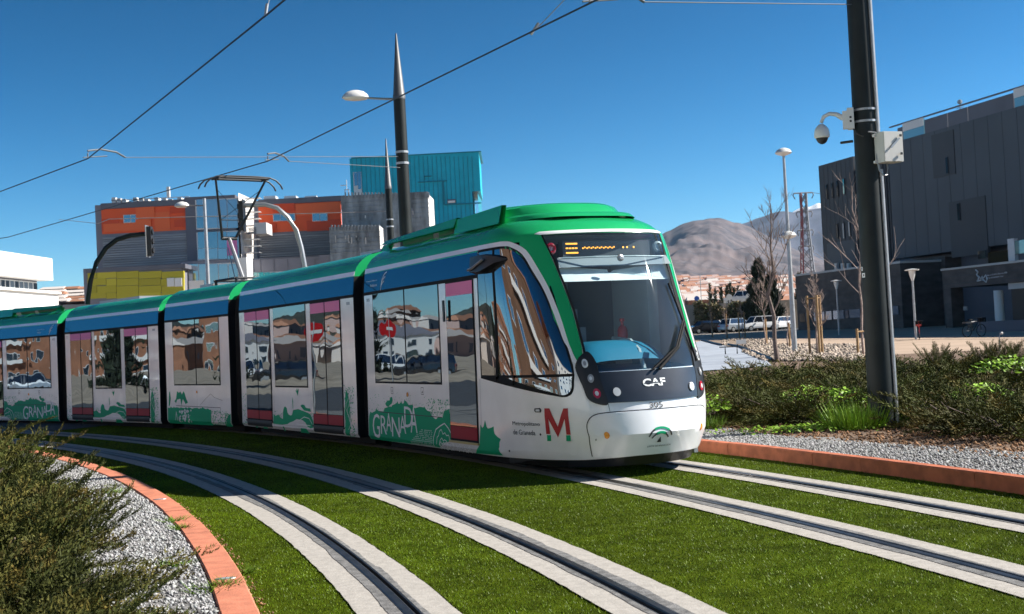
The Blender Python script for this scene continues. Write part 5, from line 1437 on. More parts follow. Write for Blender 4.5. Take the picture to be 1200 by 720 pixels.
def juniper_mesh(name, seed, nspray, rad, hgt, nt=13, nn=5, w=.007):
    """a low spreading juniper: arching sprays, each with side twigs clothed in scale leaves"""
    g = np.random.default_rng(seed)
    V = []; T = []
    for s in range(nspray):
        az = g.random() * 2 * np.pi
        el = np.radians(g.uniform(4, 50)); L = rad * g.uniform(.55, 1.2) * (1 if el < .7 else .8)
        r0 = rad * .55 * g.random() ** .6; a0 = g.random() * 2 * np.pi
        b = np.array([r0 * np.cos(a0), r0 * np.sin(a0), hgt * .18 * g.random()])
        d = np.array([np.cos(az) * np.cos(el), np.sin(az) * np.cos(el), np.sin(el) * hgt / rad * 1.25])
        if r0 > .1 * rad: d[:2] = .5 * d[:2] + .6 * b[:2] / (np.linalg.norm(b[:2]) + 1e-6) * np.cos(el)
        side = np.cross(d, [0, 0, 1.]); side /= np.linalg.norm(side) + 1e-9
        up = np.cross(side, d)
        brown = g.random() ** 2.6
        base = np.array([1, 1.02, .95]) * g.uniform(.5, 1.3)
        tipc = base * (np.array([1, 1, 1]) * (1 - brown) + np.array([2.2, 1.25, 1.2]) * brown)
        droop = g.uniform(.0, .28) * L
        for k in range(nt):
            f = .18 + .82 * (k + g.random()) / nt
            p = b + d * L * f + np.array([0, 0, -droop * f * f])
            for sgn in (-1, 1):
                tl = L * .24 * (1.2 - f) * g.uniform(.6, 1.2) + .03
                td = d * .95 + side * sgn * g.uniform(.35, .75) + up * g.uniform(-.1, .35); td /= np.linalg.norm(td)
                tw = np.cross(td, g.normal(size=3)); tw /= np.linalg.norm(tw) + 1e-9
                for j in range(nn):
                    q = p + td * tl * (j + .2) / nn
                    nd = td + (tw * g.uniform(.35, .85) if j % 2 else -tw * g.uniform(.35, .85)); nd /= np.linalg.norm(nd)
                    ln = tl / nn * 1.9
                    wv = np.cross(nd, g.normal(size=3)); wv /= np.linalg.norm(wv) + 1e-9
                    V += [q - wv * w, q + wv * w, q + nd * ln]
                    c = base * (1 - f) + tipc * f
                    c = c * g.uniform(.75, 1.25)
                    T += [c, c, c * 1.15]
    V = np.array(V); V[:, 2] = np.maximum(V[:, 2], .0)
    F = np.arange(len(V)).reshape(-1, 3)
    o = npmesh(name, V, F, 'juniper', np.array(T))
    return o
def stems_mesh(seed, rad, hgt):
    rnd = random.Random(seed); mb = MB()
    for k in range(9):
        a = rnd.uniform(0, 6.28); L = rad * rnd.uniform(.4, .75)
        mb.tube([(0, 0, 0), (math.cos(a) * L * .5, math.sin(a) * L * .5, hgt * .25), (math.cos(a) * L, math.sin(a) * L, hgt * .5)], [.02, .014, .006], 5)
    return mb
def shrub(seed, n, rad, hgt, **k):
    o = thing('juniper_shrub', (0, 0, 0), '', 'shrub', 'low spreading juniper shrubs')
    f = juniper_mesh('foliage', seed, n, rad, hgt, **k); f.parent = o
    build('stem', stems_mesh(seed, rad, hgt), 'bark', o)
    return o
SH = [shrub(101, 74, 1.35, .85, nt=18, nn=6, w=.010), shrub(102, 74, 1.3, .75, nt=18, nn=6, w=.010), shrub(103, 66, 1.5, 1.0, nt=18, nn=6, w=.010)]
NEAR = [shrub(201, 165, 1.0, .72, nt=22, nn=7, w=.006), shrub(202, 160, 1.0, .66, nt=22, nn=7, w=.006)]
used = set()
def place(lib, k, p, rz, sc, label):
    o = lib[k]
    if id(o) in used: o = dup(o, p, rz, label)
    else: used.add(id(o)); o.location = p; o.rotation_euler.z = rz; o['label'] = label
    o.scale = (sc, sc, sc)
    return o
rnd = random.Random(4)
# bank on the right, in rows going back
rows_ = [
  (20.6, [(.75, .9, 'front row'), ]),
]
bank = [  # (picture x of the middle, distance, scale, what it stands beside)
 (845, 22.6, .95, 'brown tipped juniper by the front right corner of the tram'),
 (893, 21.9, .95, 'dense dark juniper midway between tram front and near pole'),
 (945, 21.3, 1.0, 'olive juniper just left of the near pole foot, behind the weeds'),
 (1003, 22.4, .9, 'juniper directly behind the foot of the near pole'),
 (1072, 20.6, .95, 'juniper with long brown sprays just right of the near pole'),
 (1130, 18.8, .95, 'dark juniper overhanging the right gravel, near the frame edge'),
 (1190, 17.4, 1.05, 'large dark juniper at the right frame edge over the gravel'),
 (1215, 20.2, 1.05, 'juniper behind the big one at the right frame edge'),
 (860, 25.8, 1.0, 'second row juniper behind the tram front corner shrub'),
 (915, 25.2, 1.05, 'second row juniper under the tall bare tree'),
 (972, 25.0, 1.05, 'second row juniper below the staked trees left of the pole'),
 (1040, 24.0, 1.0, 'second row juniper half hidden by the near pole'),
 (1098, 23.2, 1.05, 'second row juniper right of the pole, beside the pale leafed clump'),
 (1160, 22.4, 1.05, 'second row juniper behind the bright leafed plant on the right'),
 (838, 29.6, 1.05, 'third row juniper against the grey path left of the bank'),
 (888, 29.2, 1.1, 'third row juniper in front of the bare soil bed'),
 (944, 28.8, 1.15, 'third row juniper with raised sprays left of the lamp post'),
 (1000, 28.4, 1.1, 'third row juniper left of the pole top of the bank'),
 (1062, 27.6, 1.15, 'third row juniper right of the pole at the top of the bank'),
 (1120, 26.6, 1.1, 'third row juniper under the lit part of the plaza'),
 (1180, 25.8, 1.1, 'third row juniper under the shaded porch at the right edge'),
 (905, 33.0, 1.15, 'back row juniper beside the soil bed with the tall bare tree'),
 (965, 32.6, 1.2, 'back row juniper before the three stake tree'),
 (1035, 31.6, 1.2, 'back row juniper hidden behind the near pole'),
 (1100, 30.6, 1.2, 'back row juniper topping the bank before the plaza'),
 (1170, 29.6, 1.2, 'back row juniper topping the bank by the garden light'),
]
for i, (u, Y, sc, lab) in enumerate(bank):
    p = at(u, 480, Y); p.z = zt(p.x, p.y) - .03
    place(SH, i % 3, p, rnd.uniform(0, 6.28), sc * rnd.uniform(.92, 1.08), lab)
for i, (x, y, lab) in enumerate(((8.6, 15.4, 'juniper over the right gravel just outside the picture'), (9.8, 17.8, 'second juniper outside the right edge of the picture'), (11.2, 20.2, 'third juniper outside the right edge of the picture'), (10.6, 14.4, 'juniper beside the gravel well right of the picture'), (12.4, 17.2, 'juniper at the right end of the bank, outside the picture'), (12.6, 23.0, 'back row juniper outside the right edge of the picture'))):
    place(SH, i % 3, Vector((x, y, .10)), rnd.uniform(0, 6.28), 1.05, lab)
# upright tufts of juniper standing above the bank
for u, Y, lab in ((1100, 27.6, 'upright brown juniper tuft against the lit plaza right of the pole'), (1157, 27.2, 'upright brown juniper tuft beside the garden light'), (1178, 26.8, 'small upright juniper tuft right of the garden light'), (1197, 25.4, 'upright juniper tuft at the right frame edge')):
    p = at(u, 440, Y); p.z = .55
    o = dup(SH[2], p, rnd.uniform(0, 6), lab); o.scale = (.26, .26, .85)
# left foreground
for i, (x, y, sc, lab) in enumerate(((-2.85, 6.6, .76, 'juniper in the lower left corner of the picture'), (-3.35, 8.0, .84, 'juniper spreading over the white gravel, second from the lower left corner'), (-4.15, 9.7, .90, 'tall juniper mid way along the left edge over the gravel'), (-5.05, 11.5, .95, 'juniper behind the small black object on the left gravel'),
        (-6.35, 14.2, 1.05, 'juniper near the far end of the left gravel'), (-7.75, 17.0, 1.15, 'farthest left juniper, its sprays reaching over the kerb'), (-4.1, 7.4, .9, 'juniper at the left frame edge, low down'), (-5.5, 10.4, 1.1, 'juniper at the left frame edge, mid height'), (-6.8, 12.9, 1.15, 'juniper at the left frame edge before the rear of the tram'), (-8.4, 16.2, 1.15, 'juniper at the left frame edge below the rear tram section'))):
    q = place(NEAR, i % 2, Vector((x, y, .04)), rnd.uniform(0, 6.28), sc * 1.12, lab); q.scale = (sc * 1.12, sc * 1.12, sc * (1.5 if y > 11 else 1.4 if y > 9 else 1.25))
# long sprays reaching out over the gravel and the kerb
def spray_ob(p, d, L, label):
    g = np.random.default_rng(int(abs(p.x * 100) + p.y * 7)); V = []; T = []
    d = np.array(d.normalized()); side = np.cross(d, [0, 0, 1.]); side /= np.linalg.norm(side)
    for k in range(70):
        f = k / 70; q0 = np.array(p) + d * L * f + np.array([0, 0, .10 * math.sin(f * 2.5) * L])
        for sgn in (-1, 1):
            tl = L * .16 * (1.1 - f) + .02; td = d * .9 + side * sgn * g.uniform(.2, .6) + np.array([0, 0, g.uniform(-.1, .35)]); td /= np.linalg.norm(td)
            for j in range(6):
                q = q0 + td * tl * j / 6; nd = td + g.normal(size=3) * .35; nd /= np.linalg.norm(nd); wv = np.cross(nd, g.normal(size=3)); wv /= np.linalg.norm(wv)
                V += [q - wv * .0045, q + wv * .0045, q + nd * tl * .35]; c = np.array([1.5, 1.25, 1.0]) * g.uniform(.7, 1.4); T += [c, c, c * 1.3]
    V = np.array(V) - np.array(p)
    o = npmesh('juniper_spray', V, np.arange(len(V)).reshape(-1, 3), 'juniper', np.array(T)); o.location = p
    return props(o, label=label, category='branch', group='long juniper sprays')
spray_ob(Vector((-7.3, 16.6, .35)), Vector((1.1, -.1, .50)), 1.5, 'long juniper spray pointing over the kerb towards the tram')
spray_ob(Vector((-4.0, 9.7, .15)), Vector((1.2, .3, .16)), .95, 'long juniper spray lying over the white gravel')
spray_ob(Vector((-2.75, 7.0, .10)), Vector((1.0, .5, .20)), .6, 'long juniper spray lowest over the white gravel')

def leafy(name, seed, n, rad, hgt, leaf):
    g = np.random.default_rng(seed); V = []; T = []; F = []
    for k in range(n):
        a = g.random() * 6.283; r = rad * g.random() ** .5; h = hgt * g.uniform(.25, 1) * (1 - .6 * (r / rad) ** 2)
        c = np.array([r * math.cos(a), r * math.sin(a), h]); nrm = np.array([g.normal() * .5, g.normal() * .5 - .2, 1.]); nrm /= np.linalg.norm(nrm)
        t = np.cross(nrm, g.normal(size=3)); t /= np.linalg.norm(t); b = np.cross(nrm, t); s = leaf * g.uniform(.6, 1.3)
        i = len(V)
        V += [c - t * s, c + b * s * .55 - nrm * s * .1, c + t * s, c - b * s * .55 - nrm * s * .1]; F.append((i, i + 1, i + 2, i + 3))
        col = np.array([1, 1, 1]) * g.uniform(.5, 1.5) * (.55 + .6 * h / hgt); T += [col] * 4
    return npmesh(name, np.array(V), np.array(F), 'weed_leaf', np.array(T))
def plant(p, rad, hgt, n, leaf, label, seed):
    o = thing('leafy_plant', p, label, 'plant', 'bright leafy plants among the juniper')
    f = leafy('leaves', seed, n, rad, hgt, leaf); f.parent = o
    mb = MB(); rr_ = random.Random(seed)
    for k in range(10):
        a = rr_.uniform(0, 6.28); q = rad * rr_.uniform(.2, .8)
        mb.tube([(q * .3 * math.cos(a), q * .3 * math.sin(a), 0), (q * math.cos(a), q * math.sin(a), hgt * .7)], .008, 4)
    mb.v = [(v[0] + p.x, v[1] + p.y, v[2] + p.z) for v in mb.v]
    build('stem', mb, 'bark', o); return o
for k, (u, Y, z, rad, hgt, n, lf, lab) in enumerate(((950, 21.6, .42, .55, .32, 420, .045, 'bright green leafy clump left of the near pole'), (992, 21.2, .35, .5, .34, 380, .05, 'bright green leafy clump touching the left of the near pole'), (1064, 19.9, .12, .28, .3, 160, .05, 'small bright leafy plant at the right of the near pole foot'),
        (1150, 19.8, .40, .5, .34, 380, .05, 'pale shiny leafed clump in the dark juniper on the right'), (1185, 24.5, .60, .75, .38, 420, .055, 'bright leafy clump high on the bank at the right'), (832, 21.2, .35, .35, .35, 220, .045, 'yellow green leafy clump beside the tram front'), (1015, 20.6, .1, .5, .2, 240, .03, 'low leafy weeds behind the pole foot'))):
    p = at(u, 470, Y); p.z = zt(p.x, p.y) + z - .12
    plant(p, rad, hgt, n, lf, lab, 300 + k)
def tuft(p, rad, hgt, n, label, seed, w=.008, br=.55):
    g = np.random.default_rng(seed); V = []; T = []
    for k in range(n):
        a = g.random() * 6.28; r = rad * g.random() ** .6; b = np.array([r * math.cos(a), r * math.sin(a), 0]); h = hgt * g.uniform(.5, 1.1)
        l = np.array([b[0] * .5 + g.normal() * .08, b[1] * .5 + g.normal() * .08, h]); t = g.random() * 6.28; wv = np.array([math.cos(t), math.sin(t), 0]) * w
        V += [b - wv, b + wv, b + l]; c = np.array([1, 1, 1]) * g.uniform(.7, 1.6) * br; T += [c * .8, c * .8, c]
    o = npmesh('grass_tuft', np.array(V), np.arange(3 * n).reshape(-1, 3), 'weed_leaf', np.array(T)); o.location = p
    return props(o, label=label, category='grass tuft', group='grass tufts and weeds')
p = onz(1002, 502, .13); tuft(p, .42, .42, 700, 'tall green grass tuft at the left of the near pole foot', 1, br=.95)
p = onz(833, 503, .13); tuft(p, .2, .25, 160, 'small pale tuft on the gravel by the tram front', 2)
for k, (u, v, z, r_) in enumerate(((245, 692, .06, .16), (262, 688, .06, .10), (203, 664, .06, .12), (205, 612, .06, .10), (213, 621, .06, .07), (135, 578, .06, .16), (285, 672, .0, .08))):
    tuft(onz(u, v, z), r_, .07, 90, ('low weed on the white gravel by the kerb light', 'second low weed beside the kerb light', 'yellowish weed on the lower white gravel', 'weed at the inner edge of the brick kerb', 'small weed at the brick kerb joint', 'dry weed patch at the far end of the white gravel', 'tiny weed where turf meets the brick kerb')[k], 20 + k, .006)
# flat patch of weeds on the right gravel
g = np.random.default_rng(9); n = 1500
c0_ = onz(965, 503, .13); V = []; T = []
for k in range(n):
    q = np.array([c0_.x + g.normal() * .70, c0_.y + g.normal() * .30, .14 + g.random() * .06]); s = g.uniform(.018, .04); a = g.random() * 6.28
    t = np.array([math.cos(a), math.sin(a), g.normal() * .4]); b = np.array([-math.sin(a), math.cos(a), g.normal() * .4])
    V += [q - t * s, q + b * s * .6, q + t * s, q - b * s * .6]; c = np.array([1, 1, 1]) * g.uniform(.5, 1.25); T += [c] * 4
npmesh('weeds', np.array(V), np.arange(4 * n).reshape(-1, 4), 'weed_leaf', np.array(T), kind='stuff', label='low green weeds creeping over the gravel left of the near pole')
# dead leaves and twigs under the shrubs
n = 9000; a = R(11) + R(24) * g.random(n); r = KR1 + 1.05 + 2.2 * g.random(n) ** .8
x = CX + r * np.cos(a); y = CY + r * np.sin(a); z = np.array([zt(p_, q_) for p_, q_ in zip(x, y)]) + .005
chips('leaf_litter', x, y, z, .022, 12, .3, 1.7, 'litter', 'brown dead leaves and twigs under the right junipers')
n = 700; a = R(12) + R(22) * g.random(n); r = KL1 + .01 + .10 * g.random(n) ** 2
chips('kerb_litter', CX + r * np.cos(a), CY + r * np.sin(a), np.full(n, .004), .011, 13, .5, 2.2, 'litter', 'bits of dead leaf along the turf edge of the brick kerb')

# ------------------------------------------------------------------ bare trees
def bare_tree(seed, H, spread, r0, depth=4, m='bark', trunk=.3, start=.28):
    rnd = random.Random(seed); tr = MB(); br = MB(); tw = MB()
    def grow(p, d, L, r, lev, mb):
        P = [p]; q = p; dd = d
        for k in range(3):
            dd = (dd + Vector((rnd.gauss(0, .12), rnd.gauss(0, .12), rnd.gauss(.06, .06)))).normalized(); q = q + dd * L / 3; P.append(q)
        mb.tube(P, [r, r * .85, r * .7, r * .5], 5 if lev > 1 else 4, False)
        if lev == 0: return
        for k in range(5 if lev > 1 else 4):
            f = rnd.uniform(.25, 1); i = min(2, int(f * 3)); b = P[i].lerp(P[i + 1], f * 3 - i)
            a = rnd.uniform(0, 6.28); s = Vector((math.cos(a), math.sin(a), 0)); nd = (dd * .8 + s * .75 * spread + Vector((0, 0, .35))).normalized()
            grow(b, nd, L * rnd.uniform(.45, .7), max(r * .55, .006), lev - 1, tw if lev <= 2 else br)
    P = [Vector((0, 0, 0))]
    for k in range(1, 8): P.append(Vector((rnd.gauss(0, .012) * H, rnd.gauss(0, .012) * H, H * .92 * k / 7)))
    tr.tube(P, [r0 * (1 - .85 * k / 7) for k in range(8)], 7)
    n = int(16 * (1 - start) * 1.4)
    for k in range(n):
        f = start + (1 - start) * (k + rnd.random()) / n; i = min(6, int(f * 7)); b = P[i].lerp(P[i + 1], f * 7 - i)
        a = k * 2.4 + rnd.uniform(-.4, .4); s = Vector((math.cos(a), math.sin(a), 0))
        L = H * (.34 * spread) * (1.12 - .75 * f) * rnd.uniform(.7, 1.15)
        grow(b, (s * .8 * spread + Vector((0, 0, .75))).normalized(), L, r0 * .42 * (1.12 - f), depth - 2, br)
    return tr, br, tw
def tree(p, H, spread, r0, seed, label, m='bark', depth=4, start=.28, stakes=0, group='bare young trees on the plaza'):
    o = thing('bare_tree', p, label, 'tree', group)
    for nm, mb in zip(('trunk', 'branch', 'twigs'), bare_tree(seed, H, spread, r0, depth, m, start=start)):
        mb.v = [(v[0] + p.x, v[1] + p.y, v[2] + p.z) for v in mb.v]
        q = build(nm, mb, m, o, recalc=False)
        if nm == 'twigs': q['kind'] = 'stuff'
    return o
def stakes(p, n, h, label):
    o = thing('tree_stake', p, label, 'tree stake', 'wooden tree stakes')
    for k in range(n):
        a = 6.283 * k / max(n, 2) + .6; q = p + Vector((math.cos(a), math.sin(a), 0)) * (.32 if n > 1 else .12)
        mb = MB(); mb.tube([q, q + Vector((0, 0, h))], .055, 7); build('stake', mb, 'stake_wood', o)
    if n > 1:
        for k in range(n):
            a = 6.283 * k / n + .6; b = 6.283 * (k + 1) / n + .6
            mb = MB(); mb.tube([p + Vector((math.cos(a) * .32, math.sin(a) * .32, h - .12)), p + Vector((math.cos(b) * .32, math.sin(b) * .32, h - .12))], .03, 5); build('crossbar', mb, 'stake_wood', o)
def tbase(u, v): return onground(u, v)
for k, (u, v, top, sp, r0, m_, lab, st_, slab_, dep) in enumerate((
    (911, 424, 222, .80, .10, 'bark', 'tallest bare tree, dark trunk, left of the slim lamp post', 0, '', 4),
    (1012, 416, 200, .95, .06, 'bark_pale', 'tall bare tree mostly hidden behind the near pole', 2, 'wooden stakes of the tree hidden by the near pole', 3),
    (958, 416, 322, .8, .055, 'bark_pale', 'pale bare young tree inside three wooden stakes', 3, 'three tall wooden stakes round the pale young tree', 4),
    (924, 408, 352, .7, .045, 'bark_pale', 'slim bare sapling just left of the slim lamp post', 1, 'wooden stake just left of the slim lamp post', 3),
    (897, 404, 322, .7, .05, 'bark_pale', 'bare sapling on the soil bed before the white car', 1, 'wooden stake on the soil bed before the white car', 4),
    (870, 396, 352, .7, .05, 'bark_pale', 'bare sapling before the silver car', 2, 'pair of wooden stakes before the silver car', 3),
    (851, 398, 350, .7, .045, 'bark_pale', 'bare sapling with stake left of the silver car', 1, 'wooden stake left of the silver car', 3),
    (834, 396, 356, .6, .04, 'bark_pale', 'bare sapling with stake beside the black car', 1, 'wooden stake beside the black car', 3))):
    p = tbase(u, v); H = at(u, top, p.y).z - p.z
    tree(p, H, sp, r0, 50 + k, lab, m_, dep, .45 if k not in (0, 1, 2) else .3)
    if st_: stakes(p, st_, at(u, {0: 0, 1: 379, 2: 383, 3: 346}.get(k, 346) if k in () else (v - (70 if k == 2 else 30 if k > 1 else 31)), p.y).z - p.z, slab_)
# conifers
def conifer(p, H, rad, n, seed, label, lf=.16, group='dark conifers'):
    o = thing('cypress_tree', p, label, 'tree', group); g = np.random.default_rng(seed); V = []; T = []
    for k in range(n):
        f = g.random() ** 1.2; rr_ = rad * (1 - f) ** .75 * (.8 + .35 * math.sin(f * 23 + g.random())) * g.random() ** .4; a = g.random() * 6.28
        c = np.array([rr_ * math.cos(a), rr_ * math.sin(a), H * (.04 + .95 * f)])
        d = np.array([math.cos(a) * .5, math.sin(a) * .5, .8]) + g.normal(size=3) * .3; d /= np.linalg.norm(d); w = np.cross(d, g.normal(size=3)); w /= np.linalg.norm(w)
        s = lf * g.uniform(.6, 1.5)
        V += [c - w * s * .35, c + w * s * .35, c + d * s * 2]; t = np.array([1, 1, 1]) * g.uniform(.5, 1.8); T += [t] * 3
    f_ob = npmesh('crown', np.array(V), np.arange(3 * n).reshape(-1, 3), 'cypress', np.array(T)); f_ob.parent = o
    mb = MB(); mb.tube([p, p + Vector((0, 0, H * .8))], [rad * .12, .03], 6); build('trunk', mb, 'bark', o)
    return o
def con(u, vtop, Y, rad, n, seed, label, lf=.2):
    p = at(u, 380, Y); p.z = zt(p.x, p.y) - .2; conifer(p, at(u, vtop, Y).z - p.z, rad, n, seed, label, lf)
con(892, 306, 152, 2.5, 5000, 1, 'tall broad dark conifer behind the white cars', .26)
con(906, 322, 155, 2.0, 3500, 2, 'shorter dark conifer just right of the tallest conifer', .26)
con(886, 330, 150, 1.5, 2000, 3, 'low dark conifer on the left of the tallest conifer', .24)
con(940, 322, 175, 1.6, 1500, 4, 'dark cypress between lamp post and dark building', .26)
for k, (u, vt) in enumerate(((834, 335), (840, 339), (847, 338), (854, 336), (858, 332), (862, 338), (867, 336), (872, 341))):
    con(u, vt, 210 + k * 2, .62, 420, 10 + k, ('leftmost slim cypress of the distant row', 'second slim cypress of the distant row', 'third slim cypress of the distant row', 'fourth slim cypress of the distant row', 'tallest slim cypress of the distant row', 'slim cypress just right of the tallest one of the row', 'seventh slim cypress of the distant row', 'rightmost short cypress of the distant row')[k], .3)
# clipped dry hedge on the bank behind the cars
hp = at(850, 380, 163); hg = thing('hedge', (hp.x, hp.y, 1.1), 'long dry brownish hedge behind the parked cars', 'hedge')
g = np.random.default_rng(77); n = 16000; x0 = at(818, 380, 163).x; x1 = at(905, 380, 163).x
x = x0 + (x1 - x0) * g.random(n); y = 163 + 3 * g.random(n); top = 3.6 + .35 * np.sin(x * 1.1) + .3 * np.sin(x * 2.7); z = top * g.random(n) ** .6
c = np.stack([x - hp.x, y - hp.y, z], 1); d = g.normal(size=(n, 3)); d /= np.linalg.norm(d, axis=1)[:, None]; w = np.cross(d, g.normal(size=(n, 3))); w /= np.linalg.norm(w, axis=1)[:, None]
V = np.stack([c - w * .12, c + w * .12, c + d * .35], 1).reshape(-1, 3); t = (g.uniform(.5, 1.4, (n, 1)) * np.where(g.random((n, 1)) < .35, np.array([[.5, .75, .5]]), np.array([[1, 1, 1]])))
fo = npmesh('foliage', V, np.arange(3 * n).reshape(-1, 3), 'hedge_dry', np.repeat(t, 3, 0)); fo.parent = hg

# ------------------------------------------------------------------ plaza, path, soil beds
def drape(name, pts, lift, m, sub=14):
    """a sheet with the given picture outline laid on the ground"""
    P = [onground(*q) for q in pts]
    bm = bmesh.new(); f = bm.faces.new([bm.verts.new((p.x, p.y, 0)) for p in P]); bmesh.ops.triangulate(bm, faces=[f])
    y0 = min(p.y for p in P); y1 = max(p.y for p in P)
    for y in (30, 130):
        if y0 < y < y1: bmesh.ops.bisect_plane(bm, geom=bm.verts[:] + bm.edges[:] + bm.faces[:], plane_co=(0, y, 0), plane_no=(0, 1, 0))
    for v in bm.verts: v.co.z = zt(v.co.x, v.co.y) + lift
    me = bpy.data.meshes.new(name); bmesh.ops.recalc_face_normals(bm, faces=bm.faces); bm.to_mesh(me); bm.free(); me.materials.append(MATS[m])
    o = bpy.data.objects.new(name, me); COL.objects.link(o); o['kind'] = 'structure'; return o
mat('soil_bed', (.24, .18, .13), .95, var=.5, vscale=2.2, bump=.8, bscale=9, detail=8)
drape('plaza', [(700, 434), (1400, 398), (1400, 377), (1000, 386.6), (820, 392.5), (500, 408)], .010, 'plaza_paving')
drape('car_park', [(500, 407.5), (930, 386.4), (1000, 385.4), (1000, 382), (400, 411)], .02, 'asphalt')
drape('soil_bed', [(846, 398.5), (872, 396), (900, 402), (905, 405.5), (872, 407), (848, 404)], .03, 'soil_bed')
drape('soil_bed', [(868, 408.5), (905, 405.5), (960, 404), (1010, 415), (1005, 423), (905, 424), (893, 419)], .03, 'soil_bed')
drape('soil_bed', [(815, 402), (846, 398.5), (850, 403.5), (818, 406)], .03, 'soil_bed')
drape('footpath', [(780, 412), (822, 400), (838, 404.5), (868, 408.5), (893, 419), (905, 430), (700, 445)], .04, 'path_paving')
for P, nm in (([(822, 399.7), (838, 404.2), (846, 406)], 0), ([(853, 405.5), (868, 408.3), (893, 418.7), (905, 424)], 1)):
    mb = MB(); mb.tube([onground(*q) + Vector((0, 0, .09)) for q in P], .07, 4); build('path_edging', mb, 'dark_metal', kind='structure')

# stones and clods on the bare soil beds
n = 5200; g = np.random.default_rng(55); u = 846 + 165 * g.random(n); v = 398 + 26 * g.random(n)
ok = ((v > 404.5) | (u < 905)) & ~((u > 853) & (u < 870) & (v > 400)) & (v > 396 + (u < 870) * 2) & ((u - 868) > (v - 408.5) * 2.4 - 12)
P_ = [onground(a_, b_) for a_, b_ in zip(u[ok], v[ok])]
chips('soil_clods', np.array([p.x for p in P_]), np.array([p.y for p in P_]), np.array([p.z + .035 for p in P_]), .075, 56, .45, 1.5, 'clod', 'pale stones and clods on the bare tree beds')
# ------------------------------------------------------------------ street furniture on the plaza
mat('car_black', (.012, .013, .016), .25, coat=.8)
mat('car_silver', (.42, .45, .48), .3, metal=.6, coat=.6)
mat('car_white', (.72, .73, .74), .3, coat=.7)
mat('car_red', (.45, .02, .02), .3, coat=.5)
glassmat('car_glass', .18, tint=(.01, .012, .015))
mat('tail_red', (.5, .01, .01), .3)
mat('sign_blue', (.02, .10, .45), .4)
mat('roof_tile', (.42, .20, .12), .8)
mat('house_brown', (.16, .085, .05), .85, var=.2, vscale=.5)
mat('brick_wall', (.30, .135, .075), .85, var=.15, vscale=.5)
mat('house_white', (.60, .54, .50), .8)
mat('house_pink', (.48, .33, .29), .8)
def street_lamp(u, vb, vt, label, style, arm=None):
    p = onground(u, vb) if not isinstance(u, Vector) else u
    t = at(u, vt, p.y); H = t.z - p.z
    o = thing('street_lamp', p, label, 'street lamp')
    if style == 'mast':
        mb = MB(); mb.tube([p, p + Vector((0, 0, H * .45)), p + Vector((0, 0, H))], [.13, .10, .06], 10); build('post', mb, 'galvanised', o, smooth=R(40))
        for z in (H, H * .58 if u > 800 else None):
            if z is None: continue
            mb = MB(); mb.lathe([(.06, -.10), (.34, .0), (.40, .06), (.30, .20), (.12, .28), (.01, .29)], p + Vector((0, 0, z)), 14); build('lamp_head', mb, 'lamp_white', o, smooth=R(50))
    else:
        mb = MB(); mb.tube([p, p + Vector((0, 0, H - .4))], [.075, .055], 8); build('post', mb, 'galvanised', o, smooth=R(40))
        mb = MB(); mb.lathe([(.07, -.62), (.16, -.30), (.20, -.06), (.19, -.04)], p + Vector((0, 0, H)), 10); build('lantern', mb, 'lamp_glass', o)
        mb = MB(); mb.lathe([(.38, -.05), (.40, 0), (.1, .05), (.01, .06)], p + Vector((0, 0, H)), 14); build('lamp_head', mb, 'lamp_white', o)
    return o
street_lamp(931.5, 413, 180, 'tall slim lamp post with round head left of the dark building', 'mast')
street_lamp(1073.5, 398, 316, 'short plaza lantern right of the near pole', 'lantern')
street_lamp(983.5, 393, 329, 'short plaza lantern before the stone base windows', 'lantern')
# lamp post in front of the orange building
p = at(247, 400, 66); p.z = .12; t = at(243, 232.5, 66)
o = thing('street_lamp', p, 'pale lamp post with one arm before the glazed stair bay', 'street lamp')
mb = MB(); mb.tube([p, Vector((p.x, p.y, t.z))], [.13, .085], 10); build('post', mb, 'galvanised', o, smooth=R(40))
a = at(243, 241, 66); a = Vector((p.x, p.y, a.z)); b = Vector((at(221, 241, 66).x, p.y, a.z + .05))
mb = MB(); mb.tube([a, b], .035, 6); build('lamp_arm', mb, 'metal_grey', o)
mb = MB(); c = Vector((at(213, 240, 66).x, p.y, a.z + .03)); mb.lathe([(.34, 0), (.33, .06), (.24, .17), (.05, .24), (.01, .24)], c, 14, Matrix.Diagonal((1.15, .8, 1, 1))); lh = build('lamp_head', mb, 'lamp_white', o, smooth=R(50))
mb = MB(); mb.lathe([(.31, -.001), (.22, -.06), (.02, -.08)], c, 14, Matrix.Diagonal((1.15, .8, 1, 1))); build('diffuser', mb, 'lamp_glass', lh)
# thin pole far left of the parked cars
p = onground(824, 390); o = thing('signpost', p, 'thin pale pole among the saplings by the black car', 'pole')
mb = MB(); mb.tube([p, p + Vector((0, 0, at(824, 322, p.y).z - p.z))], .05, 6); build('post', mb, 'galvanised', o)
# low garden light
p = onground(1172, 412); o = thing('garden_light', p, 'small bollard light on the bank before the shaded porch', 'garden light')
H = at(1175, 391, p.y).z - p.z
mb = MB(); mb.tube([p, p + Vector((0, 0, H * .85)), p + Vector((.06, 0, H))], .022, 6); build('post', mb, 'galvanised', o)
mb = MB(); mb.lathe([(.05, -.03), (.07, .02), (.03, .06)], p + Vector((.09, 0, H)), 10); build('lamp_head', mb, 'lamp_white', o)
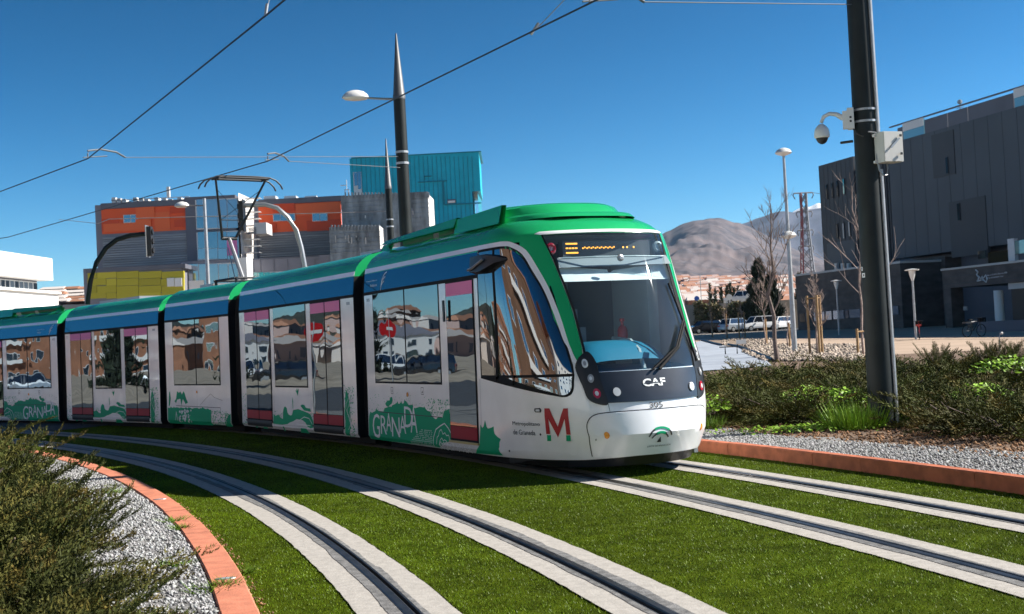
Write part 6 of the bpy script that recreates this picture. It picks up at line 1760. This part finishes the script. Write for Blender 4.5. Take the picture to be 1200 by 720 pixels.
# information board and low rack by the path
p = onground(869, 408); o = thing('information_board', p, 'small pale information board beside the grey path', 'notice board')
H = at(869, 398, p.y).z - p.z
for dx in (-.22, .22):
    mb = MB(); mb.tube([p + Vector((dx, 0, 0)), p + Vector((dx, 0, H * .7))], .03, 6); build('leg', mb, 'dark_metal', o)
mb = MB(); mb.box(p + Vector((0, 0, H * .72)), (.55, .05, H * .55), rx=R(-18)); build('panel', mb, 'pale_concrete', o)
p = onground(857, 416); o = thing('bicycle_rack', p, 'low black hoop rack on the grey path', 'bike rack')
H = at(857, 406.5, p.y).z - p.z
mb = MB(); w = .55; mb.tube([p + Vector((-w * .5, 0, 0)), p + Vector((-w * .5, 0, H)), p + Vector((w * .5, -.1, H)), p + Vector((w * .5, -.1, 0))], .035, 6); build('hoop', mb, 'dark_metal', o)
mb = MB(); mb.tube([p + Vector((-w, 0, H)), p + Vector((w * .5, -.1, H))], .03, 6); build('rail', mb, 'dark_metal', o)

# bicycles
def bicycle(p, rz, col, label, basket=False):
    o = thing('bicycle', (0, 0, 0), label, 'bicycle')
    for x in (-.52, .52):
        mb = MB(); ring_ = [Vector((x + .33 * math.cos(k * .3927), 0, .34 + .33 * math.sin(k * .3927))) for k in range(17)]; mb.tube(ring_, .024, 5, False); wh = build('wheel', mb, 'rubber', o)
        mb = MB(); mb.tube([(x, -.04, .34), (x, .04, .34)], .03, 6)
        for k in range(4):
            a = k * .785; mb.tube([(x - .32 * math.cos(a), 0, .34 - .32 * math.sin(a)), (x + .32 * math.cos(a), 0, .34 + .32 * math.sin(a))], .004, 3)
        build('spokes', mb, 'metal_grey', wh)
    mb = MB(); s, h, c = (-.18, 0, .82), (.38, 0, .86), (-.06, 0, .34)
    for a, b in ((s, c), (s, h), (c, h), ((-.52, 0, .34), c), ((-.52, 0, .34), s), ((.52, 0, .34), (.40, 0, 1.0))): mb.tube([a, b], .025, 6)
    build('frame', mb, col, o)
    mb = MB(); mb.tube([(.34, -.28, 1.02), (.40, -.1, 1.04), (.40, .1, 1.04), (.34, .28, 1.02)], .018, 5); build('handlebar', mb, 'dark_metal', o)
    mb = MB(); mb.prism([(-.34, -.09, .92), (-.34, .09, .92), (-.08, .03, .92), (-.08, -.03, .92)], (0, 0, .06)); mb.tube([(-.18, 0, .82), (-.2, 0, .92)], .016, 5); build('saddle', mb, 'rubber', o)
    if basket:
        mb = MB(); mb.box((.60, 0, .92), (.28, .34, .24)); build('basket', mb, 'litter', o)
        mb = MB(); mb.box((-.5, 0, .80), (.36, .30, .10)); build('carrier', mb, col, o)
    o.location = p; o.rotation_euler.z = rz
    return o
p = onground(1077.5, 398.5); bicycle(p, R(72), 'car_red', 'red bicycle leaning by the plaza lantern post', True)
p = onground(1142, 395.0); bicycle(p, R(25), 'dark_metal', 'dark bicycle parked in the shade by the low wall', True)

# parked cars
def car(p, rz, paint, label, L=4.3, W=1.78, H=1.48, suv=False):
    o = thing('parked_car', (0, 0, 0), label, 'car', 'cars parked beyond the plaza')
    h = L / 2; zb = .28 if not suv else .34
    prof = [(-h, zb + .1), (-h + .02, .62), (-h + .10, .92), (-h + .30, .98), (-h + .55, H - .08), (-h + .95, H), (.05, H), (.55, H - .05), (1.05, .98), (h - .35, .86), (h - .06, .72), (h, .5), (h - .02, zb)]
    prof[-1] = (h - .05, zb); prof = [(-h + .06, zb)] + prof
    bodyp = [(x, z) for x, z in prof if z <= .985]
    def loft(pr, wl, wu, zsplit, zmax):
        vs = []; n = len(pr)
        for s in (-1, 1):
            for x, z in pr:
                w = wl - (wl - wu) * max(0, (z - zsplit) / (zmax - zsplit)) if z > zsplit else wl - .06 * max(0, (.5 - z) / .3)
                vs.append((x, s * w, z))
        return vs, [tuple(range(n)), tuple(range(n, 2 * n))[::-1]] + [(i, (i + 1) % n, n + (i + 1) % n, n + i) for i in range(n)]
    mb = MB(); mb.add(*loft(bodyp, W / 2, W / 2 - .07, .7, .98)); build('body', mb, paint, o)
    gh = [(-h + .30, .975), (-h + .55, H - .10), (-h + .95, H - .02), (.05, H - .02), (.55, H - .07), (1.05, .975)]
    mb = MB(); mb.add(*loft(gh, W / 2 - .08, W / 2 - .26, .98, H)); cb_ = build('cabin_glass', mb, 'car_glass', o)
    mb = MB(); mb.prism([(-h + .58, -W / 2 + .24, H - .06), (-h + .58, W / 2 - .24, H - .06), (.52, W / 2 - .24, H - .06), (.52, -W / 2 + .24, H - .06)], (0, 0, .08)); build('roof', mb, paint, o)
    for s in (-1, 1):
        for x0, x1 in ((-h + .30, -h + .62), (-.28, -.20), (1.05, .54)):
            mb = MB(); mb.tube([(x0, s * (W / 2 - .07), .97), (x1, s * (W / 2 - .245), H - .03)], .045, 4); build('pillar', mb, paint, o)
        for x, nm, m_ in ((h - .10, 'headlight', 'lamp_clear'), (-h + .07, 'tail_light', 'tail_red')):
            mb = MB(); mb.box((x, s * (W / 2 - .22), .74), (.16, .30, .15)); build(nm, mb, m_, o)
        mb = MB(); mb.box((.62, s * (W / 2 + .07), 1.0), (.12, .16, .11)); build('wing_mirror', mb, paint, o)
        for x in (-h + .78, h - .85):
            mb = MB(); Mx = Matrix.Rotation(R(90), 4, 'X'); mb.lathe([(.2, -.1), (.31, -.1), (.33, -.06), (.33, .06), (.31, .1), (.2, .1)], (x, s * (W / 2 - .10), .32), 18, Mx); wh = build('wheel', mb, 'rubber', o)
            mb = MB(); mb.lathe([(.2, -.02), (.2, .02), (.05, .03)], (x, s * (W / 2 - .0), .32), 12, Matrix.Rotation(R(-90 * s), 4, 'X')); build('rim', mb, 'metal_grey', wh)
    o.location = p; o.rotation_euler.z = rz
    return o
def carat(u, v, Y, rz, paint, label, **k):
    p = at(u, v, Y); p.z = zt(p.x, p.y) + .02; return car(p, rz, paint, label, **k)
carat(826, 384, 148, R(200), 'car_black', 'black car parked leftmost, beside the tram front', H=1.5)
carat(848, 384, 149, R(20), 'car_silver', 'low silver car between the black car and the silver hatchback', H=1.42)
carat(863, 384, 147, R(35), 'car_silver', 'silver hatchback third from the tram', H=1.55)
carat(888, 383, 145, R(-160), 'car_white', 'white sport utility car parked before the tall conifer', L=4.5, H=1.66, suv=True)
carat(911, 382, 148, R(-140), 'car_white', 'white hatchback half hidden by the tall tree trunk', H=1.5)
carat(869, 355, 178, R(170), 'car_white', 'white van like car on the raised road above the hedge', L=4.8, H=1.7)
[q for q in COL.objects if q.get('label', '').startswith('white van like')][0].location.z = at(869, 355.5, 178).z
# raised road behind the hedge
mb = MB(); a = at(815, 357, 172); b = at(905, 353, 172)
mb.obox((a.x - 60, 171, 0), (b.x - a.x + 64, 0, 0), (0, 14, 0), (0, 0, at(869, 355.5, 178).z)); build('road_embankment', mb, 'earth', kind='structure')
def roadsign(u, v, Y, r, m, label, z0=None):
    c = at(u, v, Y); o = thing('road_sign', (c.x, c.y, 4.0), label, 'sign')
    mb = MB(); mb.tube([(c.x, c.y + .06, 3.6), (c.x, c.y + .06, c.z)], .05, 5); build('post', mb, 'galvanised', o)
    mb = MB(); mb.lathe([(r, 0), (r, .03)], c, 16, Matrix.Rotation(R(90), 4, 'X')); build('panel', mb, m, o)
roadsign(816.5, 350, 180, .36, 'sign_blue', 'round blue road sign by the tram windscreen edge')
roadsign(854.5, 348.5, 176, .42, 'lamp_white', 'round pale road sign before the cypress row')
roadsign(877.5, 347.5, 176, .42, 'lamp_white', 'round pale road sign beside the tall conifer')
p = at(868, 348, 186); o = thing('delivery_van', (p.x, p.y, 3.8), 'white van roof showing above the hedge before the cypress row', 'van')
mb = MB(); mb.prism([(p.x - 2.2, p.y, 4.1), (p.x + 2.2, p.y, 4.1), (p.x + 2.2, p.y, 5.3), (p.x + 1.7, p.y, 6.0), (p.x - 2.2, p.y, 6.1)], (0, 1.9, 0)); build('body', mb, 'car_white', o)
mb = MB(); mb.prism([(p.x + 1.2, p.y - .02, 5.25), (p.x + 2.1, p.y - .02, 5.25), (p.x + 1.65, p.y - .02, 5.85), (p.x + 1.2, p.y - .02, 5.85)], (0, 1.94, 0)); build('window', mb, 'bld_glass', o)
# black object on the left gravel
p = onz(103, 600, .06); o = thing('bollard_spotlight', p, 'small black ground spotlight on the left gravel by the juniper', 'spotlight')
mb = MB(); mb.lathe([(.05, 0), (.06, .02), (.055, .09), (.03, .11)], p, 12); build('housing', mb, 'signal_black', o); 
mb = MB(); mb.lathe([(.048, .0), (.05, .012), (.02, .016)], p + Vector((.035, -.02, .10)), 12, Matrix.Rotation(R(25), 4, 'Y')); build('lens', mb, 'lamp_clear', o)
# metal studs let into the left kerb
for u, v, lab in ((264, 678.5, 'shiny oval light let into the brick kerb near the weeds'), (187, 585.5, 'shiny oval light let into the brick kerb half way along')):
    p = onz(u, v, .0755); o = thing('kerb_light', p, lab, 'kerb light')
    a = math.atan2(p.y - CY, p.x - CX)
    Mx = Matrix.Rotation(a, 4, 'Z') @ Matrix.Diagonal((.95, .45, 1, 1))
    mb = MB(); mb.lathe([(.085, 0), (.08, .007), (.06, .007)], p, 18, Mx); build('rim', mb, 'metal_grey', o)
    mb = MB(); mb.lathe([(.058, .002), (.03, .008)], p, 14, Mx); build('lens', mb, 'lamp_clear', o)

# lattice pylon
p = at(950, 380, 260); p.z = 1.2; H = at(947, 226, 260).z - 1.2
o = thing('lattice_pylon', p, 'red and grey lattice power pylon between lamp post and dark building', 'pylon')
mat('pylon_red', (.24, .05, .05), .6); mat('pylon_grey', (.20, .21, .24), .6)
mb = MB()
def hw(z): return 1.7 - 1.15 * min(1, z / (H * .8))
Z = [H * k / 12 for k in range(13)]
leg = {}
for sx in (-1, 1):
    for sy_ in (-1, 1):
        l = MB(); l.tube([p + Vector((sx * hw(z), sy_ * hw(z), z)) for z in Z], .16, 4); build('leg', l, 'pylon_red' if sx < 0 else 'pylon_grey', o)
for z0, z1 in zip(Z[:-1], Z[1:]):
    for sy_ in (-1, 1):
        mb.tube([p + Vector((-hw(z0), sy_ * hw(z0), z0)), p + Vector((hw(z1), sy_ * hw(z1), z1))], .08, 4); mb.tube([p + Vector((hw(z0), sy_ * hw(z0), z0)), p + Vector((-hw(z1), sy_ * hw(z1), z1))], .08, 4)
    for sx in (-1, 1): mb.tube([p + Vector((sx * hw(z0), -hw(z0), z0)), p + Vector((sx * hw(z1), hw(z1), z1))], .08, 4)
build('bracing', mb, 'pylon_grey', o)
for z, w in ((H, 1.9), (H * .86, 1.5), (H * .72, 1.5), (H * .6, 1.4)):
    mb = MB(); mb.tube([p + Vector((-w, 0, z)), p + Vector((w, 0, z))], .14, 4)
    for s in (-1, 1): mb.tube([p + Vector((s * w, 0, z)), p + Vector((s * w * 1.1, 0, z - .5)), p + Vector((s * w * .9, 0, z - 1.2))], .12, 5)
    build('crossarm', mb, 'pylon_grey', o)
mb = MB(); mb.tube([p + Vector((1.9, 0, H)), p + Vector((24, 30, H - .5))], .05, 4); build('power_line', mb, 'wire', o)

# ------------------------------------------------------------------ far town and mountains
def boxes_mesh(name, items, mats, label, kind='stuff'):
    """many small houses as one mesh: (x, y, z, w, d, h, wall material, roof material)"""
    mb = MB(); mi = []
    for x, y, z, w, d, h, m1, m2 in items:
        mb.box((x, y, z + h / 2), (w, d, h)); mi += [m1] * 6
        mb.add([(x - w * .56, y - d * .56, z + h), (x + w * .56, y - d * .56, z + h), (x + w * .56, y + d * .56, z + h), (x - w * .56, y + d * .56, z + h), (x - w * .5, y, z + h * 1.28), (x + w * .5, y, z + h * 1.28)], [(0, 1, 5, 4), (2, 3, 4, 5), (1, 2, 5), (3, 0, 4), (0, 3, 2, 1)]); mi += [m2] * 5
        for k in range(max(1, int(w / 4))):
            xx = x - w / 2 + (k + .5) * w / max(1, int(w / 4))
            mb.add([(xx - .7, y - d / 2 - .06, z + h * .35), (xx + .7, y - d / 2 - .06, z + h * .35), (xx + .7, y - d / 2 - .06, z + h * .75), (xx - .7, y - d / 2 - .06, z + h * .75)], [(0, 1, 2, 3)]); mi += [4]
    o = build(name, mb, mats, label=label, kind=kind, recalc=False)
    o.data.polygons.foreach_set('material_index', mi); return o
rnd = random.Random(31)
TM = ['house_white', 'house_pink', 'roof_tile', 'brick_wall', 'slate_dark']
it = []
for k in range(900):
    u = rnd.uniform(790, 985); v = 352 - 28 * rnd.random() ** 1.3
    Y = 700 + (352 - v) * 34 + rnd.uniform(-60, 60)
    q = at(u, v, Y); w = rnd.uniform(7, 16); h = rnd.uniform(5, 9)
    it.append((q.x, q.y, q.z - h, w, 9, h, rnd.choice((0, 0, 1, 1, 3)), rnd.choice((2, 2, 1, 0))))
boxes_mesh('town', it, TM, 'pinkish houses of the far town below the mountains')
it = []
for r_, v in enumerate((340, 343.5, 347, 350.5, 354)):
    for k in range(11):
        u = 58 + k * 5.2 + rnd.uniform(-.8, .8) + (r_ % 2) * 2.4; Y = 420 - r_ * 16
        q = at(u, v, Y); it.append((q.x, q.y, q.z - 3.0, rnd.uniform(5.2, 7.5), 6, rnd.uniform(2.2, 3.4), 0, rnd.choice((0, 2, 0, 3))))
boxes_mesh('hillside_houses', it, TM, 'rows of white terraced houses on the hillside left of the yellow block')
mb = MB(); a = at(40, 362, 480); b = at(122, 358, 480); mb.add([at(20, 372, 330), at(140, 368, 330), at(140, 336, 520), at(20, 339, 520)], [(0, 1, 2, 3)])
mb.v = [(x, y, z - 2.5) for x, y, z in mb.v]; build('hillside', mb, 'earth', kind='structure')
mat('hill_brown', (.15, .115, .112), .95, col2=(.06, .054, .062), vscale=.014, detail=12, var=.3)
mat('hill_field', (.26, .19, .13), .95, var=.2, vscale=.01, detail=8)
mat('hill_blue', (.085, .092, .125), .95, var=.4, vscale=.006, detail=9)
mat('snow', (.80, .81, .84), .7)
from mathutils import noise as mnoise
def ridged(x, y, seed): return mnoise.ridged_multi_fractal(Vector((x, y, seed)), .9, 2.1, 7, 1.0, 2.0)
def fbm(x, y, seed=0):
    s = 0; a = 1
    for k in range(6):
        f = 2 ** k
        s += a * (math.sin(x * f * 1.7 + seed + math.sin(y * f * 1.3 + seed * 2) * 1.7) * math.cos(y * f * 1.1 - seed + math.sin(x * f * .9) * 1.3)); a *= .5
    return s
def mountain(name, ridge, Y0, Y1, base_v, m, amp, seed, nx=150, ny=46, snow=None):
    """a range whose skyline passes through the given points of the picture, sloping down towards the viewer"""
    us = np.linspace(ridge[0][0], ridge[-1][0], nx)
    vsk = np.interp(us, [q[0] for q in ridge], [q[1] for q in ridge])
    mb = MB(); vs = []
    for j in range(ny):
        f = j / (ny - 1)
        Y = Y0 + (Y1 - Y0) * f
        for i, u in enumerate(us):
            top = at(u, vsk[i], Y1); q = at(u, 380, Y)
            zb = max(1., at(u, base_v, Y0).z)
            prof = f ** 1.15
            k_ = Y1 / 4200.
            n_ = (ridged(top.x / (330. * k_), Y / (600. * k_), seed) - 1.1) * amp * 1.15 * min(1, f * 2.5) * (1 - f) ** .35
            rg = amp * 1.0 * (f * (1 - f)) ** .6
            z = zb + (top.z - zb) * prof + n_ - rg
            vs.append((top.x * (Y / Y1), Y, z))
    for i, u in enumerate(us):          # far slope
        q = at(u, vsk[i], Y1); vs.append((q.x * 1.08, Y1 * 1.12, 0.))
    fs = [(j * nx + i, j * nx + i + 1, (j + 1) * nx + i + 1, (j + 1) * nx + i) for j in range(ny) for i in range(nx - 1)]
    mb.add(vs, fs)
    o = build(name, mb, m if isinstance(m, list) else [m], kind='structure', smooth=True, recalc=False)
    return o
rdg = [(400, 330), (560, 318), (690, 300), (760, 282), (789, 268), (800, 262.5), (812, 259), (824, 257.5), (832, 256), (840, 255.8), (848, 256.2), (853, 258.5), (860, 261), (868, 262), (878, 266), (900, 277), (940, 296), (1000, 318), (1100, 340)]
rng = random.Random(3)
rdg = [(u, v) for u, v in rdg]
fine = []
for (a, b), (c, d) in zip(rdg[:-1], rdg[1:]):
    n_ = max(1, int((c - a) / 4))
    for k in range(n_): fine.append((a + (c - a) * k / n_, b + (d - b) * k / n_ + rng.uniform(-.5, .5)))
fine.append(rdg[-1])
mountain('mountain', fine, 1900, 4200, 333, 'hill_brown', 34, 2.0, 320, 110)
mountain('foothill', [(600, 338), (740, 332), (800, 326), (850, 324), (880, 327), (930, 333), (1060, 342)], 1300, 1850, 349, 'hill_field', 4, 5., 90, 20)
r2 = [(300, 345), (700, 310), (820, 280), (868, 263), (880, 258.5), (893, 254), (905, 250), (915, 248), (922, 247.5), (930, 249), (944, 246), (960, 244), (985, 243), (1040, 250), (1200, 285), (1400, 330)]
f2 = []
for (a, b), (c, d) in zip(r2[:-1], r2[1:]):
    n_ = max(1, int((c - a) / 5))
    for k in range(n_): f2.append((a + (c - a) * k / n_, b + (d - b) * k / n_ + rng.uniform(-.7, .7)))
f2.append(r2[-1])
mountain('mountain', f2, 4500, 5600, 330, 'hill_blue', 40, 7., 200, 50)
r3 = [(800, 285), (880, 262), (915, 255), (925, 250.5), (932, 247), (939, 243.5), (946, 243), (952, 241), (958, 239), (966, 238.5), (975, 238), (1000, 236), (1060, 240), (1140, 262), (1260, 310)]
f3 = []
for (a, b), (c, d) in zip(r3[:-1], r3[1:]):
    n_ = max(1, int((c - a) / 4))
    for k in range(n_): f3.append((a + (c - a) * k / n_, b + (d - b) * k / n_ + rng.uniform(-.9, .9)))
f3.append(r3[-1])
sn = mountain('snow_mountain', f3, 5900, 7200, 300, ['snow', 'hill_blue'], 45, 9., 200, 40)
zs = at(940, 257, 7000).z
for p_ in sn.data.polygons:
    c = p_.center
    if c.z < zs + 75 * fbm(c.x / 240., c.y / 330., 3): p_.material_index = 1

# ------------------------------------------------------------------ what stands left of the picture and shows in the tram windows
def block(x, y, w, d, h, rz, wall, label, floors, roof='roof_tile'):
    o = thing('apartment_building', (x, y, 0), label, 'building')
    Mx = Matrix.Translation((x, y, 0)) @ Matrix.Rotation(rz, 4, 'Z')
    def b(name, c, s, m, par=None):
        mb = MB(); mb.box(c, s); mb.v = [tuple(Mx @ Vector(v)) for v in mb.v]; return build(name, mb, m, par or o)
    b('wall', (0, 0, h / 2), (w, d, h), wall)
    mb = MB(); mb.add([Mx @ Vector(v) for v in ((-w * .53, -d * .53, h), (w * .53, -d * .53, h), (w * .53, d * .53, h), (-w * .53, d * .53, h), (-w * .3, 0, h + 2.6), (w * .3, 0, h + 2.6))], [(0, 1, 5, 4), (2, 3, 4, 5), (1, 2, 5), (3, 0, 4), (0, 3, 2, 1)]); build('roof', mb, roof, o)
    rr_ = random.Random(int(x))
    n = int(w / 3.4)
    for f in range(floors):
        z = 1.8 + f * (h - 1) / floors
        for k in range(n):
            xx = -w / 2 + (k + .5) * w / n
            for s in (-1, 1):
                wdw = b('window', (xx, s * d / 2, z), (1.5, .1, 1.4), 'frame_white'); b('pane', (xx, s * (d / 2 + .06), z), (1.3, .04, 1.2), 'bld_glass', wdw)
        for s in (-1, 1): b('balcony', (0, s * (d / 2 + .5), z - 1.0), (w * .5, 1.0, .9), 'white_wall')
    return o
block(-212, 118, 44, 16, 15, R(60), 'brick_wall', 'brick apartment block seen mirrored in the rear tram windows', 4)
block(-246, 66, 50, 16, 17, R(75), 'brick_wall', 'taller brick apartment block seen mirrored in the rear tram windows', 5)
block(-150, 180, 46, 12, 5.5, R(40), 'white_wall', 'long low white hall seen mirrored in the front tram windows', 2, 'slate_grey')
block(-36, 14, 22, 11, 13, R(86), 'house_brown', 'brick house seen mirrored in the cab side window', 3)
block(-41, -22, 46, 12, 16, R(84), 'white_wall', 'long white block added behind the camera to bounce sun, mirrored in the cab window', 5)  # unseen block, added large and white to brighten the tram's shaded side
block(-24, -58, 40, 12, 15, R(35), 'white_wall', 'white apartment block added behind the camera to bounce sun onto the tram', 5)  # also unseen, added to throw sunlight back at the tram
mat('hill_dark', (.045, .05, .035), .95, var=.4, vscale=.02, detail=8)
mb = MB(); vs = []; n = 60
for j in range(9):
    for i in range(n):
        a = R(95 + 120 * i / (n - 1)); d = 420 + 70 * j; f = j / 8
        z = (26 + 13 * math.sin(i * .31) + 7 * math.sin(i * .83 + 1)) * math.sin(f * 1.57) * (1 + .15 * fbm(i * .3, j * .5, 1))
        vs.append((d * math.cos(a), d * math.sin(a), z))
mb.add(vs, [(j * n + i, j * n + i + 1, (j + 1) * n + i + 1, (j + 1) * n + i) for j in range(8) for i in range(n - 1)]); build('hill', mb, 'hill_dark', kind='structure', smooth=True)
it = []
for k in range(150):
    a = R(rnd.uniform(110, 190)); d = rnd.uniform(270, 560); z = 0 if d < 420 else (d - 420) * .10
    it.append((d * math.cos(a), d * math.sin(a), z, rnd.uniform(8, 16), 9, rnd.uniform(4, 8), rnd.choice((0, 0, 1, 3)), rnd.choice((2, 0))))
boxes_mesh('suburb_houses', it, TM, 'pale houses on the wooded hill mirrored in the tram windows')
def noentry(p, rz, label):
    o = thing('road_sign', p, label, 'sign')
    mb = MB(); mb.tube([p, p + Vector((0, 0, 2.6))], .035, 8); build('post', mb, 'galvanised', o)
    Mx = Matrix.Rotation(rz, 4, 'Z') @ Matrix.Rotation(R(90), 4, 'X')
    mb = MB(); mb.lathe([(.27, -.01), (.27, .02)], p + Vector((0, 0, 2.3)), 24, Mx); d_ = build('panel', mb, 'tail_red', o)
    mb = MB(); mb.box((0, 0, 0), (.38, .06, .09), rz); mb.v = [(v[0] + p.x, v[1] + p.y, v[2] + p.z + 2.3) for v in mb.v]; build('sign_bar', mb, 'lamp_white', d_)
noentry(Vector((-13.5, 31.0, .05)), R(48), 'no entry sign just left of the picture, mirrored in the tram')
rl = MB(); rl.add([(-13.2, -20, .056), (-13.2, 24, .056), (-15.5, 34, .056), (-24, 52, .056), (-60, 80, .056), (-110, 60, .056), (-70, -20, .056)], [tuple(range(7))]); build('street', rl, 'asphalt', kind='structure')
# cars, lamps and trees across the street, mirrored in the tram windows
src = {q.get('label', '')[:9]: q for q in COL.objects if q.name.startswith('parked_car')}
for k, (x, y, rz, s_, lab) in enumerate(((-52, 64, 60, 'black car', 'black car across the street, mirrored in the tram door'), (-60, 76, 60, 'white spo', 'white car across the street, mirrored in the tram windows'), (-75, 58, 75, 'silver ha', 'silver car across the street, mirrored in the rear windows'), (-90, 46, 80, 'white hat', 'white car farther along the street, mirrored in the rear windows'))):
    dup(src[s_], Vector((x, y, .06)), R(rz), lab)
for k, (x, y, H_, lab) in enumerate(((-40, 62, 5., 'dark tree across the street mirrored in the front windows'), (-52, 70, 6.5, 'tall dark tree across the street mirrored in the front windows'), (-66, 58, 5.5, 'dark tree across the street mirrored in the middle windows'), (-84, 52, 6., 'dark tree by the brick blocks mirrored in the rear windows'), (-58, 84, 5., 'dark tree beside the white hall mirrored in the front windows'))):
    conifer(Vector((x, y, 0)), H_, 1.9, 1500, 90 + k, lab, .3, 'trees across the street')
for k, (x, y, lab) in enumerate(((-26, 49, 'thin dark lamp post across the street mirrored in the front windows'), (-34, 40, 'thin dark lamp post across the street mirrored in the middle windows'), (-46, 32, 'thin dark lamp post across the street mirrored in the rear windows'), (-20.5, 40, 'short dark post across the street mirrored in the tram door'))):
    o = thing('street_lamp', Vector((x, y, 0)), lab, 'street lamp'); mb = MB(); mb.tube([(x, y, 0), (x, y, 7.5 if k < 3 else 3)], .08, 6); build('post', mb, 'pole_dark', o)
    mb = MB(); mb.tube([(x, y, 7.4 if k < 3 else 2.9), (x + 1.1, y - .4, 7.6 if k < 3 else 3)], .06, 6); build('lamp_arm', mb, 'pole_dark', o)

# ------------------------------------------------------------------ haze
hz = MB(); hz.box((200, 3550, 389), (18800, 13500, 782))
ho = build('haze', hz, mat('haze_air'), kind='stuff', label='thin bluish air between the tram and the mountains')
nt = MATS['haze_air'].node_tree; nt.nodes.remove(nt.nodes['Principled BSDF'])
pv = nt.nodes.new('ShaderNodeVolumePrincipled'); pv.inputs['Color'].default_value = (.42, .68, 1., 1); pv.inputs['Density'].default_value = 3.2e-5; pv.inputs['Anisotropy'].default_value = .3
nt.links.new(pv.outputs[0], nt.nodes['Material Output'].inputs['Volume'])
